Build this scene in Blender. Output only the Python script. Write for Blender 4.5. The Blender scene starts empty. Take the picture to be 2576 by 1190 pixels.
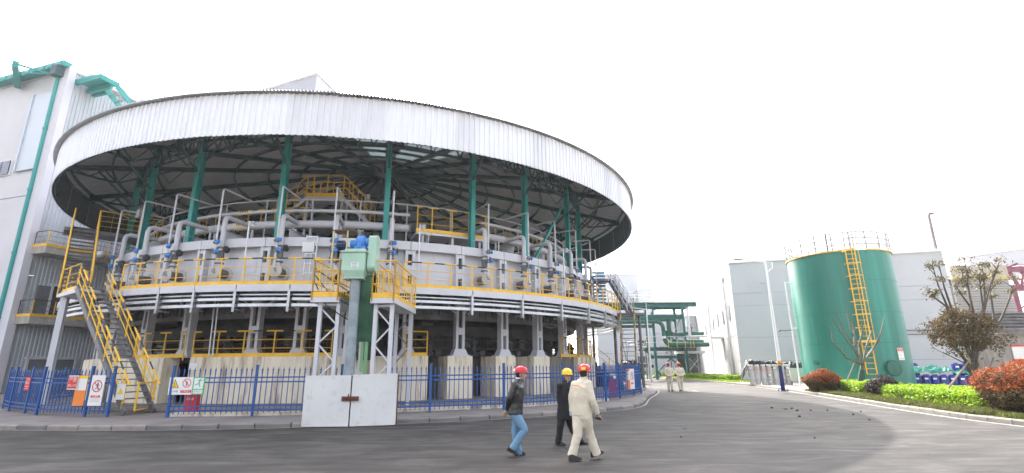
import bpy, math, random
from mathutils import Vector as V, Matrix
random.seed(7)
R_ = math.radians
col = bpy.context.scene.collection
sc = bpy.context.scene
# ------------------------------------------------ camera
F0, CX, CY, HC = 1249.0, 1288.0, 595.0, 1.72
PITCH, ROLL = R_(14.5), R_(0.45)
_f = V((0, math.cos(PITCH), math.sin(PITCH))); _u = V((0, -math.sin(PITCH), math.cos(PITCH))); _r = V((1, 0, 0))
_r2 = _r*math.cos(ROLL) - _u*math.sin(ROLL); _u2 = _u*math.cos(ROLL) + _r*math.sin(ROLL)
cam = bpy.data.cameras.new('camera'); camo = bpy.data.objects.new('camera', cam); col.objects.link(camo)
cam.sensor_width = 36; cam.lens = 36*F0/2576; cam.clip_end = 3000; cam.clip_start = .1
m = Matrix((( _r2.x, _u2.x, -_f.x, 0), (_r2.y, _u2.y, -_f.y, 0), (_r2.z, _u2.z, -_f.z, HC), (0, 0, 0, 1)))
camo.matrix_world = m
sc.camera = camo
# ------------------------------------------------ light
SUN_EL, SUN_AZ = R_(42), R_(-15)          # azimuth measured from +Y towards +X
w = bpy.data.worlds.new('World'); sc.world = w; w.use_nodes = True
nt = w.node_tree; nt.nodes.clear()
sky = nt.nodes.new('ShaderNodeTexSky'); sky.sky_type = 'NISHITA'; sky.sun_disc = False
sky.sun_elevation = SUN_EL; sky.sun_rotation = SUN_AZ; sky.dust_density = 6.0; sky.air_density = 1.0; sky.ozone_density = 1.0
bg = nt.nodes.new('ShaderNodeBackground'); bg.inputs[1].default_value = 0.15
wo = nt.nodes.new('ShaderNodeOutputWorld')
hs = nt.nodes.new('ShaderNodeHueSaturation'); hs.inputs['Saturation'].default_value = .38; nt.links.new(sky.outputs[0], hs.inputs['Color']); nt.links.new(hs.outputs[0], bg.inputs[0]); nt.links.new(bg.outputs[0], wo.inputs[0])
sl = bpy.data.lights.new('sun', 'SUN'); sl.energy = 2.0; sl.angle = R_(0.6); sl.color = (1, .95, .87)
so = bpy.data.objects.new('sun', sl); col.objects.link(so)
sdir = V((math.sin(SUN_AZ)*math.cos(SUN_EL), math.cos(SUN_AZ)*math.cos(SUN_EL), math.sin(SUN_EL)))
so.rotation_euler = sdir.to_track_quat('Z', 'Y').to_euler()
sc.view_settings.view_transform = 'Standard'; sc.view_settings.look = 'None'
sc.view_settings.exposure = 2.38; sc.view_settings.gamma = 1; sc.view_settings.use_curve_mapping = False
sc.render.engine = 'CYCLES'
sc.cycles.max_bounces = 6; sc.cycles.diffuse_bounces = 4

# ------------------------------------------------ materials
MATS = {}
def mat(name, c, rough=.6, metal=0., var=.12, scale=3., stretch=(1, 1, 1), c2=None, c2amt=.5, c2scale=1.5, bump=0., bscale=40., trans=0., emit=None, spec=None, coord='Object', contrast=(.42, .62)):
    if name in MATS: return MATS[name]
    m = bpy.data.materials.new(name); m.use_nodes = True; t = m.node_tree; N = t.nodes; L = t.links
    p = N['Principled BSDF']; p.inputs['Roughness'].default_value = rough; p.inputs['Metallic'].default_value = metal
    if spec is not None: p.inputs['Specular IOR Level'].default_value = spec
    if trans: p.inputs['Transmission Weight'].default_value = trans
    tc = N.new('ShaderNodeTexCoord'); mp = N.new('ShaderNodeMapping'); mp.inputs['Scale'].default_value = stretch
    L.new(tc.outputs[coord], mp.inputs[0])
    n1 = N.new('ShaderNodeTexNoise'); n1.inputs['Scale'].default_value = scale; n1.inputs['Detail'].default_value = 6
    L.new(mp.outputs[0], n1.inputs[0])
    r1 = N.new('ShaderNodeMapRange'); r1.inputs[1].default_value = .25; r1.inputs[2].default_value = .75
    r1.inputs[3].default_value = 1-var; r1.inputs[4].default_value = 1+var; L.new(n1.outputs[0], r1.inputs[0])
    mx = N.new('ShaderNodeMix'); mx.data_type = 'RGBA'; mx.blend_type = 'MULTIPLY'; mx.inputs[0].default_value = 1
    base = (*c, 1)
    if c2:
        n2 = N.new('ShaderNodeTexNoise'); n2.inputs['Scale'].default_value = c2scale; n2.inputs['Detail'].default_value = 8; n2.inputs['Roughness'].default_value = .65
        L.new(mp.outputs[0], n2.inputs[0])
        r2 = N.new('ShaderNodeMapRange'); r2.inputs[1].default_value = contrast[0]; r2.inputs[2].default_value = contrast[1]; r2.inputs[4].default_value = c2amt
        L.new(n2.outputs[0], r2.inputs[0])
        m2 = N.new('ShaderNodeMix'); m2.data_type = 'RGBA'; m2.inputs[6].default_value = base; m2.inputs[7].default_value = (*c2, 1)
        L.new(r2.outputs[0], m2.inputs[0]); L.new(m2.outputs[2], mx.inputs[6])
    else: mx.inputs[6].default_value = base
    L.new(r1.outputs[0], mx.inputs[7]); L.new(mx.outputs[2], p.inputs['Base Color'])
    if rough < .95:
        r3 = N.new('ShaderNodeMapRange'); r3.inputs[3].default_value = max(.02, rough-.1); r3.inputs[4].default_value = min(1, rough+.12)
        L.new(n1.outputs[0], r3.inputs[0]); L.new(r3.outputs[0], p.inputs['Roughness'])
    if bump:
        n3 = N.new('ShaderNodeTexNoise'); n3.inputs['Scale'].default_value = bscale; n3.inputs['Detail'].default_value = 4
        L.new(mp.outputs[0], n3.inputs[0])
        b = N.new('ShaderNodeBump'); b.inputs['Strength'].default_value = bump; b.inputs['Distance'].default_value = .02
        L.new(n3.outputs[0], b.inputs['Height']); L.new(b.outputs[0], p.inputs['Normal'])
    if emit: p.inputs['Emission Color'].default_value = (*emit[:3], 1); p.inputs['Emission Strength'].default_value = emit[3]
    MATS[name] = m; return m
steel = mat('grey_paint_steel', (.57, .565, .60), .42, .0, .06, 1.2, c2=(.36, .33, .34), c2amt=.28, c2scale=2.2, contrast=(.5, .75))
steel_d = mat('dark_grey_steel', (.17, .175, .19), .5, .0, .2, 2, c2=(.10, .08, .07), c2amt=.6)
galv = mat('galvanised_steel', (.52, .53, .55), .35, .55, .15, 4, c2=(.3, .3, .31), c2amt=.5, c2scale=5)
tray_m = mat('tray_galvanised_steel', (.62, .63, .66), .32, .35, .12, 3, c2=(.25, .24, .24), c2amt=.7, c2scale=1.6, contrast=(.5, .72))
yellow = mat('yellow_paint', (.80, .46, .03), .45, 0, .1, 3, c2=(.50, .20, .03), c2amt=.55, c2scale=2.5, contrast=(.52, .75))
black_p = mat('black_paint', (.03, .03, .035), .45, 0, .2, 4)
teal = mat('teal_paint', (.02, .30, .275), .45, 0, .12, 1.5, c2=(.015, .20, .19), c2amt=.4)
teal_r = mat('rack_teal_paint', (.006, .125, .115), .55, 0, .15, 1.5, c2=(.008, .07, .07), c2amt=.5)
teal_s = mat('shade_dulled_teal_paint', (.025, .085, .095), .6, 0, .15, 1.5, c2=(.02, .05, .06), c2amt=.6)  # darker copy of teal with under-roof shade in its colour; also rainwater head
teal_d = mat('dark_green_pipe_paint', (.012, .13, .085), .45, 0, .15, 2, c2=(.01, .07, .05), c2amt=.5)
white_sheet = mat('white_profiled_sheet', (.80, .80, .84), .42, .0, .05, .8, c2=(.66, .65, .67), c2amt=.5, c2scale=1.3, stretch=(1, 1, .25))
grey_sheet = mat('light_grey_profiled_sheet', (.50, .52, .56), .45, .0, .06, .8, c2=(.36, .37, .40), c2amt=.5, c2scale=1.0, stretch=(1, 1, .2))
roof_sheet_m = mat('weathered_roof_sheet', (.42, .41, .42), .5, .1, .1, .7, c2=(.30, .28, .27), c2amt=.5)
concrete = mat('stained_cast_concrete', (.76, .67, .53), .88, 0, .08, 5, stretch=(1.5, 1.5, .22), c2=(.24, .14, .08), c2amt=.8, c2scale=1.9, bump=.35, contrast=(.49, .66))
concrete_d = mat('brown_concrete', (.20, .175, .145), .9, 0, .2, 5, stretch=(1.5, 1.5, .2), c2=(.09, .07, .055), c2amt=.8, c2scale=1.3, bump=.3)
dark_in = mat('dark_interior_shade_steel', (.045, .045, .05), .7, 0, .3, 2, c2=(.09, .085, .08), c2amt=.6)  # near-black steel; also puts recess shade into slots, doorways and openings
fence_m = mat('blue_fence_paint', (.012, .085, .31), .4, 0, .12, 5, c2=(.01, .045, .15), c2amt=.5)
white_p = mat('white_paint', (.78, .77, .76), .5, 0, .05, 2, c2=(.62, .60, .58), c2amt=.45, c2scale=4, contrast=(.55, .8))
rust = mat('rusty_steel', (.12, .04, .025), .8, 0, .3, 8)
red_p = mat('red_paint', (.55, .02, .02), .4, 0, .08, 3)
rubber = mat('black_rubber', (.02, .02, .02), .8, 0, .1, 4)

# ------------------------------------------------ mesh builder
class B:
    def __init__(s): s.v = []; s.f = []; s.sm = False
    def add(s, vs, fs):
        o = len(s.v); s.v += [tuple(v) for v in vs]; s.f += [tuple(i+o for i in f) for f in fs]; return s
    def box(s, c, sz, ax=None):
        c = V(c); hx, hy, hz = sz[0]/2, sz[1]/2, sz[2]/2
        A = ax or (V((1, 0, 0)), V((0, 1, 0)), V((0, 0, 1)))
        vs = [c + A[0]*x*hx + A[1]*y*hy + A[2]*z*hz for z in (-1, 1) for y in (-1, 1) for x in (-1, 1)]
        return s.add(vs, [(0, 2, 3, 1), (4, 5, 7, 6), (0, 1, 5, 4), (2, 6, 7, 3), (0, 4, 6, 2), (1, 3, 7, 5)])
    def bar(s, a, b, w, h, up=(0, 0, 1)):
        a, b = V(a), V(b); d = b-a; l = d.length
        if l < 1e-6: return s
        d.normalize(); up = V(up)
        if abs(d.dot(up)) > .97: up = V((1, 0, 0)) if abs(d.x) < .9 else V((0, 1, 0))
        x = d.cross(up).normalized(); z = x.cross(d)
        return s.box((a+b)/2, (w, l, h), (x, d, z))
    def ibeam(s, a, b, w, h, t=.02, up=(0, 0, 1)):
        a, b = V(a), V(b); d = (b-a).normalized(); up = V(up)
        if abs(d.dot(up)) > .97: up = V((1, 0, 0))
        x = d.cross(up).normalized(); z = x.cross(d)
        s.bar(a, b, t, h-2*t, z); s.bar(a+z*(h-t)/2, b+z*(h-t)/2, w, t, z); s.bar(a-z*(h-t)/2, b-z*(h-t)/2, w, t, z); return s
    def tube(s, a, b, r, n=8, r2=None, cap=True):
        return s.path([a, b], [r, r if r2 is None else r2], n, cap)
    def path(s, pts, r, n=8, cap=True):
        pts = [V(p) for p in pts]; k = len(pts)
        rs = r if isinstance(r, (list, tuple)) else [r]*k
        base = len(s.v); prev = None
        for i, p in enumerate(pts):
            d = (pts[min(i+1, k-1)] - pts[max(i-1, 0)]).normalized()
            if prev is None:
                x = d.cross(V((0, 0, 1)))
                if x.length < .05: x = d.cross(V((1, 0, 0)))
            else: x = prev - d*prev.dot(d)
            if x.length < 1e-4: x = d.orthogonal()
            x.normalize(); y = d.cross(x); prev = x
            rr = rs[i]
            ra, rb = rr if isinstance(rr, (list, tuple)) else (rr, rr)
            s.v += [tuple(p + x*ra*math.cos(2*math.pi*j/n) + y*rb*math.sin(2*math.pi*j/n)) for j in range(n)]
        for i in range(k-1):
            for j in range(n):
                a = base+i*n+j; b_ = base+i*n+(j+1) % n
                s.f.append((a, b_, b_+n, a+n))
        if cap:
            s.f.append(tuple(base+j for j in range(n))[::-1]); s.f.append(tuple(base+(k-1)*n+j for j in range(n)))
        return s
    def lathe(s, c, prof, n=16, ax=(0, 0, 1)):
        ax = V(ax).normalized(); x = ax.orthogonal().normalized(); y = ax.cross(x); c = V(c); base = len(s.v)
        for r, z in prof: s.v += [tuple(c+ax*z+x*r*math.cos(2*math.pi*j/n)+y*r*math.sin(2*math.pi*j/n)) for j in range(n)]
        for i in range(len(prof)-1):
            for j in range(n):
                a = base+i*n+j; b_ = base+i*n+(j+1) % n; s.f.append((a, b_, b_+n, a+n))
        if prof[0][0] > .001: s.f.append(tuple(base+j for j in range(n))[::-1])
        if prof[-1][0] > .001: s.f.append(tuple(base+(len(prof)-1)*n+j for j in range(n)))
        return s
    def arc(s, C, prof, t0, t1, step=3., closed=True, cap=True):
        """sweep the (radius, z) profile about C from t0 to t1 degrees"""
        n = max(1, int(abs(t1-t0)/step+.5)); k = len(prof); base = len(s.v)
        full = abs(abs(t1-t0)-360) < 1e-6
        for i in range(n+1 if not full else n):
            t = R_(t0+(t1-t0)*i/n); c, sn = math.cos(t), math.sin(t)
            s.v += [(C[0]+r*c, C[1]+r*sn, z) for r, z in prof]
        for i in range(n):
            for j in range(k if closed else k-1):
                a = base+i*k+j; b_ = base+i*k+(j+1) % k
                ni = (i+1) % n if full else i+1
                c_ = base+ni*k+(j+1) % k; d_ = base+ni*k+j
                s.f.append((a, b_, c_, d_))
        if closed and cap and not full and k > 2:
            s.f.append(tuple(base+j for j in range(k))[::-1]); s.f.append(tuple(base+n*k+j for j in range(k)))
        return s
    def ring_tube(s, C, R, z, r, t0, t1, n=10, step=3.):
        return s.arc(C, [(R+r*math.cos(2*math.pi*j/n), z+r*math.sin(2*math.pi*j/n)) for j in range(n)], t0, t1, step)
    def prism(s, poly, z0, z1):
        n = len(poly)
        return s.add([(x, y, z0) for x, y in poly]+[(x, y, z1) for x, y in poly],
              [tuple(range(n))[::-1], tuple(range(n, 2*n))]+[(i, (i+1) % n, n+(i+1) % n, n+i) for i in range(n)])
    def ell(s, c, r, ax=None, nu=14, nv=9):
        A = ax or (V((1, 0, 0)), V((0, 1, 0)), V((0, 0, 1))); c = V(c); base = len(s.v)
        for i in range(nv+1):
            ph = math.pi*i/nv; zz = -math.cos(ph); rr = max(math.sin(ph), .02)
            s.v += [tuple(c+A[0]*r[0]*rr*math.cos(2*math.pi*j/nu)+A[1]*r[1]*rr*math.sin(2*math.pi*j/nu)+A[2]*r[2]*zz) for j in range(nu)]
        for i in range(nv):
            for j in range(nu):
                a = base+i*nu+j; b_ = base+i*nu+(j+1) % nu; s.f.append((a, b_, b_+nu, a+nu))
        s.f.append(tuple(base+j for j in range(nu))[::-1]); s.f.append(tuple(base+nv*nu+j for j in range(nu)))
        return s
ORG = {}
def org(o):
    while o is not None:
        if o.name in ORG: return ORG[o.name]
        o = o.parent
    return V((0, 0, 0))
def mesh(name, b, m, off=None, smooth=False):
    me = bpy.data.meshes.new(name)
    vs = b.v if off is None or off.length == 0 else [(x-off.x, y-off.y, z-off.z) for x, y, z in b.v]
    me.from_pydata(vs, [], b.f); me.materials.append(m)
    if smooth:
        me.polygons.foreach_set('use_smooth', [True]*len(me.polygons))
        try: me.set_sharp_from_angle(angle=R_(40))
        except Exception: pass
    me.update(); return me
def tag(o, label=None, cat=None, group=None, kind=None):
    if label: o['label'] = label
    if cat: o['category'] = cat
    if group: o['group'] = group
    if kind: o['kind'] = kind
    return o
def obj(name, b, m, parent=None, smooth=False, label=None, cat=None, group=None, kind=None, base=None):
    off = org(parent) if parent is not None else (V(base) if base is not None else V((0, 0, 0)))
    me = mesh(name, b, m, off, smooth)
    o = bpy.data.objects.new(name, me); col.objects.link(o); o.parent = parent
    if parent is None and base is not None: o.location = V(base); ORG[o.name] = V(base)
    return tag(o, label, cat, group, kind)
def thing(name, label, cat, loc=(0, 0, 0), group=None, local=False):
    o = bpy.data.objects.new(name, None); col.objects.link(o); o.empty_display_size = .3
    o.location = V(loc); ORG[o.name] = V((0, 0, 0)) if local else V(loc)
    return tag(o, label, cat, group)
def inst(name, me, parent, loc, rz=0., rot=None, scale=None):
    """one more piece that shares mesh data; loc in the thing's frame coordinates (world for world-laid things)"""
    o = bpy.data.objects.new(name, me); col.objects.link(o); o.parent = parent
    o.location = V(loc)-(org(parent) if parent is not None else V((0, 0, 0)))
    o.rotation_euler = rot if rot else (0, 0, rz)
    if scale: o.scale = scale
    return o
KIDS = {}
def dup(root, loc=None, rz=None, label=None):
    r = root.copy(); col.objects.link(r)
    if loc is not None: r.location = V(loc)
    if rz is not None: r.rotation_euler = (0, 0, rz)
    if label: r['label'] = label
    for ch in list(root.children):
        c = ch.copy(); col.objects.link(c); c.parent = r
        for g in list(ch.children):
            d = g.copy(); col.objects.link(d); d.parent = c
    return r
# ------------------------------------------------ places read off the photograph, as real points in space
CAM = V((0, 0, HC))
def ray(x, y): return _f + _r2*((x-CX)/F0) - _u2*((y-CY)/F0)
def gnd(x, y, z=0.):
    d = ray(x, y); return CAM + d*((z-HC)/d.z)
def atY(x, y, Y):
    d = ray(x, y); return CAM + d*(Y/d.y)
CC = V((-10.6, 38.9, 0))
def th(x, y, R):
    d = ray(x, y); a = d.x**2+d.y**2; b = -2*(CC.x*d.x+CC.y*d.y); c = CC.x**2+CC.y**2-R*R
    D = b*b-4*a*c; t = (-b-math.sqrt(max(D, 0)))/2/a; p = CAM+d*t
    return math.degrees(math.atan2(p.y-CC.y, p.x-CC.x))
def P(t, R, z=0.):
    t = R_(t); return V((CC.x+R*math.cos(t), CC.y+R*math.sin(t), z))
UP = V((0, 0, 1))
# ================================================ THE SETTING: ground, road, pavements, kerbs
asphalt = mat('asphalt', (.029, .0255, .0235), .82, 0, .32, 14, stretch=(1, 1, 1), c2=(.050, .045, .043), c2amt=.9, c2scale=.8, bump=.5, bscale=60, contrast=(.44, .66))
def _streak(m):
    # long dusty tyre and sweep streaks laid over the asphalt colour
    t = m.node_tree; N = t.nodes; L = t.links; p = N['Principled BSDF']; src = p.inputs['Base Color'].links[0].from_socket
    tc = N.new('ShaderNodeTexCoord'); wv = N.new('ShaderNodeTexNoise'); mp = N.new('ShaderNodeMapping')
    mp.inputs['Rotation'].default_value = (0, 0, R_(-12)); mp.inputs['Scale'].default_value = (.36, .95, 1)
    wv.inputs['Scale'].default_value = 1.0; wv.inputs['Detail'].default_value = 9; wv.inputs['Roughness'].default_value = .6; wv.inputs['Distortion'].default_value = 1.8
    L.new(tc.outputs['Object'], mp.inputs[0]); L.new(mp.outputs[0], wv.inputs[0])
    r = N.new('ShaderNodeMapRange'); r.inputs[1].default_value = .40; r.inputs[2].default_value = .64; r.inputs[3].default_value = .50; r.inputs[4].default_value = 1.6
    L.new(wv.outputs[0], r.inputs[0]); mx = N.new('ShaderNodeMix'); mx.data_type = 'RGBA'; mx.blend_type = 'MULTIPLY'; mx.inputs[0].default_value = 1
    w2 = N.new('ShaderNodeTexNoise'); mp2 = N.new('ShaderNodeMapping'); mp2.inputs['Rotation'].default_value = (0, 0, R_(8)); mp2.inputs['Scale'].default_value = (.5, 5.5, 1)
    w2.inputs['Scale'].default_value = 1.0; w2.inputs['Detail'].default_value = 8; w2.inputs['Distortion'].default_value = 1.2; L.new(tc.outputs['Object'], mp2.inputs[0]); L.new(mp2.outputs[0], w2.inputs[0])
    rb = N.new('ShaderNodeMapRange'); rb.inputs[1].default_value = .36; rb.inputs[2].default_value = .52; rb.inputs[3].default_value = .55; rb.inputs[4].default_value = 1.08; L.new(w2.outputs[0], rb.inputs[0])
    mm = N.new('ShaderNodeMath'); mm.operation = 'MULTIPLY'; L.new(r.outputs[0], mm.inputs[0]); L.new(rb.outputs[0], mm.inputs[1]); L.new(src, mx.inputs[6]); L.new(mm.outputs[0], mx.inputs[7])
    # brown dust patches
    n = N.new('ShaderNodeTexNoise'); n.inputs['Scale'].default_value = .16; n.inputs['Detail'].default_value = 4; L.new(tc.outputs['Object'], n.inputs[0])
    r2 = N.new('ShaderNodeMapRange'); r2.inputs[1].default_value = .45; r2.inputs[2].default_value = .65; r2.inputs[4].default_value = .55; L.new(n.outputs[0], r2.inputs[0])
    m2 = N.new('ShaderNodeMix'); m2.data_type = 'RGBA'; m2.blend_type = 'MULTIPLY'; m2.inputs[7].default_value = (1.0, .86, .78, 1)
    L.new(r2.outputs[0], m2.inputs[0]); L.new(mx.outputs[2], m2.inputs[6]); L.new(m2.outputs[2], p.inputs['Base Color'])
_streak(asphalt)
pave = mat('pavement_concrete', (.20, .18, .175), .85, 0, .12, 5, c2=(.13, .105, .095), c2amt=.7, c2scale=.6, bump=.2)
earth = mat('bare_ground', (.24, .22, .19), .95, 0, .2, .5)
kerb_d = mat('worn_dark_kerb', (.20, .185, .175), .85, 0, .25, 3, c2=(.10, .09, .085), c2amt=.6, bump=.3)
kerb_l = mat('pale_kerb_stone', (.21, .195, .17), .8, 0, .15, 3, c2=(.14, .125, .105), c2amt=.6, bump=.2)
linep = mat('worn_white_line', (.36, .35, .33), .7, 0, .15, 6, c2=(.12, .11, .10), c2amt=.7, c2scale=5)
g = B(); g.box((0, 300, -.24), (900, 900, .4)); obj('ground', g, earth, kind='structure')
def crom(pts, n=8):
    out = []
    for i in range(len(pts)-1):
        p0, p1, p2, p3 = [V((*pts[max(0, min(len(pts)-1, j))][:2], 0)) for j in (i-1, i, i+1, i+2)]
        for k in range(n):
            t = k/n; out.append(.5*((2*p1)+(p2-p0)*t+(2*p0-5*p1+4*p2-p3)*t*t+(3*p1-p0-3*p2+p3)*t**3))
    out.append(V((*pts[-1][:2], 0))); return out
KR = crom([(17, -6), (15.6, 3), (14.5, 9), (13.95, 14.4), (14.15, 17.5), (14.95, 21.6), (16.0, 26.5), (17.3, 32.5), (18.2, 38.5), (18.5, 45), (18.3, 56), (18.0, 66), (18, 100), (18, 200)])
def resample(pl, d):
    out = [pl[0]]; acc = 0; 
    for a, b in zip(pl, pl[1:]):
        l = (b-a).length; pos = 0
        while acc+l-pos >= d:
            pos += d-acc; acc = 0; out.append(a+(b-a)*(pos/l))
        acc += l-pos
    return out
rd = B(); poly = [(p.x, p.y) for p in KR]+[(-90, 200), (-90, -6)]
rd.add([(x, y, 0) for x, y in poly], [tuple(range(len(poly)))]); obj('road', rd, asphalt, kind='structure')
ktab = [(-175, 23.9), (-50, 23.8), (-45, 23.0), (-40, 21.95), (-35, 21.3), (-29, 20.85), (-20, 20.6), (70, 20.6)]
def kr0(t):
    for (a, r), (b, q) in zip(ktab, ktab[1:]):
        if t <= b: return r+(q-r)*(t-a)/(b-a)
    return 20.6
def kr(t): return sum(kr0(t+d) for d in (-4, -3, -2, -1, 0, 1, 2, 3, 4))/9
pv = B(); pl = [P(t, kr(t)-.16) for t in range(-172, 66, 2)]
pv.prism([(p.x, p.y) for p in pl], -.03, .125); obj('pavement', pv, pave, kind='structure')
ysl = mat('stained_yard_slab', (.20, .18, .165), .9, 0, .2, 2, c2=(.08, .07, .06), c2amt=.7)
yd = B(); yd.arc(CC, [(19.9, .10), (19.9, .20), (.5, .20), (.5, .10)], 0, 360, 4); obj('yard_slab', yd, ysl, kind='structure')
ek = bpy.data.objects.new('kerb', None); col.objects.link(ek); ek['kind'] = 'structure'; ORG['kerb'] = V((0, 0, 0))
def stone_mesh(L, wd, h, m, nm='kerb_stone', rnd=.012):
    b = B(); hl = L/2-.012
    pr = [(-wd/2, -.1), (wd/2, -.1), (wd/2, h-.03), (wd/2-.03, h), (-wd/2, h)]
    vs = [(x, -hl, z) for x, z in pr]+[(x, hl, z) for x, z in pr]; n = 5
    b.add(vs, [tuple(range(n)), tuple(range(n, 2*n))[::-1]]+[(i, n+i, n+(i+1) % n, (i+1) % n) for i in range(n)])
    return mesh(nm, b, m)
ks = [stone_mesh(.99, .15, .135, kerb_d), stone_mesh(.99, .15, .128, mat('lighter_worn_kerb', (.25, .215, .195), .85, 0, .2, 3))]
a = -150.
while a < -8:
    r = kr(a)-.08; dt = math.degrees(1.0/r); q = P(a, r); q2 = P(a+dt, kr(a+dt)-.08); d = q2-q
    inst('kerb_stone', ks[0 if random.random() < .6 else 1], ek, (q+q2)/2+V((0, 0, random.uniform(-.006, .004))), math.atan2(d.y, d.x)-math.pi/2+random.uniform(-.01, .01))
    a += dt
kl = [stone_mesh(.75, .16, .15, kerb_l), stone_mesh(.75, .16, .145, mat('greyer_kerb_stone', (.165, .155, .14), .85, 0, .2, 3))]
KS = resample(KR, .75)
for q, q2 in zip(KS[8:], KS[9:]):
    if q.y > 80: break
    d = q2-q; nr = V((d.y, -d.x, 0)).normalized()
    inst('kerb_stone', kl[random.random() < .3], ek, (q+q2)/2+nr*.08+V((0, 0, random.uniform(-.008, .006))), math.atan2(d.y, d.x)+math.pi/2+random.uniform(-.008, .008))
# painted edge lines
ln = B()
for a in range(-150, -4, 1):
    for b_ in (0,):
        p = [P(a, kr(a)+.06), P(a, kr(a)+.13), P(a+1, kr(a+1)+.13), P(a+1, kr(a+1)+.06)]
        ln.add([(v.x, v.y, .004) for v in p], [(0, 1, 2, 3)])
for q, q2 in zip(KS, KS[1:]):
    if q2.y > 120: break
    d = (q2-q).normalized(); nr = V((-d.y, d.x, 0))
    ln.add([q+nr*.1+UP*.004, q+nr*.24+UP*.004, q2+nr*.24+UP*.004, q2+nr*.1+UP*.004], [(0, 1, 2, 3)])
p = gnd(1738, 982); ln.add([p+V((0, 0, .004)), p+V((.15, 0, .004)), gnd(1763, 986)+V((0, .15, .004)), gnd(1763, 986)+V((0, 0, .004))], [(0, 1, 2, 3)])
obj('road_marking', ln, linep, kind='structure')
# verge beyond the right kerb: paved strip, soil and grass
def off(pl, d):
    out = []
    for i, p in enumerate(pl):
        t = (pl[min(i+1, len(pl)-1)]-pl[max(i-1, 0)]).normalized(); out.append(p+V((t.y, -t.x, 0))*d)
    return out
K2 = resample(KR, 1.0)
def strip(y0, y1, d0, d1, z):
    seg = [p for p in K2 if y0 <= p.y <= y1]; A = off(seg, d0); Bq = off(seg, d1); b = B()
    for i in range(len(seg)-1): b.add([A[i]+UP*z, Bq[i]+UP*z, Bq[i+1]+UP*z, A[i+1]+UP*z], [(0, 1, 2, 3)])
    return b, A, Bq
fp = mat('pale_paving', (.33, .295, .265), .85, 0, .1, 2, c2=(.36, .30, .25), c2amt=.5, bump=.15)
b, _, _ = strip(-6, 199, .16, 26, .10); b_low = b
obj('footpath', b, fp, kind='structure')
soil = mat('planting_soil', (.10, .085, .05), .95, 0, .3, 5)
b, _, _ = strip(-6, 31.6, .165, 5.2, .115); obj('verge_soil', b, soil, kind='structure')
b, _, _ = strip(44.5, 96, .165, 3.4, .115); obj('far_verge_soil', b, soil, kind='structure')

# ================================================ THE ROUND FURNACE
fur = thing('ring_furnace', 'large grey circular steel furnace on legs, with a round walkway deck and cable trays', 'furnace', CC)
ST = [-135, -124, -113.4, -104.6, -93, -81.5, -69.8, -60.9, -52, -43, -33.5, -24.5, -15, -4, 8]
def prof(r0, r1, z0, z1): return [(r0, z0), (r1, z0), (r1, z1), (r0, z1)]
for a, b_ in zip(ST, ST[1:]):
    b = B(); b.arc(CC, prof(16.0, 16.15, 5.0, 7.2), a, b_, 2); o = obj('shell_panel', b, steel, fur)
    s_ = B(); s_.arc(CC, prof(16.15, 16.165, 5.95, 6.85), a+2.1, b_-1.9, 2); obj('seam_plate', s_, steel, o)
    b = B(); b.arc(CC, prof(15.85, 16.52, 7.14, 7.56), a+.05, b_-.05, 2); obj('top_flange', b, steel, fur)
b = B(); b.arc(CC, prof(15.6, 16.1, 4.8, 7.5), 8, 225, 4); obj('rear_shell', b, steel, fur)
b = B(); b.arc(CC, prof(9.0, 15.85, 7.3, 7.45), 0, 360, 5); obj('top_cover', b, steel_d, fur)
sb = B()
for y in (-.17, .17): sb.box((.13, y, 6.1), (.34, .13, 2.1))
sb.box((.03, 0, 6.1), (.06, .22, 2.1))
sb.box((.22, 0, 6.15), (.10, .21, .50)); sb.box((.22, 0, 7.05), (.10, .21, .2)); sb.box((.22, 0, 5.1), (.1, .21, .12))
sme = mesh('stiffener', sb, steel)
dk = B(); dk.box((.065, 0, 6.1), (.012, .2, 2.06)); dme = mesh('slot_backing', dk, dark_in)
gb = B(); gb.ibeam((-.1, 0, 7.8), (-3.6, 0, 7.8), .22, .48, .02); gme = mesh('roof_beam', gb, steel)
for a in ST:
    o = inst('stiffener', sme, fur, P(a, 16.15), R_(a)); ORG[o.name] = V((0, 0, 0))
    k = bpy.data.objects.new('slot_backing', dme); col.objects.link(k); k.parent = o
    inst('roof_beam', gme, fur, P(a+3.2, 16.3), R_(a))
b = B(); b.arc(CC, prof(16.15, 18.4, 4.92, 5.04), -140, 20, 3); obj('walkway_deck', b, steel_d, fur)
HG = [-118, -110.5, -103.8, -98.4, -92.7, -85.8, -78.2, -70.3, -61.6, -53.0, -44.4, -36.2, -28.7, -23, -15, -6]
for a, b_ in zip([-140]+HG, HG+[20]):
    b = B(); b.arc(CC, prof(18.38, 18.46, 4.76, 5.05), a+.07, b_-.07, 1.5); obj('edge_beam', b, steel, fur)
    for z, h, r in ((4.64, .05, 18.3), (4.45, .11, 18.36), (4.2, .12, 18.36)):
        b = B(); b.arc(CC, prof(r-.22, r, z-h/2, z+h/2), a+.3, b_-.05, 1.5); obj('cable_tray', b, tray_m, fur)
hb = B(); hb.box((0, -.05, 4.38), (.16, .025, .92)); hb.box((.08, -.01, 4.38), (.015, .10, .92)); hb.box((-.25, 0, 4.03), (.6, .06, .06)); hb.box((-.25, 0, 4.33), (.6, .05, .04))
hme = mesh('tray_hanger', hb, galv)
for a in HG: inst('tray_hanger', hme, fur, P(a, 18.40), R_(a))
cb = B(); cb.bar((0, 0, 4.82), (-2.3, 0, 4.82), .12, .18); cme = mesh('deck_bracket', cb, steel_d)
for a in range(-138, 14, 4): inst('deck_bracket', cme, fur, P(a, 18.35), R_(a))
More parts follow.
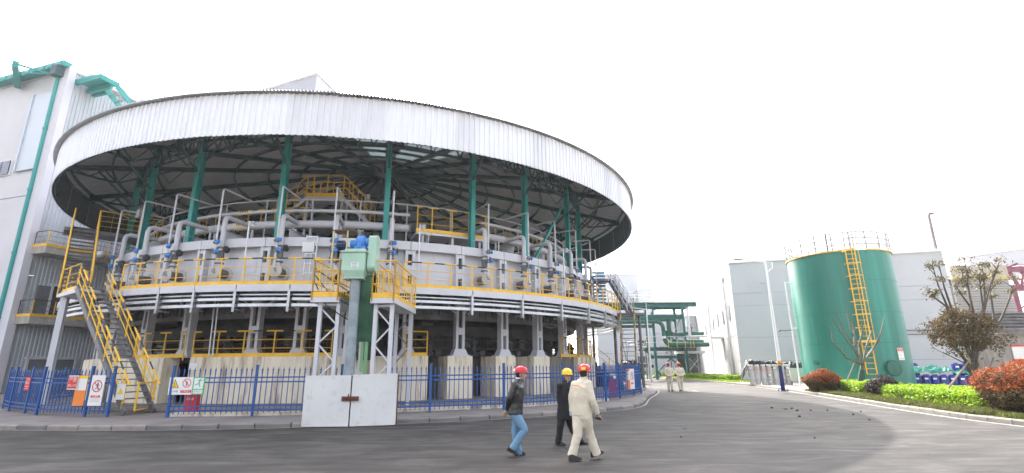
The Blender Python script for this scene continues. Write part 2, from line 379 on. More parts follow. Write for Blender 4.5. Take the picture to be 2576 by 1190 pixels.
# legs
lb = B()
for y in (-.17, .17): lb.box((0, y, 3.45), (.36, .13, 2.6))
lb.box((-.05, 0, 3.45), (.08, .22, 2.6)); lb.box((.08, 0, 3.35), (.22, .22, .34)); lb.box((.08, 0, 4.55), (.22, .22, .3))
lb.add([(x*q, y*q2, z) for z, q, q2 in ((2.17, 1.25, 1.0), (2.5, .95, .62)) for x, y in ((.2, .42), (-.2, .42), (-.2, -.42), (.2, -.42))], [(0, 1, 5, 4), (1, 2, 6, 5), (2, 3, 7, 6), (3, 0, 4, 7), (4, 5, 6, 7), (3, 2, 1, 0)])
lb.box((0, 0, 2.18), (.6, 1.0, .05))
lb.bar((0, .2, 4.2), (0, .75, 4.75), .14, .06); lb.bar((0, -.2, 4.2), (0, -.75, 4.75), .14, .06)
lme = mesh('leg', lb, steel)
dk = B(); dk.box((-.005, 0, 3.45), (.012, .2, 2.5)); dme2 = mesh('slot_backing', dk, dark_in)
LG = [-128, -117, -106.5, th(640, 860, 16), th(754, 860, 16), -79.5, -69.5, th(1154, 880, 16), th(1265, 880, 16), th(1353, 880, 16), th(1416, 880, 16), -20, -8, 6, 22]
for a in LG:
    o = inst('leg', lme, fur, P(a, 16.0), R_(a)); ORG[o.name] = V((0, 0, 0))
    k = bpy.data.objects.new('slot_backing', dme2); col.objects.link(k); k.parent = o
b = B(); b.arc(CC, prof(9, 16.2, 4.74, 4.9), 0, 360, 5); obj('hearth_floor', b, steel_d, fur)
b = B(); b.arc(CC, prof(15.1, 15.25, 3.95, 4.75), 0, 360, 3); obj('ring_beam', b, steel_d, fur)
b = B()
for a in [-140+k*1.45 for k in range(118)]:
    c, s_ = math.cos(R_(a)), math.sin(R_(a)); ax = (V((c, s_, 0)), V((-s_, c, 0)), UP)
    b.box(P(a, 15.3, 4.42), (.12, .06, .5), ax)
obj('beam_rib', b, steel_d, fur, kind='stuff')
b = B(); b.arc(CC, prof(14.0, 14.1, 3.2, 3.75), 0, 360, 3); b.arc(CC, prof(14.3, 14.42, 2.95, 3.05), 0, 360, 3); b.arc(CC, prof(14.3, 14.4, 2.55, 2.62), 0, 360, 3); obj('rotating_frame', b, dark_in, fur)
b = B(); b.arc(CC, prof(12.6, 12.75, .2, 4.75), 0, 360, 4); obj('inner_drum', b, dark_in, fur)
b = B(); b.arc(CC, prof(13.5, 13.6, 2.1, 4.2), -42, 70, 3); obj('dark_gap_screen', b, dark_in, fur)  # added dark ring wall that shuts out the bright gap behind
for k in range(14):
    b = B(); a = -130+k*9.5+random.uniform(-1, 1); b.box(P(a, 13.3, 3.0+random.uniform(-.2, .5)), (.9, .6, random.uniform(.5, 1.1)), (V((math.cos(R_(a)), math.sin(R_(a)), 0)), V((-math.sin(R_(a)), math.cos(R_(a)), 0)), UP)); obj('drive_housing', b, steel_d, fur)
wm = B(); wm.lathe((0, 0, 2.2), [(.28, 0), (.28, .12), (.16, .16), (.16, .55), (.24, .6), (.24, .72), (.1, .78), (.1, .95)], 12); wm.box((.1, .35, 2.32), (.5, .3, .25))
wme = mesh('roller_unit', wm, dark_in)
for a in LG[:-1]: inst('roller_unit', wme, fur, P(a+5, 15.0), R_(a))
# drain pipes and cable drops beneath the deck
b = B()
for x in (540, 549): b.tube(P(th(x-8, 850, 16.7), 16.7, 2.2), P(th(x, 760, 16.7), 16.7, 4.8), .035, 8)
obj('cable_drop', b, galv, fur)

# concrete plinth
pln = thing('concrete_plinth', 'rust-streaked cast concrete plinth wall and piers carrying the legs of the round furnace', 'plinth', CC)
def wall_arc(x0, x1, R=16.6, n=None, z0=.18, z1=2.15, m=concrete, nm='wall_segment', thick=.8):
    a, b_ = (th(x0, 960, R) if x0 > 0 else x0), (th(x1, 960, R) if x1 > 0 else x1)
    n = n or max(1, round((b_-a)/8))
    for i in range(n):
        b = B(); b.arc(CC, prof(R-thick, R, z0, z1), a+(b_-a)*i/n+(.03 if i else 0), a+(b_-a)*(i+1)/n-(.03 if i < n-1 else 0), 1.5); obj(nm, b, m, pln)
wall_arc(-150, 402, R=16.9, n=4)
wall_arc(470, 1075, n=6)
for i, (x0, x1) in enumerate(((1125, 1188), (1247, 1298), (1344, 1384), (1457, 1494))): wall_arc(x0, x1, n=1, nm='pier', thick=1.4, R=16.5)
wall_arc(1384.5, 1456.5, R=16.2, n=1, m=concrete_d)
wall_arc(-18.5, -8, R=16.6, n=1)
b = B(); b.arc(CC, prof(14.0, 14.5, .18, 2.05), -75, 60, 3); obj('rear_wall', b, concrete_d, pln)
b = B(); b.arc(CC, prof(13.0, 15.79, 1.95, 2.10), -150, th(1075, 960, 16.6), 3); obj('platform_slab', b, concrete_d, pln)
wall_arc(-64, -46, R=21.45, n=6, z0=.1, z1=.28, nm='fence_footing', thick=.25)
wall_arc(-92.5, -65, R=21.3, n=6, z0=.1, z1=.24, nm='fence_footing', thick=.3)
# paper notice on the concrete
b = B(); a = th(487, 916, 16.6); c, s_ = math.cos(R_(a)), math.sin(R_(a)); AX = (V((c, s_, 0)), V((-s_, c, 0)), UP)
b.box(P(a, 16.61, 1.76), (.012, .42, .3), AX)
o = obj('paper_notice', b, white_p, None, label='small white paper notice stuck on the concrete plinth wall above the fence', cat='notice', base=P(a, 16.61, 1.61))

# ================================================ THE ROUND CANOPY
can = thing('round_canopy', 'huge round canopy roof with white ribbed metal fascia, teal columns and teal roof trusses', 'canopy', CC)
SL = math.tan(R_(12.5))
def zr(R): return 13.12+(19.8-R)*SL
fb = B(); n = 4; pts = []
for i in range(n):
    for u, d in ((0, 0), (.60, 0), (.68, .06), (.9, .06), (.98, 0)): pts.append(((i+u)/n, d))
pts.append((1, 0)); ang = R_(3); vs = []
for z in (11.2, 13.13):
    for u, d in pts:
        t = ang*u*1.0; vs.append(((19.72+d)*math.cos(t), (19.72+d)*math.sin(t), z))
k = len(pts); fb.add(vs, [(i, i+1, k+i+1, k+i) for i in range(k-1)])
fme = mesh('fascia_sheet', fb, white_sheet)
fme2 = mesh('fascia_sheet', fb, mat('white_profiled_sheet_aged', (.74, .74, .78), .45, 0, .06, .8, c2=(.62, .6, .61), c2amt=.5, stretch=(1, 1, .2)))
fme_b = mesh('fascia_sheet', fb, white_sheet)
for i in range(120):
    inst('fascia_sheet', fme2 if random.random() < .22 else fme, can, V((CC.x, CC.y, random.uniform(-.012, .012))), R_(3*i))
# roof sheets
def roofmesh(m, r0, r1, r0z=None):
    rb = B(); nw = 7; vs = []; k = nw*4+1
    for R in (r0, (r0+r1)/2, r1):
        for j in range(k):
            t = R_(3)*j/(k-1); h = (.065 if j % 4 in (1, 2) else 0)*min(1, R/12)
            vs.append((R*math.cos(t), R*math.sin(t), zr(R)+.05+h))
    rb.add(vs, [(q*k+i, q*k+i+1, (q+1)*k+i+1, (q+1)*k+i) for q in range(2) for i in range(k-1)])
    return mesh('roof_sheet', rb, m)
under = mat('roof_sheet_pale_underside', (.50, .51, .53), .55, 0, .1, .9, c2=(.36, .37, .39), c2amt=.5, c2scale=.7)
glz = bpy.data.materials.new('translucent_roof_sheet'); glz.use_nodes = True; t = glz.node_tree; N = t.nodes
p_ = N['Principled BSDF']; p_.inputs['Base Color'].default_value = (.30, .34, .36, 1); tr = N.new('ShaderNodeBsdfTranslucent'); tr.inputs[0].default_value = (.15, .18, .19, 1)
ad = N.new('ShaderNodeMixShader'); ad.inputs[0].default_value = .5; t.links.new(p_.outputs[0], ad.inputs[1]); t.links.new(tr.outputs[0], ad.inputs[2]); t.links.new(ad.outputs[0], N['Material Output'].inputs[0])
rme = roofmesh(under, .8, 19.99); rtr = roofmesh(glz, 5.2, 15.5); rin = roofmesh(under, .8, 5.2); rout = roofmesh(under, 15.5, 19.99)
for i in range(120):
    a = 3*i; aa = a if a < 180 else a-360
    if -84 <= aa <= -52 and aa not in (-75, -72, -57):
        for me in (rtr, rin, rout): inst('roof_sheet', me, can, CC, R_(a))
    else: inst('roof_sheet', rme, can, CC, R_(a))
COLA = [-126, -109.8, -92, -74.1, -58, -44.8, -27, -15.5, 2, 20, 38, 56, 74, 92, 110, 128, 146, 164, 182, 200, 218]
for a in COLA:
    aa = R_(a); c, s_ = math.cos(aa), math.sin(aa); o0 = P(a, 16.0)
    b = B(); rd_ = V((c, s_, 0)); b.ibeam(P(a, 16.0, 7.56), P(a, 16.0, zr(16)-.3), .26, .3, .02, up=rd_)
    o = obj('column', b, teal, can)
    b = B(); b.box(P(a, 16.0, 7.58), (.42, .42, .04), (rd_, V((-s_, c, 0)), UP)); obj('base_plate', b, steel, o)
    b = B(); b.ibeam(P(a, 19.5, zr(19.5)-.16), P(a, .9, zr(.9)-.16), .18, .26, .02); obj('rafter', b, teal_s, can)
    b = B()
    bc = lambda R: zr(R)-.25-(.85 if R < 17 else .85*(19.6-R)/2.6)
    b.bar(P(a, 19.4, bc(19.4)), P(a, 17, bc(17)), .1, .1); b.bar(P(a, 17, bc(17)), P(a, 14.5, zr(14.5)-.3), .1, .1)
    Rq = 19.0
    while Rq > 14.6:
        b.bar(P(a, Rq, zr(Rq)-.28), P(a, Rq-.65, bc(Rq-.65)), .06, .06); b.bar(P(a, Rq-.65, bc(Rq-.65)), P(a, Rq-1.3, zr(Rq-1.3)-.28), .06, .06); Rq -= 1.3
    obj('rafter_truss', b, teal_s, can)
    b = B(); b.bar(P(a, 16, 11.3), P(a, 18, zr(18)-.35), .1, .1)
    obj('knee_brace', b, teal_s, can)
for a, b2 in zip(COLA, COLA[1:]+[234]):
    m_ = (a+b2)/2
    b = B(); z0, z1 = zr(16)-.35, zr(16)-1.35; nn = 6
    b.bar(P(a, 16, z0), P(b2, 16, z0), .09, .09); b.bar(P(a, 16, z1), P(b2, 16, z1), .09, .09)
    for i in range(nn):
        u = [P(a, 16, 0).lerp(P(b2, 16, 0), (i+d)/nn) for d in (0, .5, 1)]
        b.bar(u[0]+UP*z1, u[1]+UP*z0, .06, .06); b.bar(u[1]+UP*z0, u[2]+UP*z1, .06, .06)
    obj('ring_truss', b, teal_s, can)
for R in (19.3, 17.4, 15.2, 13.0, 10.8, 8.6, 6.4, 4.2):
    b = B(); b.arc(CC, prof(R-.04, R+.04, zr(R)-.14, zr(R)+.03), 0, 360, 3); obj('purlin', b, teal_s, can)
b = B(); b.lathe(CC, [(1.2, zr(1.2)+.08), (.02, zr(0)+.15)], 24); b.lathe(CC, [(1.2, zr(1.2)+.06), (.02, zr(0)+.1)], 24); obj('roof_cap', b, under, can)
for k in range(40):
    b = B(); b.arc(CC, [(19.69, 11.22), (19.69, 13.1)], 9*k+.05, 9*k+8.95, 1.5, closed=False); obj('fascia_shade_liner', b, mat('fascia_shade_blue_grey', (.045, .062, .072), .6, 0, .2, 1), can)  # added dark lining: the inner shade of the fascia put into its colour
for z in (11.3, 13.0):
    b = B(); b.arc(CC, prof(19.58, 19.66, z-.05, z+.05), 0, 360, 3); obj('fascia_rail', b, teal_s, can)
for k in range(15):
    a = 24*k; b = B(); b.bar(P(a, 19.6, 11.25), P(a, 19.6, 13.05), .06, .06)
    obj('fascia_post', b, teal_s, can)
b = B(); b.bar(P(-42.1, 16.05, 7.6), P(-30.5, 16.05, 11.6), .12, .12); obj('diagonal_brace', b, teal, can)
# ================================================ PIPES ABOVE THE FURNACE
def ring_pipe(lab, R, z, r, a0, a1, sup=True, m=steel, end0=None):
    t = thing('ring_pipe', lab, 'pipe', P((a0+a1)/2, R, z-r), 'curved ring mains above the furnace')
    b = B(); b.ring_tube(CC, R, z, r, a0, a1, 12, 2)
    obj('pipe_run', b, m, t, True)
    if r > .15:
        for a in (a0, a1):
            c = B(); d = 1 if a == a1 else -1
            ax = V((-math.sin(R_(a)), math.cos(R_(a)), 0))
            c.tube(P(a, R, z), P(a, R, z)+ax*d*.08, r+.05, 14); obj('end_flange', c, steel_d, t)
    if sup:
        a = a0+3
        while a < a1-1:
            c = B(); c.bar(P(a, R-.12, 7.45), P(a, R-.12, z-r), .10, .10); c.bar(P(a, R+.16, 7.45), P(a, R+.16, z-r), .08, .08); obj('pipe_support', c, steel, t); a += 8.8
    return t
ring_pipe('thick grey ring main curving behind the left teal columns, capped right of the blue gearbox', 15.0, 8.62, .2, -138, -69.6)
ring_pipe('thick grey ring main curving behind the right teal columns', 15.0, 8.72, .2, -52.5, 10)
ring_pipe('medium grey ring pipe running above the thick main on the left half', 15.0, 9.33, .09, -136, -69.5, False)
ring_pipe('medium grey ring pipe running above the thick main on the right half', 15.0, 9.45, .09, -54, 5, False)
ring_pipe('thinnest and topmost grey ring pipe, sweeping round above all the others', 15.0, 9.9, .035, -132, -12, False)
b = B()
for a in range(-133, 4, 9): b.tube(P(a, 15.0, 7.45), P(a, 15.0, 9.9), .03, 6)
obj('pipe_hanger', b, steel, [o for o in col.objects if o.name == 'ring_pipe.004'][0])
tagm = mat('cream_pipe_label', (.72, .58, .40), .6, 0, .05, 3)
for x, y, z, r, nm in ((617, 540, 9.33, .095, 'small cream label band wrapped round the medium ring pipe'), (612, 572, 8.62, .21, 'big cream label band wrapped round the thick ring main')):
    a = th(x, y, 15); b = B(); b.ring_tube(CC, 15.0, z, r+.012, a-1.5, a+1.5, 12, 1)
    o = obj('pipe_label', b, tagm, None, True, label=nm, cat='label band', base=P(a, 15, z-r), group='label bands on the ring pipes')
    b = B()
    for i in range(4):
        q = P(a-.8+i*.5, 15.0+r+.015, z+.03); c, s_ = math.cos(R_(a)), math.sin(R_(a)); b.box(q, (.006, .07, .07), (V((c, s_, 0)), V((-s_, c, 0)), UP))
    obj('lettering', b, black_p, o)
# ================================================ BURNERS (local frame: +X outwards from the shell)
blue_v = mat('bright_blue_valve_paint', (.02, .20, .60), .35, 0, .1, 3)
cap_m = mat('pale_grey_cap', (.55, .53, .51), .5, .1, .15, 5, c2=(.3, .25, .2), c2amt=.5)
brl = mat('heat_stained_barrel', (.17, .14, .13), .5, .2, .25, 5)
def make_burner():
    t = thing('burner', 'x', 'burner', local=True, group='burners round the furnace shell')
    b = B(); b.lathe((0, 0, 0), [(.37, .0), (.37, .05), (.30, .06)], 24, (1, 0, 0))
    for k in range(10):
        q = 2*math.pi*k/10; b.tube((.04, .33*math.cos(q), .33*math.sin(q)), (.09, .33*math.cos(q), .33*math.sin(q)), .02, 6)
    obj('wall_flange', b, cap_m, t, True)
    b = B(); b.tube((.04, 0, 0), (.72, 0, 0), .215, 18); obj('barrel', b, brl, t, True)
    b = B(); b.lathe((.70, 0, 0), [(.30, 0), (.30, .04), (.27, .055)], 22, (1, 0, 0)); o = obj('end_cap', b, cap_m, t, True)
    c = B(); c.tube((.74, .02, .02), (.98, .06, -.02), .05, 10); c.tube((.74, 0, .1), (.92, -.02, .1), .03, 8); obj('nozzle', c, galv, o, True)
    b = B(); zt = 8.62-5.92; b.path([(.5, 0, .15), (.5, 0, zt-.25), (.44, 0, zt-.08), (.30, 0, zt), (-1.15, 0, zt)], .115, 12); obj('riser', b, steel, t, True)
    b = B()
    for z in (.42, .62, .98, 1.16): b.tube((.5, 0, z), (.5, 0, z+.05), .2, 14)
    b.tube((.5, 0, .66), (.5, 0, 1.0), .16, 12); v = obj('valve', b, steel_d, t, True)
    c = B(); c.lathe((.52, .30, 1.08), [(.15, -.012), (.17, 0), (.15, .012)], 14, (.3, 1, 0)); c.tube((.5, .1, 1.08), (.52, .3, 1.08), .02, 6); obj('hand_wheel', c, black_p, v, True)
    b = B(); zt = 9.9-5.92; b.path([(.86, 0, .12), (.86, 0, zt-.06), (.8, 0, zt), (-1.15, 0, zt+.02)], .042, 8); b.tube((.86, 0, .2), (.72, 0, .1), .04, 8); obj('thin_riser', b, steel, t, True)
    for z in (.92, 1.38):
        b = B(); b.tube((.86, -.14, z), (.86, .12, z), .05, 8); b.tube((.86, 0, z-.1), (.86, 0, z-.06), .09, 10); b.tube((.86, 0, z+.06), (.86, 0, z+.1), .09, 10); v = obj('valve', b, steel_d, t, True)
        c = B(); c.lathe((.90, .13, z), [(.0, 0), (.085, 0), (.10, .02), (.10, .07), (.06, .10)], 14, (.8, .6, 0)); obj('valve_head', c, blue_v, v, True)
    return t
BA = [-127, -117.8, -109.5, -100.2, -90.3, -81.9, -73.1, -56.5, -47.5, -39.6, -31, -21, -11]
BL = ['burner at the far left end of the shell, hidden behind the steel stairs', 'burner behind the first railing bay right of the yellow stairs', 'second burner right of the yellow stairs, above the second railing bay', 'burner left of the leftmost cream pipe labels, facing the road', 'burner left of the white ladder frame, with two bright blue valve heads over it', 'burner seen through the left yellow balcony cage', 'burner seen through the right yellow balcony cage', 'first burner right of the yellow balcony cages', 'second burner right of the yellow balcony cages', 'third burner right of the yellow balcony cages', 'burner near the right bend of the walkway, seen side-on', 'burner on the right edge of the shell beside the bent hoop pipes', 'burner round the right end of the shell, nearly hidden']
pb = make_burner()
for i, a in enumerate(BA):
    if i == 0: o = pb; o.location = P(a, 16.15, 5.92); o.rotation_euler = (0, 0, R_(a)); o['label'] = BL[0]
    else: dup(pb, P(a, 16.15, 5.92), R_(a), BL[i])
# slim nozzle fittings between burners
# ================================================ RAILINGS
def railing(lab, pts, h=1.12, z=0, step=None, m=yellow, toe=True, stripes=True, mids=2, r=.031, name='railing', group=None, skip=()):
    pts = [V(p) for p in pts]; base = pts[0]
    t = thing(name, lab, 'railing', base, group)
    for i, p in enumerate(pts):
        if i in skip: continue
        b = B(); b.tube(p-UP*.12, p+UP*h, r, 7); o = obj('post', b, m, t)
    def seg(nm, dz, rr, mm):
        b = B(); b.path([p+UP*dz for p in pts], rr, 6); return obj(nm, b, mm, t)
    tr = seg('top_rail', h, r, black_p if stripes else m)
    if stripes:
        for i, p in enumerate(pts):
            b = B(); a_ = pts[i-1] if i else p; c_ = pts[i+1] if i < len(pts)-1 else p
            q = []
            if i: q.append(p.lerp(a_, .28))
            q.append(p)
            if i < len(pts)-1: q.append(p.lerp(c_, .28))
            b.path([v+UP*h for v in q], r+.006, 7); obj('yellow_sleeve', b, m, tr)
    for k in range(mids): seg('mid_rail', h*(k+1)/(mids+1), .015, m)
    if toe:
        b = B()
        for p, q in zip(pts, pts[1:]): b.bar(p+UP*.08, q+UP*.08, .012, .16)
        obj('toe_board', b, m, t)
    return t
def arcpts(a0, a1, R, z, n): return [P(a0+(a1-a0)*i/n, R, z) for i in range(n+1)]
railing('yellow walkway railing from the yellow stairs to the left balcony cage', arcpts(-111.3, -82.3, 18.42, 5.04, 9), group='walkway railings')
railing('yellow walkway railing from the right balcony cage round the bend', arcpts(-71.4, -10, 18.42, 5.04, 19), group='walkway railings')
railing('short yellow walkway railing left of the stairs', arcpts(-133, -121, 18.42, 5.04, 4), group='walkway railings')
px = lambda xs, R: [th(x, 880, R) for x in xs]
railing('yellow striped railing on top of the long concrete plinth wall', [P(a, 16.5, 2.15) for a in px((484.9, 546.4, 611.5, 688, 759.6, 834), 16.5)], h=1.12, group='plinth railings')
railing('yellow striped railing left of the plinth gap, by the stair foot', [P(a, 16.6, 2.15) for a in px((345, 363, 412, 463), 16.6)], group='plinth railings')
railing('short yellow railing right of the discharge tower legs', [P(a, 16.5, 2.15) for a in px((1019, 1074), 16.5)], stripes=False, group='plinth railings')
railing('yellow railing between the right piers', [P(a, 16.3, 2.15) for a in px((1411, 1433, 1456), 16.3)], group='plinth railings')
railing('short yellow railing on the last white pier', [P(a, 16.4, 2.15) for a in px((1457, 1477, 1493), 16.4)], group='plinth railings')
railing('yellow railing at the far right end of the plinth', [P(a, 16.4, 2.15) for a in (-19, -15.5, -12, -8.5)], group='plinth railings')
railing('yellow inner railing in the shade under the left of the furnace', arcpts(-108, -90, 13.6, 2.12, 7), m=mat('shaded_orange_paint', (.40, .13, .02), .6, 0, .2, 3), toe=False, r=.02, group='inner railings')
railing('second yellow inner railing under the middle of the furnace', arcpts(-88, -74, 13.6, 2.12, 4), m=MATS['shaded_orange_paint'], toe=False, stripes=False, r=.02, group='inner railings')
railing('grey inner guard rail beneath the furnace on the right', arcpts(-72, -25, 13.2, 2.9, 22), h=.5, m=steel_d, toe=False, stripes=False, mids=0, r=.02, group='inner railings')
railing('orange-topped railing round the upper pipe gallery, left half', arcpts(-130, -92, 13.6, 9.0, 11), h=.95, toe=False, stripes=True, mids=0, r=.03, group='upper gallery railings')
railing('orange-topped railing round the upper pipe gallery, right half', arcpts(-48, -8, 13.6, 9.1, 14), h=.85, toe=False, stripes=True, mids=0, r=.03, group='upper gallery railings')
# gap platform between the two thick mains
gp = thing('pipe_bridge_platform', 'yellow-edged platform bridging the gap between the two thick ring mains, right of the blue motor', 'platform', P(-61, 15, 8.1))
b = B(); b.arc(CC, prof(14.2, 15.6, 8.22, 8.36), -68.5, -53.5, 2); obj('deck', b, steel, gp)
b = B(); b.arc(CC, prof(15.6, 15.63, 8.34, 8.52), -68.5, -53.5, 2); obj('toe_board', b, yellow, gp)
for a in (-67, -61, -55): b = B(); b.bar(P(a, 15.4, 7.45), P(a, 15.4, 8.22), .12, .12); obj('deck_leg', b, steel, gp)
railing('three-post yellow railing on the platform between the ring mains', [P(a, 15.6, 8.36) for a in (-68.3, -65.5, -61.5, -58, -54)], h=1.3, toe=False, r=.03)
# central stepped crossover platform
xp = thing('crossover_platform', 'orange-railed raised platform with stairs down both sides, in the middle above the furnace', 'platform', P(-86, 12.8, 7.45))
A0 = V((-.08, 0, 0)); cA = P(-88.5, 12.6, 0); tA = V((math.cos(R_(1.5)), math.sin(R_(1.5)), 0)); nA = V((-tA.y, tA.x, 0))
zt = 10.75
def xq(u, v, z): return cA+tA*u+nA*v+UP*z
hw = 1.0
b = B(); b.box(xq(0, 0, zt-.08), (2*hw, 1.0, .16), (tA, nA, UP)); obj('deck', b, steel, xp)
b = B(); b.box(xq(0, -.52, zt+.09), (2*hw, .02, .2), (tA, nA, UP)); b.box(xq(0, .52, zt+.09), (2*hw, .02, .2), (tA, nA, UP)); obj('toe_board', b, yellow, xp)
for u in (-hw+.05, hw-.05):
    for v in (-.45, .45): b = B(); b.bar(xq(u, v, 7.45), xq(u, v, zt-.16), .1, .1); obj('deck_leg', b, steel, xp)
for v in (-.5, .5):
    for u in (-hw, -hw+.35, 0.1, hw): b = B(); b.tube(xq(u, v, zt-.1), xq(u, v, zt+1.2), .025, 6); obj('post', b, yellow, xp)
    for z in (.45, .82, 1.2): b = B(); b.tube(xq(-hw, v, zt+z), xq(hw, v, zt+z), .022, 6); obj('rail', b, yellow, xp)
    for sg in (-1, 1):
        L = 1.55; dz = 1.5
        for z in (.6, 1.2): b = B(); b.tube(xq(sg*hw, v, zt+z), xq(sg*(hw+L), v, zt+z-dz), .022, 6); obj('rail', b, yellow, xp)
        b = B(); b.bar(xq(sg*hw, v, zt-.1), xq(sg*(hw+L), v, zt-.1-dz), .03, .18); obj('stringer', b, steel, xp)
        for k in (1, 2, 3): b = B(); b.tube(xq(sg*(hw+L*k/3), v, zt-.1-dz*k/3), xq(sg*(hw+L*k/3), v, zt+1.2-dz*k/3), .022, 6); obj('post', b, yellow, xp)
for sg in (-1, 1):
    for k in range(1, 7): b = B(); b.box(xq(sg*(hw+1.55*k/6.5), 0, zt-1.5*k/6.5-.05), (.24, .96, .03), (tA, nA, UP)); obj('tread', b, steel_d, xp)
# ================================================ STAIRS
def stairs(lab, A, Bt, side, wd, n, railh=1.05, stripes=True, post=6, m=yellow, ms=steel_d, closed=True, group=None, foot_pipe=False):
    """A: foot of the near stringer, Bt: its top, side: unit vector to the other stringer"""
    A, Bt, side = V(A), V(Bt), V(side).normalized(); t = thing('staircase', lab, 'staircase', A, group)
    h = V((Bt.x-A.x, Bt.y-A.y, 0)).normalized()
    for k in (0, wd):
        b = B(); b.bar(A+side*k+UP*.05, Bt+side*k, .06, .24); b.bar(A+side*k+UP*.05+UP*.12, Bt+side*k+UP*.12, .1, .015); obj('stringer', b, ms, t)
    tb = B(); tb.box((0, 0, 0), (.27, wd-.07, .035), (h, side, UP)); tme = mesh('tread', tb, ms)
    for i in range(1, n+1):
        p = A.lerp(Bt, i/(n+.3))+side*wd/2+UP*.08; inst('tread', tme, t, p)
    th_k = 1.2 if n == 17 and not stripes else 1
    for k in (-.02, wd+.02):
        ps = [A.lerp(Bt, (i+.25)/(post))+side*k for i in range(post)]
        for p in ps: b = B(); b.tube(p, p+UP*railh, .034*th_k, 7); obj('post', b, m, t)
        q0, q1 = A.lerp(Bt, .02)+side*k, Bt+side*k
        b = B(); b.tube(q0+UP*railh, q1+UP*railh, .028*th_k, 7); tr = obj('handrail', b, black_p if stripes else m, t)
        if stripes:
            for p in ps: b = B(); d = (q1-q0)*.055; b.tube(p+UP*railh-d, p+UP*railh+d, .034, 7); obj('yellow_sleeve', b, m, tr)
        for z in (.35, .7): b = B(); b.tube(q0+UP*railh*z, q1+UP*railh*z, .024, 6); obj('mid_rail', b, m, t)
    return t
sA = V((-13.40, 18.06, .14)); sB = V((-18.24, 20.62, 5.0)); sd = V((.3, .954, 0))
stairs('steep yellow-railed steel staircase rising from the pavement to the left end of the walkway', sA, sB, sd, 1.05, 22)
fg_ = thing('foot_gate', 'yellow tubular swing gate at the foot of the lower yellow stairs', 'gate', sA)
g_a, g_b = gnd(338, 1033, .3), gnd(381, 1024, .3)
for v in (g_a, g_b): b = B(); b.tube(V((v.x, v.y, .3)), V((v.x, v.y, 1.25)), .035, 7); obj('post', b, yellow, fg_)
for z in (.3, 1.2): b = B(); b.tube(V((g_a.x, g_a.y, z)), V((g_b.x, g_b.y, z)), .028, 7); obj('bar', b, yellow, fg_)
pf = thing('stair_landing', 'grey landing platform at the top of the lower yellow stairs, on two steel legs', 'platform', gnd(144, 739, 5.04))
q = [gnd(144, 741, 5.0), gnd(193, 727, 5.0), sB+sd*1.1, P(-111.8, 18.47, 5), P(-115, 18.47, 5), P(-119, 18.47, 5), gnd(150, 741, 5)+V((1.2, 4.3, 0))]
b = B(); b.prism([(v.x, v.y) for v in q], 4.86, 5.03); obj('deck', b, steel, pf)
for fx, fy, tx in ((149, 938, 0), (196, 946, 1)):
    p = (gnd(165, 748, 4.86), gnd(219, 801, 4.4))[tx]; p = V((p.x, p.y, 0)) if tx == 0 else V((-19.2, 24.2, 0))
    b = B(); b.ibeam(p+UP*.12, p+UP*4.86, .24, .26, .02, up=(.3, -.95, 0)); obj('landing_leg', b, steel, pf)
v0, v1 = gnd(144, 741, 5.03), gnd(193, 727, 5.03)
railing('yellow railing with three projecting grey rails along the landing edge, left of the stair head', [v0, v0.lerp(v1, .45), v1], stripes=False)
u0 = gnd(148, 738, 5.03); u1 = gnd(176, 592, 8.9)
hd = V((u1.x-u0.x, u1.y-u0.y, 0)).normalized(); u1 = V((u0.x, u0.y, 0))+hd*3.6+UP*8.9
us = V((hd.y, -hd.x, 0))
stairs('upper yellow-railed flight climbing from the landing to the hall gallery, seen end-on', u0, u1, us, 1.0, 17, post=8, stripes=False)
ul = thing('upper_landing', 'small steel landing at the head of the upper flight, beside the hall', 'platform', u1)
b = B(); c0 = u1+us*-.3; 
b.prism([(v.x, v.y) for v in (c0, c0+us*4.2, c0+us*4.2+hd*1.6, c0+hd*1.6)], 8.74, 8.9); obj('deck', b, steel_d, ul)
for v in (c0+us*4+hd*1.5, c0+us*4+hd*.1): b = B(); b.bar(V((v.x, v.y, .2)), V((v.x, v.y, 8.74)), .2, .2); obj('landing_leg', b, steel_d, ul)
railing('plain orange railing on the upper landing under the canopy', [c0+us*1.3+V((0, 0, 0)), c0+us*2.2, c0+us*3.1, c0+us*4.15, c0+us*4.15+hd*1.5], stripes=False, mids=3, toe=False)
# vertical bundle of dark pipes between hall and furnace
vb = thing('pipe_bundle', 'vertical grey pipes rising at the left end of the furnace shell', 'pipes', V((-20.8, 27, .2)))
for i, (x, y, r) in enumerate(((300, 640, .16), (318, 660, .07), (328, 650, .05), (338, 660, .14), (285, 650, .05))):
    p = atY(x, y, 27.5+i*.4); b = B(); b.path([(p.x, p.y, .2), (p.x, p.y, 7.2+.3*i), (p.x+.25, p.y+.3, 7.6+.3*i), (p.x+2, p.y+2, 7.6+.3*i)], r, 10); obj('pipe', b, steel_d if i % 2 else steel, vb, True)
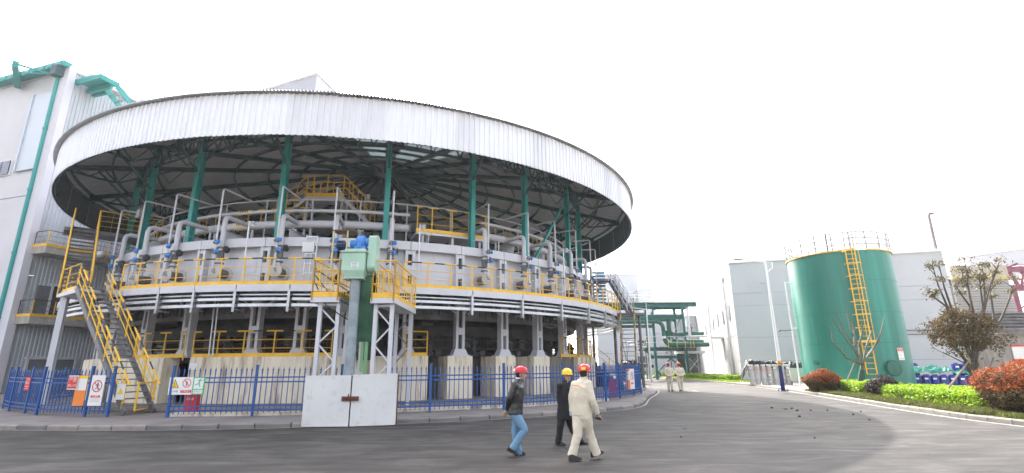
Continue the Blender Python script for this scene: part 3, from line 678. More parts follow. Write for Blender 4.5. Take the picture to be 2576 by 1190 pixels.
# right-hand stair tower
f0 = atY(1566, 965, 30.6); f1 = atY(1603, 965, 30.6); t0 = atY(1562, 792, 33.2)
sdv = V((f1.x-f0.x, 0, 0)); 
stairs('narrow steep steel staircase inside the right end of the blue fence', V((f0.x, 30.6, .2)), V((t0.x, 33.2, 4.95)), sdv, sdv.length, 17, post=6, ms=steel_d, m=mat('grimy_yellow_paint', (.42, .25, .05), .6, 0, .3, 3))
w0 = atY(1581, 789, 34.2); w1 = atY(1527, 708, 36.6)
rl = thing('side_landing', 'grey landing between the two flights at the right of the furnace', 'platform', V((w0.x, 33.6, 4.9)))
b = B(); b.box((w0.x-.4, 33.9, 4.93), (2.4, 1.6, .14)); obj('deck', b, steel_d, rl)
b = B(); b.tube((w0.x-1, 34.2, .2), (w0.x-1, 34.2, 4.9), .1, 8); obj('landing_leg', b, steel_d, rl)
b = B(); b.tube((w0.x+.7, 34.2, .2), (w0.x+.7, 34.2, 4.9), .1, 8); obj('landing_leg', b, steel_d, rl)
stairs('grey steel flight climbing left from the side landing towards the canopy', V((w0.x, 34.2, 5.0)), V((w1.x, 36.0, w1.z)), V((.55, .85, 0)), .9, 13, post=5, m=steel, stripes=False)
tl = thing('top_landing', 'small grey landing at the head of the right-hand grey flight', 'platform', V((w1.x-.8, 36, w1.z)))
b = B(); b.box((w1.x-.9, 36.3, w1.z-.06), (1.8, 1.6, .12)); obj('deck', b, steel_d, tl)
b = B(); b.tube((w1.x-1.2, 36.6, .2), (w1.x-1.2, 36.6, w1.z-.1), .08, 8); obj('landing_leg', b, steel_d, tl)
railing('grey railing round the top right-hand landing', [V((w1.x-.1, 35.5, w1.z)), V((w1.x-1, 35.5, w1.z)), V((w1.x-1.8, 35.5, w1.z))], m=steel, stripes=False, toe=False)
bp = thing('louvre_panel', 'blue slatted panel standing behind the right end of the walkway', 'panel', atY(1510, 765, 37))
for i in range(10): b = B(); q = atY(1510, 765, 37); b.box((q.x, 37, q.z+.25*i+.1), (.9, .06, .17)); obj('slat', b, mat('pale_blue_slat', (.10, .27, .45), .5, 0, .1, 3), bp)
# low concrete steps with a yellow rail, right of the piers
cs = thing('plinth_steps', 'short concrete steps with a striped yellow handrail up to the right end of the plinth', 'steps', atY(1478, 1000, 27.2))
c0 = th(1505, 960, 16.4)
for i in range(8):
    a = c0+.2; b = B(); r1 = 16.5+(7-i)*.27; b.arc(CC, prof(16.4, r1, .18, .42+.24*i), a, a+3.6, 1.8); obj('step', b, concrete_d, cs)
hA, hB = P(c0, 18.7, .2), P(c0, 16.5, 2.1)
for k in (0, .5, 1): b = B(); v = hA.lerp(hB, k); b.tube(v, v+UP*1.0, .03, 7); obj('post', b, yellow, cs)
for z in (.5, 1.0): b = B(); b.tube(hA+UP*z, hB+UP*z, .026, 7); obj('handrail', b, yellow, cs)

# ================================================ DISCHARGE UNIT behind the white gate
pale_g = mat('pale_green_paint', (.38, .56, .44), .42, 0, .06, 2, c2=(.28, .42, .33), c2amt=.5)
green_d = mat('mid_green_paint', (.05, .16, .09), .5, 0, .15, 2, c2=(.02, .06, .04), c2amt=.6)
duct_m = mat('weathered_zinc_duct', (.28, .33, .36), .5, .2, .15, 3, c2=(.17, .20, .21), c2amt=.6, c2scale=2)
blue_m = mat('blue_motor_paint', (.04, .20, .55), .4, 0, .08, 3)
Y0 = 17.3
def q_(x, y, Y=Y0): return atY(x, y, Y)
du = thing('scale_conveyor', 'pale green conveyor head with blue gearbox, on a tall grey duct behind the gate', 'machine', q_(897, 1040)-UP*0)
a0, a1 = q_(870, 640), q_(922, 700); zc0, zc1 = q_(895, 684).z, q_(895, 640).z; xm = (a0.x+a1.x)/2; hw_ = (a1.x-a0.x)/2
b = B(); b.box((xm, Y0, (zc0+zc1)/2), (2*hw_, .7, zc1-zc0)); 
zb = q_(895, 703).z
b.add([(xm+sx*hw_, Y0+sy*.35, zc0) for sx, sy in ((-1, -1), (1, -1), (1, 1), (-1, 1))]+[(xm+sx*hw_*.78+.02, Y0+sy*.26, zb) for sx, sy in ((-1, -1), (1, -1), (1, 1), (-1, 1))], [(0, 4, 5, 1), (1, 5, 6, 2), (2, 6, 7, 3), (3, 7, 4, 0), (4, 7, 6, 5)])
b.box((xm, Y0, zb), (2*hw_*.9, .6, .03)); obj('casing', b, pale_g, du)
b = B(); b.box((xm, Y0, zc1+.03), (2*hw_+.12, .8, .05)); b.box((xm+.02, Y0, zc1+.10), (2*hw_*.9, .6, .08)); obj('lid', b, pale_g, du)
b = B(); b.box((xm+.06, Y0-.356, zc0+.18), (.26, .006, .16)); o = obj('name_plate', b, white_p, du)
b = B()
for z in (.05, 0, -.05): b.box((xm+.06, Y0-.361, zc0+.18+z), (.18, .004, .018))
obj('plate_print', b, steel_d, o)
# belt guard: obround slab, edge towards the road
g0, g1 = q_(941, 600), q_(934, 672); b = B(); gx = g0.x; n = 14; ring = []
for k in range(n+1): a = math.pi*k/n; ring.append((.22*math.cos(a)+.1, g0.z+.12*math.sin(a)))
for k in range(n+1): a = math.pi+math.pi*k/n; ring.append((.30*math.cos(a)+.1, g1.z+.2*math.sin(a)))
m_ = len(ring); vs = [(gx-.14, Y0+y, z) for y, z in ring]+[(gx+.14, Y0+y, z) for y, z in ring]
b.add(vs, [tuple(range(m_)), tuple(range(m_, 2*m_))[::-1]]+[(i, m_+i, m_+(i+1) % m_, (i+1) % m_) for i in range(m_)]); obj('belt_guard', b, pale_g, du)
zg = zc1+.14
b = B(); gxx = q_(911, 600).x; b.lathe((gxx-.16, Y0, zg+.28), [(.20, 0), (.26, .04), (.26, .26), (.20, .30)], 18, (1, 0, 0)); b.box((gxx, Y0, zg+.06), (.42, .42, .12)); b.box((gxx-.02, Y0-.2, zg+.2), (.12, .1, .3))
b.lathe((gxx+.14, Y0, zg+.3), [(.15, 0), (.15, .14), (.08, .2)], 14, (1, 0, 0)); obj('gearbox', b, blue_m, du, True)
b = B(); b.lathe((gxx-.40, Y0, zg+.24), [(.10, 0), (.14, .03), (.14, .24)], 14, (1, 0, 0)); obj('coupling', b, blue_m, du, True)
b = B(); mx_ = q_(860, 605).x; b.lathe((mx_-.14, Y0, zg+.2), [(.10, -.02), (.15, 0), (.15, .26), (.1, .3)], 16, (1, 0, 0))
for k in range(12): a = 2*math.pi*k/12; b.box((mx_, Y0+.16*math.cos(a), zg+.2+.16*math.sin(a)), (.24, .012, .03), (V((1, 0, 0)), V((-math.sin(a), math.cos(a), 0)), V((0, math.cos(a), math.sin(a)))))
obj('motor', b, mat('navy_motor_paint', (.02, .04, .12), .4, 0, .1, 3), du, True)
b = B(); hx0, hx1 = q_(842, 582).x, q_(897, 582).x; hz = q_(870, 583).z; b.box(((hx0+hx1)/2, Y0+.05, hz), (hx1-hx0, .6, .03)); obj('rain_hood', b, mat('brown_rusted_sheet', (.16, .09, .05), .7, 0, .3, 4), du)
for x in (846, 880): b = B(); v = q_(x, 583); b.bar((v.x, Y0-.2, zc1-.6), (v.x, Y0-.2, hz), .045, .045); obj('hood_post', b, mat('cream_post_paint', (.5, .45, .25), .6, 0, .1, 3), du)
b = B(); v = q_(895, 705); b.tube((v.x, Y0, .13), (v.x, Y0, zb), .17, 20); 
for z in (1.9, 3.4): b.tube((v.x, Y0, z), (v.x, Y0, z+.03), .176, 20)
obj('duct', b, duct_m, du, True)
# dark green inclined conveyor body running back under the furnace
b = B(); e0, e1 = V((q_(925, 700, 18).x, 18.0, 4.6)), V((q_(924, 862, 23).x, 22.6, 2.3))
b.bar(e0, e1, .62, .75); b.bar(V((e0.x, e0.y, 4.9)), e0-UP*.4, .6, .6); b.bar(e0+V((0, -.3, .3)), e0+V((0, .5, -1.9)), .6, .8); obj('inclined_trough', b, green_d, du)
b = B(); v = q_(929, 756, 18.2); b.bar((v.x, 18.2, .2), (v.x, 18.2, v.z), .10, .10); b.bar((v.x, 18.2, 3.1), (v.x-.5, 18.2, 3.1), .05, .05); obj('prop', b, mat('light_green_paint', (.22, .45, .22), .5, 0, .1, 2), du)
b = B(); v = q_(911, 880, 20); b.bar((v.x, 20, 1.5), (v.x, 20, 3.0), .1, .1); obj('prop', b, MATS['light_green_paint'], du)
# two yellow balcony cages on braced legs
def balcony(lab, x0, x1, ytop, Yf, Yb, zf):
    """x0..x1 at the front edge"""
    t = thing('balcony', lab, 'balcony', V((x0, Yf, zf)), 'yellow balconies either side of the conveyor head')
    b = B(); b.box(((x0+x1)/2, (Yf+Yb)/2, zf-.09), (x1-x0+.1, Yb-Yf, .18)); obj('deck', b, steel, t)
    for xa, ya, xb, yb, n in ((x0, Yf, x1, Yf, 4), (x0, Yf, x0, Yb, 9), (x1, Yf, x1, Yb, 9)):
        for i in range(n+1):
            u = i/n; r = .03 if i in (0, n) else .018
            b = B(); b.tube((xa+(xb-xa)*u, ya+(yb-ya)*u, zf-(.12 if i in (0, n) else 0)), (xa+(xb-xa)*u, ya+(yb-ya)*u, zf+(1.32 if i in (0, n) or yb != ya else .95)), r, 6); obj('post' if i in (0, n) else 'baluster', b, yellow, t)
        for z, r in ((1.32, .03), (.95, .02), (.5, .02)):
            b = B(); b.tube((xa, ya, zf+z), (xb, yb, zf+z), r, 6); obj('rail', b, yellow, t)
        b = B(); b.bar((xa, ya, zf+.09), (xb, yb, zf+.09), .015, .18); obj('toe_board', b, yellow, t)
    lx = ((x0+.25, x1-.02), (x0+.1, x1-.08))[x0 > -6]
    for i, x in enumerate(lx):
        for Y in (Yf+.25, Yb-.4): b = B(); b.bar((x, Y, .13), (x, Y, zf-.18), .13, .13); obj('leg', b, steel, t)
    zz = [zf-.35-k*.62 for k in range(6)]
    for i in range(5):
        a_, c_ = (lx if i % 2 == 0 else lx[::-1]); b = B(); b.bar((a_, Yf+.25, zz[i]), (c_, Yf+.25, zz[i+1]), .05, .05); obj('brace', b, steel, t)
        if i < 3: b = B(); b.bar((c_, Yb-.4, zz[i]), (a_, Yb-.4, zz[i+1]), .05, .05); obj('brace', b, steel_d, t)
    b = B(); b.bar((lx[0], Yf+.25, zz[0]+.1), (lx[1], Yf+.25, zz[0]+.1), .06, .06); obj('brace', b, steel, t)
    return t
balcony('yellow barred balcony cage left of the conveyor head', q_(785, 740).x, q_(850, 740).x, 0, Y0, 20.9, 4.07)
balcony('yellow barred balcony cage right of the conveyor head', q_(936, 740).x, q_(990, 740).x, 0, Y0, 21.2, 4.02)
b = B()
for k, (sx, dz) in enumerate(((0, 0), (.15, -.35), (.02, -.75))):
    p0 = q_(788, 672+k*8); b.path([p0+V((0, .1, dz*.3)), p0+V((.5, .1, -.35+dz)), p0+V((1.1, .15, -.75+dz)), p0+V((1.5, .3, -1.0+dz))], .018, 6)
obj('slung_cable', b, rubber, None, label='black cables slung diagonally behind the left balcony bars', cat='cable', base=q_(788, 700))
# white gate at the kerb
gz = q_(800, 945, 15.5).z
gt = thing('gate', 'closed white steel double gate with a rusty hasp, at the kerb', 'gate', V((-4.9, 15.6, 0)))
ga, gm, gc = gnd(761, 1074, .02), gnd(877.5, 1073, .02), gnd(991, 1069, .02)
def leaf(a, c, za, zc, m):
    d = (c-a); d.z = 0; l = d.length; d.normalize(); nn = V((d.y, -d.x, 0)); b = B(); t_ = .03
    vs = []
    for s_ in (-t_, t_):
        for v, z in ((a, .03), (c, .03), (c, zc), (a, za)): vs.append(V((v.x, v.y, z))+nn*s_)
    b.add(vs, [(0, 1, 2, 3), (7, 6, 5, 4), (0, 4, 5, 1), (1, 5, 6, 2), (2, 6, 7, 3), (3, 7, 4, 0)]); o = obj('gate_leaf', b, m, gt)
    f = B()
    for v, w_, z0, z1 in ((a, a, .03, za), (c, c, .03, zc)): f.bar(V((v.x, v.y, .03)), V((v.x, v.y, z1)), .05, .07)
    f.bar(V((a.x, a.y, za-.02)), V((c.x, c.y, zc-.02)), .07, .05); f.bar(V((a.x, a.y, .05)), V((c.x, c.y, .05)), .07, .05); obj('leaf_frame', f, m, o)
white_gate = mat('chalky_white_gate_paint', (.66, .65, .635), .6, 0, .07, 1.2, c2=(.36, .32, .28), c2amt=.6, c2scale=4, contrast=(.55, .78), bump=.25, bscale=7)
gm1, gm2 = gm+V((-.015, 0, 0)), gm+V((.02, 0, 0))
leaf(ga, gm1, gz, gz-.0, white_gate); leaf(gm2, gc, gz+.01, gz+.04, white_gate)
b = B(); hz_ = q_(878, 1002, 15.5).z
b.box((gm.x, gm.y-.06, hz_), (.50, .03, .13)); b.tube((gm.x-.05, gm.y-.09, hz_), (gm.x-.05, gm.y-.09, hz_+.14), .015, 6); b.tube((gm.x-.2, gm.y-.085, hz_+.02), (gm.x+.12, gm.y-.085, hz_+.02), .018, 6); obj('hasp', b, rust, gt)
for v, s_ in ((ga, 1), (gc, -1)):
    for z in (.25, .75, 1.15): b = B(); b.tube(V((v.x+s_*.01, v.y-.04, z-.04)), V((v.x+s_*.01, v.y-.04, z+.04)), .014, 7); obj('hinge', b, white_gate, gt)
for v in (ga, gc): b = B(); b.bar(V((v.x, v.y+.12, 0)), V((v.x, v.y+.12, gz)), .09, .09); obj('gate_post', b, rust, gt)
# ================================================ BLUE FENCE
pkb = B(); pkb.box((0, 0, .78), (.024, .024, 1.36))
pkb.add([(-.03, -.01, 1.46), (.03, -.01, 1.46), (.03, .01, 1.46), (-.03, .01, 1.46), (0, 0, 1.60)], [(0, 1, 4), (1, 2, 4), (2, 3, 4), (3, 0, 4), (3, 2, 1, 0)])
pkb.box((0, 0, 1.40), (.055, .02, .02))
pkm = mesh('picket', pkb, fence_m)
pob = B(); pob.box((0, 0, .82), (.075, .075, 1.64)); pob.box((0, 0, 1.65), (.085, .085, .03)); pom = mesh('post', pob, fence_m)
def fence(lab, posts, pp=.172, z=.125):
    posts = [V((p.x, p.y, z)) for p in posts]; t = thing('picket_fence', lab, 'fence', posts[0], 'blue picket fences round the furnace')
    for i, p in enumerate(posts):
        nb = posts[i+1] if i+1 < len(posts) else posts[i-1]; d = nb-p; inst('post', pom, t, p, math.atan2(d.y, d.x))
    for p, q in zip(posts, posts[1:]):
        d = q-p; n = max(1, round(d.length/pp))
        for zz in (.20, .34, 1.10, 1.25): b = B(); b.bar(p+UP*zz, q+UP*zz, .03, .045); obj('rail', b, fence_m, t)
        for i in range(1, n): inst('picket', pkm, t, p.lerp(q, i/n)+V((0, 0, random.uniform(-.01, .01))), math.atan2(d.y, d.x))
    return t
R2 = 21.5
FP = {-121.6: 20.21, -116: 20.62, -110.8: 20.93, -107.2: 21.29, -100.7: 21.44, -98.3: 21.44, -92.2: 21.59, -85: 21.45, -77.5: 21.6, -73.5: 21.8, -69.5: 21.87, -62.3: 22.05, -54.7: 21.88, -47.1: 21.6, -41.9: 21.08, -35.6: 20.7, -29.4: 20.33}
fl = [V((-22.5, 32.5, 0)), V((-22.9, 29.6, 0)), V((-23.2, 26.6, 0)), P(-121.6, 20.21)]+[P(a, FP[a]) for a in (-116, -110.8, -107.2, -100.7, -98.3)]
fence('blue picket fence left of the staircase, curving back towards the hall, with notices on it', fl)
fence('blue picket fence between the staircase and the white gate', [P(a, FP[a]) for a in (-92.2, -85, -77.5)])
fence('blue picket fence right of the white gate, curving round to the road corner', [P(a, FP[a]) for a in (-73.5, -69.5, -62.3, -54.7, -47.1, -41.9, -35.6, -29.4)]+[P(-27, 19.4), P(-25, 17.8)])
# ================================================ SIGNS
sg_w = mat('sign_white', (.74, .72, .69), .5, 0, .03, 3); sg_o = mat('sign_orange', (.80, .22, .03), .5, 0, .05, 3); sg_y = mat('sign_yellow', (.80, .55, .02), .5, 0, .04, 3)
sg_r = mat('sign_red', (.62, .04, .04), .5, 0, .05, 3); sg_g = mat('sign_green', (.03, .40, .16), .5, 0, .05, 3); ink = mat('sign_ink', (.05, .05, .05), .6, 0, .05, 3)
def frame_at(p, t, z):
    """a sign plane at p whose normal points outwards (towards the road); returns point maker (u right, v up, d out)"""
    n = V((math.cos(R_(t)), math.sin(R_(t)), 0)); u = V((-n.y, n.x, 0))
    return lambda a, b_, d=0: V((p.x, p.y, z))+u*a+UP*b_+n*d
def quad(b, F, u0, v0, u1, v1, d):
    b.add([F(u0, v0, d), F(u1, v0, d), F(u1, v1, d), F(u0, v1, d)], [(0, 1, 2, 3)])
def board(F, w_, h, m, parent, nm='board', u=0, v=0, th_=.012):
    b = B(); vs = [F(u+a*w_, v+c*h, d) for d in (0, th_) for a, c in ((-.5, -.5), (.5, -.5), (.5, .5), (-.5, .5))]
    b.add(vs, [(0, 1, 2, 3), (7, 6, 5, 4), (0, 4, 5, 1), (1, 5, 6, 2), (2, 6, 7, 3), (3, 7, 4, 0)]); return obj(nm, b, m, parent)
def circ(F, u, v, r, r2, m, parent, nm='ring', d=.016, sx=1):
    b = B(); n = 28
    for i in range(n):
        a, c = 2*math.pi*i/n, 2*math.pi*(i+1)/n
        b.add([F(u+sx*r*math.cos(a), v+r*math.sin(a), d), F(u+sx*r*math.cos(c), v+r*math.sin(c), d), F(u+sx*r2*math.cos(c), v+r2*math.sin(c), d), F(u+sx*r2*math.cos(a), v+r2*math.sin(a), d)], [(0, 1, 2, 3)])
    a = R_(135); k = .16*r; p = V((math.cos(a), math.sin(a), 0)); q = V((-p.y, p.x, 0))*k*.5
    pts = [p*r*.95+q, p*r*.95-q, -p*r*.95-q, -p*r*.95+q]
    b.add([F(u+v_.x*sx, v+v_.y, d+.001) for v_ in pts], [(0, 1, 2, 3)]); return obj(nm, b, m, parent)
def text(F, s, u, v, size, m, parent, d=.016, nm='lettering', sx=1):
    cu = bpy.data.curves.new('t', 'FONT'); cu.body = s; cu.size = size; cu.align_x = 'CENTER'; cu.align_y = 'CENTER'; cu.resolution_u = 2
    to = bpy.data.objects.new('t', cu); col.objects.link(to); bpy.context.view_layer.update()
    dg = bpy.context.evaluated_depsgraph_get(); me = bpy.data.meshes.new_from_object(to.evaluated_get(dg)); bpy.data.objects.remove(to)
    o_ = org(parent)
    for vv in me.vertices: vv.co = F(u+vv.co.x*sx, v+vv.co.y, d)-o_
    me.materials.clear(); me.materials.append(m); o = bpy.data.objects.new(nm, me); col.objects.link(o); o.parent = parent; return o
def fig(F, u, v, h, m, parent, pts, nm='pictogram', d=.017):
    b = B()
    for (a, c), (e, f), w_ in pts:
        p = V((a, c, 0)); q = V((e, f, 0)); t = (q-p).normalized(); nn = V((-t.y, t.x, 0))*w_/2
        b.add([F(u+w.x*h, v+w.y*h, d) for w in (p+nn, p-nn, q-nn, q+nn)], [(0, 1, 2, 3)])
    return obj(nm, b, m, parent)
walker = [((0, .42), (.0, .28), .16), ((0, .28), (.02, -.05), .13), ((0, .2), (.2, .05), .07), ((0, .2), (-.18, .12), .07), ((.02, -.05), (.16, -.45), .08), ((.02, -.05), (-.14, -.28), .08), ((-.14, -.28), (-.30, -.30), .07)]
fg = 'signs hung on the blue fence'
a = th(240, 1000, 21.5); p = P(a, 21.5); t = thing('sign', 'tall white sign with a crossed-out climbing figure, wired to the left fence', 'sign', V((p.x, p.y, .6)), fg)
F = frame_at(p, a, .125); board(F, .53, 1.0, sg_w, t, v=.86); circ(F, 0, 1.0, .20, .165, sg_r, t); fig(F, 0.02, 1.0, .3, ink, t, walker)
b = B(); quad(b, F, -.19, .63, .19, .70, .015); quad(b, F, -.19, .61, .19, .617, .015); obj('caption_bar', b, sg_r, t); text(F, '禁止攀爬', 0, .665, .06, sg_w, t)
b = B(); quad(b, F, -.18, .545, .18, .552, .015); quad(b, F, -.18, .50, .18, .506, .015); obj('small_print', b, ink, t)
a = th(198.5, 1000, 21.5); p = P(a, 21.49); t = thing('sign', 'orange, yellow and white board hung between the red notice and the tall white sign', 'sign', V((p.x, p.y, .6)), fg)
F = frame_at(p, a, .125); board(F, .46, 1.0, sg_o, t, v=.86)
b = B(); quad(b, F, -.22, 1.25, .22, 1.33, .014); obj('yellow_band', b, sg_y, t); b = B(); quad(b, F, -.22, .86, .22, 1.245, .014); obj('white_panel', b, sg_w, t)
a = th(184, 970, 21.5); p = P(a, 21.53); t = thing('sign', 'small red notice with two lines of white characters beside the orange board', 'sign', V((p.x, p.y, .9)), fg)
F = frame_at(p, a, .125); board(F, .42, .47, sg_w, t, v=1.12); board(F, .40, .40, sg_r, t, nm='red_panel', v=1.12, th_=.015)
text(F, '严禁', 0, 1.21, .17, sg_w, t, d=.018, sx=.95); text(F, '烟火入内', 0, 1.02, .10, sg_w, t, d=.018, sx=.9)
a = th(67, 970, 21.0); p = P(a, 20.98); t = thing('sign', 'narrow red notice with pale print on the far left fence bend', 'sign', V((p.x, p.y, .9)), fg)
F = frame_at(p, a, .125); board(F, .30, .48, sg_r, t, v=1.05)
text(F, '严禁', 0, 1.2, .1, sg_w, t); text(F, '烟火', 0, 1.08, .12, sg_w, t); b = B(); quad(b, F, -.1, .95, .1, .97, .015); quad(b, F, -.12, .88, .12, .89, .015); obj('small_print', b, sg_w, t)
# triple sign
a = th(470, 970, 21.6); p = P(a, 21.6); t = thing('sign', 'triple safety board with yellow skull triangle, red no-fire circle and green running man', 'sign', V((p.x, p.y, .9)), fg)
F = frame_at(p, a, .125); w3 = 1.20; board(F, .80, .56, sg_w, t, u=-.20, v=1.0); board(F, .40, .56, sg_g, t, nm='green_board', u=.405, v=1.0)
b = B(); b.add([F(-.57, .93, .014), F(-.25, .93, .014), F(-.41, 1.22, .014)], [(0, 1, 2)]); o = obj('warning_triangle', b, ink, t)
b = B(); b.add([F(-.54, .945, .016), F(-.28, .945, .016), F(-.41, 1.185, .016)], [(0, 1, 2)]); obj('yellow_face', b, sg_y, t)
fig(F, -.41, 1.02, .2, ink, t, [((-.09, .22), (.09, .22), .16), ((-.05, .08), (.05, .08), .08), ((-.25, -.1), (.25, -.28), .05), ((.25, -.1), (-.25, -.28), .05)], nm='skull_and_bones')
text(F, '当心中毒', -.41, .82, .075, ink, t); circ(F, 0.0, 1.09, .145, .12, sg_r, t); fig(F, 0, 1.09, .22, ink, t, [((-.05, .3), (-.08, -.2), .08), ((.1, .2), (.0, -.3), .08), ((-.2, -.3), (.1, -.35), .06)], nm='flame_and_match')
b = B(); quad(b, F, -.18, .78, .19, .87, .015); obj('caption_bar', b, sg_r, t); text(F, '严禁烟火', 0.0, .825, .078, sg_w, t, d=.018)
b = B(); quad(b, F, .24, .90, .56, 1.25, .015); quad(b, F, .24, .75, .56, .87, .015); obj('white_panel', b, sg_w, t)
fig(F, .41, 1.08, .32, sg_g, t, [((.12, .48), (.2, .48), .09), ((.1, .38), (0, 0), .13), ((.1, .36), (-.2, .26), .07), ((.1, .36), (.35, .24), .07), ((0, 0), (.16, -.35), .09), ((0, 0), (-.15, -.1), .09), ((-.15, -.1), (-.42, -.12), .08)])
text(F, '紧急出口', .40, .81, .075, sg_g, t, d=.018)
# right hand orange + white board
a = th(1587, 960, 20.8); p = P(a-.2, 20.8); t = thing('sign', 'orange and white board with a crossed-out figure, at the right fence end', 'sign', V((p.x, p.y, .6)), fg)
F = frame_at(p, a, .125); board(F, 1.0, 1.0, sg_w, t, v=.86); 
b = B(); quad(b, F, -.5, .36, -.05, .82, .014); quad(b, F, -.5, 1.24, -.05, 1.36, .014); obj('orange_panel', b, sg_o, t)
circ(F, .21, 1.0, .20, .17, sg_r, t); fig(F, .23, 1.0, .3, ink, t, walker); b = B(); quad(b, F, .05, .60, .38, .69, .015); obj('caption_bar', b, sg_r, t); text(F, '禁止攀爬', .215, .645, .07, sg_w, t, d=.018)
# warning sign on the stair
p = gnd(309, 1010, .4); p = V((-13.62, 18.0, .6)); t = thing('sign', 'narrow white sign with a yellow triangle tied to the foot of the yellow stairs', 'sign', p)
F = frame_at(V((-13.62, 18.0, 0)), -70, .62); board(F, .25, .52, sg_w, t, v=.3); b = B(); b.add([F(-.09, .22, .014), F(.09, .22, .014), F(0, .44, .014)], [(0, 1, 2)]); obj('warning_triangle', b, sg_y, t)
# fire extinguisher boxes
for x, y, l in ((484, 1005, 'red metal extinguisher box behind the fence under the green running-man sign'), (1544, 985, 'dark red extinguisher box behind the right end of the fence')):
    a = th(x, y, 20.6 if x < 1000 else 20.2); p = P(a, 20.6 if x < 1000 else 20.2); t = thing('extinguisher_box', l, 'box', V((p.x, p.y, .15)), 'red extinguisher boxes'); F = frame_at(p, a, .15)
    ax = (V((-math.sin(R_(a)), math.cos(R_(a)), 0)), V((math.cos(R_(a)), math.sin(R_(a)), 0)), UP)
    b = B(); b.box(F(0, .42), (.42, .24, .80), ax); obj('case', b, red_p, t)
    for s_ in (-.105, .105): b = B(); b.box(F(s_, .42, .125), (.195, .012, .76), ax); o = obj('door', b, red_p, t)
    b = B(); b.box(F(0, .84), (.46, .28, .03), ax); obj('lid', b, mat('dark_red_paint', (.2, .01, .01), .5, 0, .1, 3), t)
    text(F, '灭火器', 0, .5, .09, sg_w, t, d=.135); text(F, '119', 0, .25, .09, sg_w, t, d=.135)
# lamps on the walkway
gl = mat('lamp_glass', (.6, .6, .6), .15, 0, .02, 3)
for x, y0, y1, l, R in ((609, 704, 554, 'grey pole lamp on the walkway beneath the cream pipe labels', 18.1), (1051, 713, 564, 'grey pole lamp on the walkway right of the yellow cages', 18.1), (1421, 743, 624, 'grey pole lamp on the right bend of the walkway', 18.1), (914, 560, 488, 'small white pole light above the furnace right of the crossover stairs', 13.5)):
    a = th(x, y0, R); d = ray(x, y1); pos = P(a, R); D_ = math.hypot(pos.x, pos.y); z1 = HC+d.z/math.hypot(d.x, d.y)*D_; z0 = 5.04 if R > 15 else 7.45
    t = thing('pole_lamp', l, 'lamp', V((pos.x, pos.y, z0)), 'pole lamps on the furnace')
    b = B(); b.tube((pos.x, pos.y, z0), (pos.x, pos.y, z1), .035, 8); obj('pole', b, galv, t)
    b = B(); b.lathe((pos.x+.16, pos.y, z1-.12), [(.05, -.1), (.12, -.04), (.12, .05), (.05, .12)], 12, (.3, -.3, 1)); o = obj('lamp_head', b, galv, t, True)
    b = B(); b.ell((pos.x+.17, pos.y-.02, z1-.2), (.08, .08, .07)); obj('lamp_glass', b, gl, o, True)
# floodlights
for x, y, R, l in ((353, 538, 16.2, 'square grey floodlight on the far left teal column'), (777, 623, 16.7, 'square white floodlight on top of the galvanised ladder frame')):
    a = th(x, y, R); pos = P(a, R); d = ray(x, y); z = HC+d.z/math.hypot(d.x, d.y)*math.hypot(pos.x, pos.y); t = thing('floodlight', l, 'floodlight', V((pos.x, pos.y, z-.22)))
    F = frame_at(pos, a, z); AX = (V((-math.sin(R_(a)), math.cos(R_(a)), 0)), V((math.cos(R_(a)), math.sin(R_(a)), 0)), UP)
    b = B(); b.box(F(0, 0, .05), (.5, .14, .44), AX); obj('housing', b, galv if x < 500 else white_p, t); b = B(); b.box(F(0, 0, .125), (.42, .02, .36), AX); obj('lens', b, gl, t)
    b = B(); b.box(F(0, 0, -.15), (.06, .3, .06), AX); obj('bracket', b, steel, t)
a = th(780, 660, 16.7); t = thing('ladder_frame', 'bright galvanised ladder frame standing against the shell left of the balcony cage', 'ladder', P(a, 16.7, 5.04)); pos = P(a, 16.7); F = frame_at(pos, a, 5.04)
for u in (-.24, .24): b = B(); b.bar(F(u, 0), F(u, 2.55), .05, .05); obj('rail', b, galv, t)
for z in (.35, .8, 1.25, 1.7, 2.1, 2.5): b = B(); b.bar(F(-.24, z), F(.24, z), .05, .05); obj('rung', b, galv, t)
b = B(); b.bar(F(.02, .3), F(.02, 2.0), .05, .05); obj('rail', b, galv, t)

# ================================================ LEFT HALL
L0 = V((-33.9, 33.8, 0)); E1 = V((.954, -.301, 0)); E2 = V((.301, .954, 0)); HH = 24.2
wall_w = mat('white_wall_panel', (.58, .56, .585), .6, 0, .04, .4, c2=(.50, .48, .50), c2amt=.5, c2scale=.25)
hall = thing('factory_hall', 'tall white factory hall at the left with ribbed side wall, teal gutter and pale pilaster', 'building', L0)
def LP(u, v, z, o=0): return L0-E1*u+E2*v+E1*o+UP*z    # u to the left on the front face, v back along the side wall
AXL = (E1, E2, UP)
b = B(); b.box(LP(30, .25, 7.0), (60, .3, 14.0), AXL); obj('front_wall', b, wall_w, hall)
b = B(); b.box(LP(30, .25, 14.06+(HH-14.06)/2), (60, .3, HH-14.06), AXL); obj('front_wall', b, wall_w, hall)
b = B(); b.box(LP(.0, .06, HH/2, -.32), (.95, .5, HH), AXL); obj('corner_pilaster', b, mat('pale_render', (.60, .58, .62), .7, 0, .05, .6), hall)
for kz in range(3):
    b = B(); z0 = HH*kz/3; z1 = HH*(kz+1)/3-.01; v = .32; vs = []; 
    while v < 44:
        for dv, dd in ((0, 0), (.11, 0), (.14, .06), (.22, .06), (.25, 0)): vs.append((v+dv, dd))
        v += .25
    k = len(vs); b.add([LP(0, q, z, -.12+d) for z in (z0, z1) for q, d in vs], [(i, i+1, k+i+1, k+i) for i in range(k-1)])
    obj('ribbed_cladding', b, grey_sheet, hall)
b = B(); b.box(LP(0, 22.5, HH/2, -.4), (.3, 43, HH-.3), AXL); obj('backing_wall', b, grey_sheet, hall)
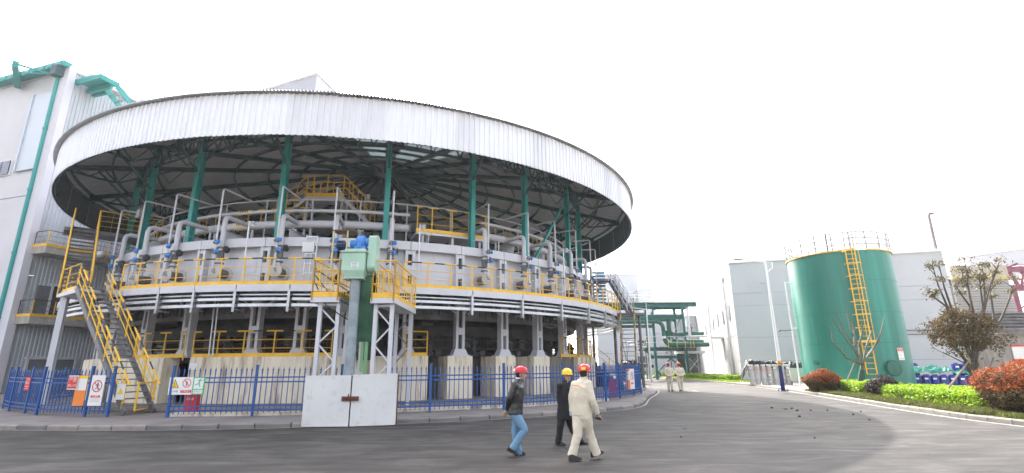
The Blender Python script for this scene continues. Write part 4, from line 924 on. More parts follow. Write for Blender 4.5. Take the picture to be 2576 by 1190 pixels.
b = B(); b.box(LP(30, -14+36, HH+.05), (60, 45, .12), AXL) if False else b.box(LP(30, 22, HH-.12), (60, 44, .2), AXL); obj('roof', b, wall_w, hall)
b = B(); b.box(LP(.0, 22.6, HH-.05, .12), (.3, 43, .5), AXL); obj('roof_trim', b, wall_w, hall)
b = B(); b.box(LP(30, -.3, HH+.12), (60, .6, .42), AXL); o = obj('gutter', b, teal, hall)
for i in range(40): b = B(); b.box(LP(.5+i*.9, -.62, HH+.12), (.5, .05, .26), AXL); obj('gutter_panel', b, mat('light_teal_paint', (.04, .34, .34), .5, 0, .08, 2), o)
b = B(); b.tube(LP(.84, -.25, .1), LP(.84, -.25, HH-.6), .14, 10)
for z in (5, 9.5, 14.2, 19): b.tube(LP(.84, -.25, z), LP(.84, -.25, z+.12), .18, 10)
obj('drainpipe', b, teal, hall, True)
b = B(); b.box(LP(.7, -.45, HH-.45), (.7, .6, .8), AXL); obj('rainwater_head', b, teal_s, hall)
b = B(); b.bar(LP(5.9, -.1, HH-.5), LP(2.3, -2.2, HH-.55), .35, .45); b.bar(LP(2.3, -2.2, HH-.55), LP(1.2, -.1, HH-.6), .12, .12); b.bar(LP(4.2, -1.0, HH-.2), LP(1.2, -.1, HH-.4), .06, .06); obj('hoist_beam', b, teal, hall)
b = B(); b.box(LP(2.35, -.03, 19.2), (2.2, .12, 6.3), AXL); b.box(LP(3.5, -.08, 19.2), (.14, .22, 6.5), AXL); obj('translucent_strip', b, mat('pale_blue_panel', (.52, .56, .62), .4, 0, .04, 1), hall)
f = B(); f.box(LP(5.3, .05, 16.55), (2.0, .1, 1.25), AXL); fo = obj('window', f, white_p, hall)
for k in range(2): b = B(); b.box(LP(4.85+k*.95, -.03, 16.55), (.85, .08, 1.1), AXL); obj('pane', b, mat('dark_window_glass', (.03, .04, .10), .1, 0, .1, 1, spec=.8), fo)
for z in (14.9, 15.35, 15.8): b = B(); b.box(LP(0, 1.2, z), (.16, .5, .3), AXL); obj('side_window_pane', b, MATS['dark_window_glass'], hall)
# doors and garage in the ribbed wall
for v0, v1, z0, z1, mm, nm in ((2.0, 3.3, 5.35, 7.5, dark_in, 'doorway'), (1.5, 4.3, .1, 2.35, mat('grey_shutter', (.16, .17, .18), .6, 0, .1, 2), 'shutter'), (1.1, 2.0, 5.35, 7.45, steel_d, 'door_leaf')):
    b = B(); b.box(LP(0, (v0+v1)/2, (z0+z1)/2, .0), (.14, v1-v0, z1-z0), AXL); o = obj(nm, b, mm, hall)
    if nm != 'door_leaf': b = B(); b.box(LP(0, (v0+v1)/2, z1+.08, .04), (.2, v1-v0+.4, .16), AXL); b.box(LP(0, v0-.08, (z0+z1)/2, .04), (.2, .14, z1-z0), AXL); b.box(LP(0, v1+.08, (z0+z1)/2, .04), (.2, .14, z1-z0), AXL); obj('frame', b, steel, o)
# rooftop details
b = B()
for i in range(12): b.tube(LP(.4+i*1.5, -.5, HH+.3), LP(.4+i*1.5, -.5, HH+2.3), .025, 5)
b.tube(LP(.4, -.5, HH+2.3), LP(16.9, -.5, HH+2.3), .025, 5); b.tube(LP(.4, -.5, HH+1.4), LP(16.9, -.5, HH+1.4), .02, 5); obj('roof_railing', b, white_p, hall)
b = B()
for i in range(10): b.tube(LP(.1, 1+i*1.4, HH+.2), LP(.1, 1+i*1.4, HH+1.9), .025, 5)
obj('lightning_rods', b, white_p, hall)
tp = thing('roof_stair', 'teal cantilevered platform and ladder stair at the top of the hall side wall', 'platform', LP(0, 1.4, HH-2.0, .2))
b = B(); b.prism([(v.x, v.y) for v in (LP(0, .5, 0, .1), LP(0, .5, 0, 2.7), LP(0, 1.8, 0, 2.7), LP(0, 1.8, 0, .1))], HH-1.0, HH-.85); obj('deck', b, teal, tp)
b = B(); b.bar(LP(0, .5, HH-1.0, .0), LP(0, .5, HH-1.0, 2.75), .2, .42); b.bar(LP(0, .5, HH-1.0, 2.7), LP(0, 1.85, HH-1.0, 2.7), .14, .4); b.bar(LP(0, 1.4, HH-1.25, 0), LP(0, 1.4, HH-1.25, 2.6), .18, .4); b.bar(LP(0, 1.8, HH-1.25, 0), LP(0, 1.8, HH-1.25, 1.5), .18, .6); obj('beam', b, teal, tp)
sa, sb_ = LP(0, 1.7, HH-1.2, 1.55), LP(0, 8.7, HH-6.3, 1.55)
for o_ in (0, 1.25): b = B(); b.bar(sa+E1*o_, sb_+E1*o_, .08, .4); obj('stringer', b, teal, tp)
for i in range(1, 16): b = B(); p = sa.lerp(sb_, i/16); b.bar(p, p+E1*1.25, .24, .03); obj('tread', b, galv, tp)
for i in range(5): b = B(); p = LP(0, .5+i*.5, HH-.9, 2.7); b.tube(p, p+UP*1.1, .02, 5); obj('post', b, white_p, tp)
b = B(); b.tube(LP(0, .5, HH+.2, 2.7), LP(0, 2.5, HH+.2, 2.7), .02, 5); obj('rail', b, white_p, tp)
# concrete galleries of the hall
for z, xl, yl, l in ((10.0, 83, 600, 'upper'), (5.15, 40, 787, 'lower')):
    t = thing('hall_balcony', l+' concrete balcony on the ribbed hall wall, edged by yellow and grey rails', 'balcony', LP(0, .5, z-.4, .2), 'balconies on the hall side wall')
    b = B(); b.box(LP(0, 3.75, z-.25, .75), (1.7, 7.2, .5), AXL); obj('slab', b, mat('grimy_white_render', (.42, .39, .36), .8, 0, .2, 2, c2=(.2, .17, .14), c2amt=.6), t)
    b = B(); b.box(LP(0, 3.75, z+.08, 1.6), (.03, 7.2, .18), AXL); b.box(LP(0, .15, z+.08, .8), (1.6, .03, .18), AXL); obj('toe_board', b, yellow, t)
    P0 = [LP(0, .2, z, .2), LP(0, .2, z, 1.55)]+[LP(0, .2+k*1.3, z, 1.55) for k in range(1, 6)]
    for i, p in enumerate(P0): b = B(); b.tube(p, p+UP*1.1, .03, 6); obj('post', b, black_p if i == 0 else yellow, t)
    for dz in (.37, .73, 1.1): b = B(); b.path([p+UP*dz for p in P0], .02 if dz < 1 else .03, 6); obj('rail', b, black_p if dz > 1 else steel_d, t)
t = thing('security_camera', 'white dome security camera under the upper hall balcony rail', 'camera', LP(0, 3.4, 9.9, 1.9))
p = LP(0, 3.4, 9.95, 2.0); b = B(); b.ell(p, (.22, .22, .2)); obj('dome', b, gl, t, True); b = B(); b.lathe(p, [(.24, 0), (.24, .2), (.1, .3)], 14); b.bar(p+UP*.2, p+UP*.2-E1*.5, .08, .08); obj('hood', b, white_p, t)
t = thing('bracket_lamp', 'small pole lamp on the lower hall balcony by the dark doorway', 'lamp', LP(0, 2.1, 5.2, 1.5)); p = LP(0, 2.0, 5.2, 1.5)
b = B(); b.tube(p, p+UP*2.9, .035, 6); b.tube(p+UP*2.9, p+UP*2.9+E2*.5, .03, 6); obj('pole', b, galv, t); b = B(); b.ell(p+UP*2.85+E2*.6, (.2, .2, .13)); obj('lamp_head', b, steel_d, t, True)
# upper hall beyond, higher gable behind the canopy
gh = thing('rear_hall', 'pale corrugated hall gable showing above the canopy roof', 'building', V((-28, 70, 0)))
c1 = atY(797, 187, 62); cl = atY(600, 246, 74); 
b = B()
def gab(a, z): return V((a.x, a.y, z))
lft = c1-E1*26+E2*0; rgt = c1+E2*30
b.add([gab(c1, 0), gab(c1, c1.z), gab(lft, c1.z-2.4), gab(lft, 0)], [(0, 1, 2, 3)]); obj('gable_wall', b, mat('dull_grey_sheet', (.30, .30, .34), .6, 0, .06, .8), gh)
b = B(); b.add([gab(c1, 0), gab(rgt, 0), gab(rgt, c1.z-3.6), gab(c1, c1.z)], [(0, 1, 2, 3)]); obj('side_wall', b, grey_sheet, gh)
b = B(); b.bar(gab(c1, c1.z+.1), gab(lft, c1.z-2.3), .3, .35); b.bar(gab(c1, c1.z+.1), gab(rgt, c1.z-3.5), .2, .3); obj('eaves_trim', b, roof_sheet_m, gh)
b = B(); lb2 = lft+E2*30; b.add([gab(c1, c1.z), gab(rgt, c1.z-3.6), gab(lb2, c1.z-6.0), gab(lft, c1.z-2.4)], [(0, 1, 2, 3)]); obj('roof', b, roof_sheet_m, gh)

# ================================================ RIGHT WAREHOUSE
W0 = V((20.7, 46.7, 0)); f1 = V((.960, -.281, 0)); f2 = V((.281, .960, 0)); WH = 11.15; WL = 17.1
AXW = (f1, f2, UP)
wfront = mat('grey_green_wall_panel', (.47, .48, .49), .6, 0, .04, .5, c2=(.42, .43, .44), c2amt=.5, c2scale=.3)
wside = mat('white_rendered_side_wall', (.23, .235, .24), .7, 0, .05, .5, c2=(.20, .20, .195), c2amt=.5, c2scale=.5)
wh = thing('warehouse', 'long flat-roofed warehouse with grey-green panelled front and sunlit white side wall', 'building', W0)
def WP(u, v, z): return W0+f1*u+f2*v+UP*z
zs = [0, 1.9, 4.0, 6.88, 8.05, WH]
for z0, z1 in zip(zs, zs[1:]):
    for k in range(3):
        b = B(); u0, u1 = WL*k/3, WL*(k+1)/3; b.box(WP((u0+u1)/2, .16, (z0+z1)/2+.0), (u1-u0-.02, .3, z1-z0-.022), AXW); obj('wall_panel', b, wfront, wh)
b = B(); b.box(WP(WL/2, .25, WH/2-.05), (WL-.1, .3, WH-.2), AXW); obj('panel_backing', b, steel_d, wh)
for z0, z1 in ((0, 1.9), (1.9, 4.25), (4.25, 7.6), (7.6, WH)):
    for k in range(7): b = B(); b.box(WP(.15, .34+5+k*10, (z0+z1)/2), (.3, 9.97, z1-z0-.03), AXW); obj('side_panel', b, wside, wh)
b = B(); b.box(WP(.25, 35.3, WH/2-.05), (.25, 69, WH-.2), AXW); obj('panel_backing', b, steel_d, wh)
b = B(); b.box(WP(WL/2, 35, WH-.1), (WL+.1, 70.3, .22), AXW); obj('roof', b, white_p, wh)
b = B(); b.box(WP(WL-.15, 35.3, WH/2-.05), (.3, 69.8, WH-.2), AXW); obj('side_panel', b, wside, wh)
for i, v in enumerate((3.3, 8.7, 14.0, 20, 26, 32)):
    b = B(); b.box(WP(-.01, v, 6.6), (.06, 1.0, 1.6), AXW); o = obj('window', b, mat('window_frame_grey', (.3, .3, .32), .5, 0, .05, 2), wh); c = B(); c.box(WP(-.045, v, 6.6), (.03, .86, 1.46), AXW); obj('pane', c, mat('grey_window_glass', (.10, .12, .14), .12, 0, .1, 1, spec=.8), o)
b = B(); b.tube(WP(-.12, 4.9, .2), WP(-.12, 4.9, 10.1), .09, 8); b.box(WP(-.12, 4.9, 10.2), (.3, .4, .4), AXW); obj('drainpipe', b, white_p, wh)
b = B(); b.tube(WP(-.12, 24, .2), WP(-.12, 24, 10.1), .1, 8); b.tube(WP(-.12, 25, .2), WP(-.12, 25, 10.1), .1, 8); obj('drainpipe', b, white_p, wh)
b = B(); b.box(WP(-.02, 11.5, 3.2), (.06, 1.1, 2.2), AXW); obj('door', b, MATS['window_frame_grey'], wh)
b = B(); b.box(WP(-.7, 12.0, 4.55), (1.4, 2.6, .22), AXW); obj('door_canopy', b, white_p, wh)
for v, z in ((1.8, .5), (5.6, .75), (9.4, .9)): 
    for k in range(4): b = B(); b.box(WP(-.01, v, z+k*.12), (.05, .35, .07), AXW); obj('vent_slat', b, steel_d, wh)
b = B(); b.box(WP(2.75, -.02, 9.0), (.45, .1, .16), AXW); b.box(WP(2.7, 0.0, 8.2), (.3, .03, 1.2), AXW); obj('wall_bracket', b, wfront, wh)
b = B(); b.box(WP(14.4, -.02, 4.3), (5.4, .06, .10), AXW); b.box(WP(14.4, -.02, 3.95), (5.4, .05, .06), AXW); obj('wall_conduit', b, steel_d, wh)
b = B(); b.box(WP(12.1, -.05, 9.6), (.35, .12, .12), AXW); obj('wall_lamp', b, steel_d, wh)
t = thing('chimney_pipe', 'tall thin pinkish vent pipe with a bent top above the warehouse roof', 'pipe', WP(16.2, .8, WH)); p0 = WP(16.85, .3, WH-.1); p1 = V((p0.x, p0.y, atY(2350, 538, p0.y).z))
b = B(); b.path([p0, p1-UP*.2, p1+V((.05, 0, 0)), p1+V((.45, 0, .05))], .13, 8); obj('flue', b, mat('faded_pink_paint', (.19, .15, .175), .6, 0, .1, 3), t, True)

# ================================================ TANK
TC = V((23.3, 35.0, 0)); TR = 3.15; Z0, Z1 = .30, 8.9
tank_m = mat('green_tank_paint', (.010, .165, .12), .33, 0, .22, 1.3, stretch=(1, 1, .06), c2=(.03, .26, .21), c2amt=.6, c2scale=1.1, contrast=(.48, .70), bump=.15, bscale=2.5)  # paler vertical bands put the glossy shell's reflections into the colour
tk = thing('storage_tank', 'big upright green steel tank with a yellow caged ladder and a top railing', 'tank', TC)
zz = [Z0, 2.9, 4.85, 6.9, Z1]
def TP(t, R, z): return V((TC.x+R*math.cos(R_(t)), TC.y+R*math.sin(R_(t)), z))
TF = math.degrees(math.atan2(-TC.y, -TC.x))    # bearing that faces the camera
for i, (z0, z1) in enumerate(zip(zz, zz[1:])):
    for k in range(4):
        a = k*90+(20 if i % 2 else 65); b = B(); b.arc(TC, [(TR-.02, z0+.006), (TR, z0+.006), (TR, z1-.006), (TR-.02, z1-.006)], a+.1, a+89.9, 4); obj('shell_plate', b, tank_m, tk, True)
for z in zz[1:-1]: b = B(); b.arc(TC, prof(TR-.01, TR+.012, z-.012, z+.012), 0, 360, 5); obj('weld_seam', b, teal_d, tk)
b = B(); b.lathe(TC, [(TR, Z1-.02), (TR*.5, Z1+.3), (.05, Z1+.4)], 48); obj('tank_roof', b, tank_m, tk, True)
b = B(); b.arc(TC, prof(TR-.1, TR+.09, Z1-.04, Z1+.03), TF-170, TF+20, 5); b.arc(TC, prof(TR-.1, TR+.09, Z1-.04, Z1+.03), TF+32, TF+180, 5); obj('rim_angle', b, yellow, tk)
for k in range(12): b = B(); b.box(TP(k*30, TR-.35, .17), (.6, .45, .28)); obj('support_block', b, concrete, tk)
b = B(); b.arc(TC, prof(.05, TR-.7, .1, .42), 0, 360, 10); obj('foundation', b, dark_in, tk)
tn = [k*18 for k in range(20)]
for a in tn:
    b = B(); b.tube(TP(a, TR+.02, Z1), TP(a, TR+.02, Z1+1.22), .05, 6); obj('rail_post', b, mat('grey_rail_paint', (.30, .29, .30), .5, 0, .1, 3), tk)
for z in (.4, .8, 1.22): b = B(); b.ring_tube(TC, TR+.02, Z1+z, .045, 0, 360, 6, 6); obj('guard_rail', b, MATS['grey_rail_paint'], tk)
b = B(); b.tube(TP(TF-8, TR-.3, Z1), TP(TF-8, TR-.3, Z1+1.25), .06, 8); obj('vent_pipe', b, mat('purple_grey_paint', (.16, .11, .20), .5, 0, .1, 3), tk)
LA = TF+2.5+(-1)     # ladder bearing
lx = th
dl = ray(2135, 700); 
la0, la1 = TF+9.5, TF+18.5
lad = B()
def ladpt(a, r, z): return TP(a, TR+r, z)
for a in (la0, la1):
    b = B(); b.tube(ladpt(a, .22, 1.0), ladpt(a, .22, Z1+1.3), .035, 6); obj('ladder_rail', b, yellow, tk)
z = 1.0
while z < Z1+.1: b = B(); b.tube(ladpt(la0, .22, z), ladpt(la1, .22, z), .018, 6); obj('rung', b, yellow, tk); z += .33
am = (la0+la1)/2; hoop = lambda z, k=9: [ladpt(am, .22, z)+ (TP(am, 1, 0)-TP(am, 0, 0))*(.62*math.sin(math.pi*i/k)) + V((-math.sin(R_(am)), math.cos(R_(am)), 0))*(-.46*math.cos(math.pi*i/k)) for i in range(k+1)]
z = 3.0
while z < Z1+1.4: b = B(); b.path(hoop(z), .028, 6); obj('cage_hoop', b, yellow if z < Z1+.2 else MATS['grey_rail_paint'], tk); z += .82
for i in (2, 4, 5, 7): b = B(); b.tube(hoop(3.0)[i], hoop(Z1)[i], .02, 6); b2 = B(); b2.tube(hoop(Z1+.01)[i], hoop(Z1+1.3)[i], .035, 6); obj('cage_strap', b, yellow, tk); obj('cage_strap', b2, MATS['grey_rail_paint'], tk)
b = B(); b.bar(hoop(2.95)[0], hoop(2.95)[9], .06, .10); b.path(hoop(2.95), .045, 6); obj('cage_foot', b, yellow, tk)
am2 = TF+37; b = B(); ax = (TP(am2, 1, 0)-TP(am2, 0, 0)); b.lathe(TP(am2, TR-.1, 1.35), [(.40, 0), (.40, .22), (.48, .22), (.48, .28), (.3, .30)], 24, ax)
for k in range(16):
    q = 2*math.pi*k/16; tt = V((-ax.y, ax.x, 0)); c = TP(am2, TR+.18, 1.35)+tt*.44*math.cos(q)+UP*.44*math.sin(q); b.tube(c, c+ax*.05, .028, 6)
obj('manhole', b, teal_d, tk, True)
am3 = TF-40; ax = (TP(am3, 1, 0)-TP(am3, 0, 0)); b = B(); b.lathe(TP(am3, TR-.1, 1.7), [(.12, 0), (.12, .25), (.18, .25), (.18, .3)], 14, ax); obj('nozzle', b, teal_d, tk, True)
F = frame_at(TP(TF+52, TR, 0), TF+52, 0); board(F, .48, .74, sg_w, tk, nm='hazard_sign', v=2.2, th_=.03); b = B(); quad(b, F, -.22, 2.38, .22, 2.55, .035); o = obj('red_band', b, sg_r, tk); text(F, '危险', 0, 2.465, .14, sg_w, tk, d=.038)
b = B(); b.add([F(-.13, 2.08, .035), F(.03, 2.08, .035), F(-.05, 2.24, .035)], [(0, 1, 2)]); obj('warning_triangle', b, sg_y, tk); b = B(); quad(b, F, -.2, 2.31, .2, 2.33, .035); quad(b, F, -.2, 1.92, .2, 1.94, .035); obj('small_print', b, ink, tk)
t = thing('level_gauge', 'thin white level pipe standing off the left edge of the green tank', 'pipe', TP(TF-75, TR+.35, .1))
b = B(); b.tube(TP(TF-78, TR+.3, .1), TP(TF-78, TR+.3, 7.5), .06, 8)
for z in (7.4, 4.1): b.tube(TP(TF-78, TR-.05, z), TP(TF-78, TR+.3, z), .05, 8)
obj('gauge_pipe', b, white_p, t, True)
b = B(); q = TP(TF-78, TR+.3, 4.0); b.path([q, q+V((-.5, .1, -.05)), q+V((-.75, .1, .0))], .035, 6); b.ell(q+V((-.85, .1, -.03)), (.12, .1, .08)); obj('gauge_arm', b, steel_d, t)
# ================================================ PIPE RACK
YR = 58.
def rp(x, y, Y=YR): return atY(x, y, Y)
rk = thing('pipe_rack', 'teal steel pipe rack with walkway, deck and braced legs between the furnace and the warehouse', 'pipe rack', V((rp(1650, 938).x, YR, 0)))
bl, tl_ = rp(1652, 938), rp(1640, 777); br, tr_ = rp(1729, 930), rp(1716, 768)
XL = (bl.x+tl_.x)/2; XR = (br.x+tr_.x)/2; ZT = rp(1680, 770).z
def rz(y, x=1680): return rp(x, y).z
for X in (XL, XR):
    for Y in (YR, YR+3): b = B(); b.bar((X, Y, 0), (X, Y, ZT), .27, .27); obj('column', b, teal_r, rk)
x0 = 8.5
for nm, y, h, xa, xb in (('top_girder', 767, .5, x0, rp(1752, 770).x), ('upper_beam', 798, .5, x0, XR), ('deck_beam', 878, .25, rp(1622, 878).x, rp(1752, 878).x), ('lower_beam', 898, .3, XL, rp(1752, 898).x)):
    for Y in (YR, YR+3): b = B(); b.ibeam((xa, Y, rz(y)), (xb, Y, rz(y)), .3, h, .05); obj(nm, b, teal_r, rk)
b = B(); b.box(((x0+XL)/2, YR-.1, rz(821)), (XL-x0, .3, .35)); b.box(((x0+XL)/2, YR-.2, rz(797)), (XL-x0, .3, .5)); obj('web_girder', b, teal_r, rk)
b = B(); b.box(((rp(1622, 878).x+rp(1752, 878).x)/2, YR+1.5, rz(878)+.2), (rp(1752, 878).x-rp(1622, 878).x, 3.4, .08)); obj('deck', b, teal_d, rk)
b = B(); b.box(((x0+rp(1752, 770).x)/2, YR+1.5, ZT+.45), (rp(1752, 770).x-x0, 3.2, .08)); obj('walkway', b, mat('cream_deck_edge', (.55, .50, .36), .6, 0, .1, 2), rk)
for z in (.5, .8, 1.15): b = B(); b.tube((x0, YR-.1, ZT+.5+z), (rp(1775, 750).x, YR-.1, ZT+.5+z), .07 if z != 1.15 else .03, 6); obj('white_pipe', b, white_p, rk)
for k in range(11): b = B(); X = x0+k*1.25; b.tube((X, YR-.15, ZT+.4), (X, YR-.15, ZT+1.75), .03, 5); obj('post', b, galv, rk)
def pp(nm, pts, r, m=teal_d): b = B(); b.path(pts, r, 12); return obj(nm, b, m, rk, True)
def el(p, q, s_, k=5):   # corner p->q->s rounded at q
    p, q, s_ = V(p), V(q), V(s_); a = q+(p-q).normalized()*.8; c = q+(s_-q).normalized()*.8
    return [p]+[(a*(1-t)**2+q*2*t*(1-t)+c*t*t) for t in [i/k for i in range(k+1)]]+[s_]
xE = rp(1777, 860).x; yq = YR-.6
A_ = el((x0, yq, rz(810)), (rp(1662, 810).x, yq, rz(810)), (rp(1668, 850).x, yq, rz(858))); Bp = el(A_[-1]-V((.05, 0, -1)), (rp(1670, 867).x, yq, rz(868)), (xE, yq, rz(868)))
pp('green_pipe', A_, .23); pp('green_pipe', Bp, .25)
pp('green_pipe', el((rp(1684, 800).x, YR+.4, rz(800)), (rp(1686, 843).x, YR+.4, rz(843)), (rp(1726, 841).x, YR+.4, rz(841))), .27)
pp('green_pipe', el((rp(1680, 835).x, YR+1, rz(830)), (rp(1695, 858).x, YR+1, rz(858)), (xE, YR+1, rz(859))), .22)
pp('green_pipe', [(rp(1728, 838).x, YR+.6, rz(838)), (xE, YR+.6, rz(839))], .2)
pp('white_pipe', [(rp(1733, 848).x, YR-.3, rz(847)), (xE, YR-.3, rz(847))], .11, white_p)
pp('white_pipe', [(rp(1724, 768).x, YR-.5, ZT-.3), (rp(1734, 848).x-.1, YR-.5, rz(848))], .16, white_p)
b = B(); b.tube((rp(1666, 848).x, yq, rz(846)), (rp(1667, 848).x, yq, rz(852)), .27, 12); obj('pipe_band', b, white_p, rk)
for x in (1676, 1697, 1718, 1731, 1739): b = B(); p = rp(x, 868); b.bar((p.x, yq-.28, p.z-.35), (p.x, yq-.28, p.z+.45), .04, .06); obj('pipe_clamp', b, yellow, rk)
for a_, c_ in (((1687, 902), (1655, 936)), ((1687, 902), (1722, 928)), ((1752, 900), (1735, 922)), ((1709, 803), (1690, 857)), ((1618, 880), (1650, 900))):
    b = B(); p, q = rp(*a_), rp(*c_); b.bar((p.x, YR, p.z), (q.x, YR, q.z), .13, .13); obj('brace', b, teal_r if a_[1] < 905 and a_[0] < 1700 else steel_d, rk)
for x in (1635, 1642, 1741, 1748): b = B(); p = rp(x, 880); b.bar((p.x, YR+2, 0), (p.x, YR+2, p.z), .12, .12); obj('column', b, steel_d, rk)
b = B(); p0, p1 = rp(1738, 775), rp(1752, 838)
for dx in (0, .55): b.tube((p0.x+dx, YR+1, rz(838)), (p0.x+dx, YR+1, ZT), .05, 5)
for k in range(10): b.tube((p0.x, YR+1, rz(838)+k*.42), (p0.x+.55, YR+1, rz(838)+k*.42), .03, 5)
obj('ladder', b, steel, rk)
for k in range(7): b = B(); p = rp(1622, 876); X = p.x+k*.75; b.tube((X, YR-.2, rz(876)), (X, YR-.2, rz(876)+1.3), .03, 5); obj('post', b, steel if k else yellow, rk)
for z in (.65, 1.3): b = B(); p = rp(1622, 876); b.tube((p.x, YR-.2, rz(876)+z), (p.x+5, YR-.2, rz(876)+z), .03, 5); obj('rail', b, steel, rk)
for x in (1735, 1742): b = B(); p = rp(x, 833); b.lathe((p.x, YR+.4, rz(838)), [(.1, 0), (.1, .5), (.2, .55), (.2, .7), (.06, .75), (.06, 1.0)], 8); obj('valve', b, steel_d, rk)
pj = thing('pump_shelter', 'dark opening under a flat canopy between the pipe rack and the white side wall', 'shelter', V((rp(1757, 940).x, 60, 0)))
for x in (1738, 1766): b = B(); p = rp(x, 900); b.bar((p.x, 59, 0), (p.x, 59, rz(888)+.2), .15, .15); obj('post', b, steel_d, pj)
b = B(); p = rp(1752, 886); b.box((p.x, 60.4, rz(886)), (2.6, 3, .25)); obj('roof', b, white_p, pj); b = B(); b.box((p.x+.2, 62, 1.7), (2.4, .3, 3.2)); obj('dark_opening', b, dark_in, pj)
for s_ in (-1, 1): b = B(); b.bar((p.x-s_*1.2, 59, .3), (p.x+s_*1.2, 59, 3.0), .08, .08); obj('brace', b, steel, pj)

# ================================================ FAR BUILDINGS
def far_b(lab, x0, x1, ytop, Y, dep=30, m=None, joints=3, h=None):
    p, q = atY(x0, ytop, Y), atY(x1, ytop, Y); t = thing('far_building', lab, 'building', V((p.x, Y, 0)), 'pale plant buildings in the distance'); z = h or (p.z+q.z)/2
    m = m or wfb
    for k in range(joints): b = B(); b.box(((p.x+q.x)/2, Y+dep/2, z*(k+.5)/joints), (q.x-p.x, dep, z/joints-.05), None); obj('wall_band', b, m, t)
    b = B(); b.box(((p.x+q.x)/2, Y+dep/2, z+.1), (q.x-p.x+.4, dep+.4, .3)); obj('roof_edge', b, m, t); return t, p, q, z
wfb = mat('far_white_cladding', (.46, .475, .50), .6, 0, .04, .2, c2=(.40, .41, .44), c2amt=.4, c2scale=.1)
t, p, q, z = far_b('long low white plant building behind the pipe rack', 1500, 1716, 792, 100)
for k, y in enumerate((865, 905)):
    for x in (1612, 1624): b = B(); v = atY(x, y, 99.9); b.box((v.x, 99.95, v.z), (1.1, .2, 1.3)); o = obj('window', b, MATS['dark_window_glass'], t)
far_b('tall white tower block left of the pipe rack, highest of the far buildings', 1500, 1603, 692, 118, m=wfb)
far_b('stepped white block just right of the tall far tower', 1604, 1645, 731, 116)
far_b('grey far building between the pipe rack and the warehouse', 1726, 1800, 797, 96, m=mat('far_grey_cladding', (.42, .44, .46), .6, 0, .05, .2))
for k, (y, l) in enumerate(((740, 3.0), (748, 4.5), (760, 3.5))):
    pass
# ================================================ STREET LAMPS
def street_lamp(lab, base, H, arm, s_=1, blue=True, lean=0):
    t = thing('street_lamp', lab, 'street lamp', base, 'street lamps'); base = V(base)
    if blue:
        b = B(); b.tube(base, base+UP*1.45, .12, 12, .105); obj('blue_base', b, mat('navy_pole_paint', (.012, .02, .13), .4, 0, .1, 3), t, True)
        b = B(); b.tube(base+UP*1.45, base+UP*1.72, .112, 12, .11); o = obj('striped_collar', b, mat('amber_band', (.85, .45, .02), .5, 0, .1, 3), t, True)
        b = B(); c = base+UP*1.5; b.path([c+V((-.12, -.06, .12)), c+V((0, -.125, .05)), c+V((.115, -.04, -.02))], .025, 4); obj('black_stripe', b, black_p, o)
        b = B(); b.box(base+UP*.02, (.45, .45, .04)); 
        for x, y in ((1, 1), (1, -1), (-1, 1), (-1, -1)): b.tube(base+V((x*.17, y*.17, 0)), base+V((x*.17, y*.17, .12)), .02, 6)
        obj('base_plate', b, MATS['navy_pole_paint'], t)
    z0 = 1.72 if blue else 0
    b = B(); b.tube(base+UP*z0, base+UP*H, .10*s_, 12, .05*s_); b.tube(base+UP*H, base+UP*(H+.5*s_), .02, 6); obj('pole', b, white_p, t, True)
    d = V(arm); b = B(); top = base+UP*(H-.15)
    b.path([top-d*.28-UP*.28*1, top-d*.3+UP*.0, top, top+d*.5+UP*.12, top+d+UP*.28], .035*s_, 7)
    b.path([top-UP*.6*s_, top+d.normalized()*-.35*s_-UP*.35, top-d*.3], .03*s_, 6); obj('arm', b, white_p, t, True)
    b = B(); e = top+d+UP*.28; ax = d.normalized(); sdx = V((-ax.y, ax.x, 0)); b.ell(e+ax*.3*s_, (.42*s_, .15*s_, .07*s_), (ax, sdx, UP)); obj('lamp_head', b, galv, t, True); return t
p = gnd(1970.5, 984, .12)
street_lamp('tall white street lamp with a navy blue base, beside the stacked pails', p, atY(1925, 655, p.y).z-.12, V((-1.25, .2, 0)))
for x, y, Y, yt, l in ((1637, 925, 50, 775, 'white street lamp standing before the pipe rack, left of its teal columns'), (1617, 925, 90, 862, 'small far white lamp post left of the nearer rack lamp'), (1627, 925, 80, 870, 'far white lamp post just left of the pipe rack leg')):
    p = atY(x, y, Y); street_lamp(l, V((p.x, Y, 0)), atY(x-6, yt, Y).z, V((-1.6, .3, 0)), blue=False)
# ================================================ WHITE VAN far off
vp = atY(1621, 930, 66); van = thing('parked_van', 'small white van parked far off, partly hidden by the dark round bush', 'van', V((vp.x, 66, .0)))
b = B(); body = [(-2.3, .35), (2.2, .35), (2.3, .8), (2.2, 1.0), (1.3, 1.15), (.7, 1.85), (-2.2, 1.9), (-2.35, 1.2)]
vs = [(vp.x+x, 66+y, z) for y in (-.85, .85) for x, z in body]; n = len(body)
b.add(vs, [tuple(range(n)), tuple(range(n, 2*n))[::-1]]+[(i, n+i, n+(i+1) % n, (i+1) % n) for i in range(n)]); obj('body', b, white_p, van)
b = B(); b.box((vp.x-.3, 65.14, 1.5), (1.6, .02, .45)); b.box((vp.x+.75, 65.14, 1.42), (.5, .02, .4)); obj('window', b, MATS['dark_window_glass'], van)
for x in (-1.5, 1.5): b = B(); b.tube((vp.x+x, 65.1, .36), (vp.x+x, 65.3, .36), .36, 16); w_ = obj('wheel', b, rubber, van); c = B(); c.tube((vp.x+x, 65.08, .36), (vp.x+x, 65.12, .36), .2, 12); obj('rim', c, galv, w_)

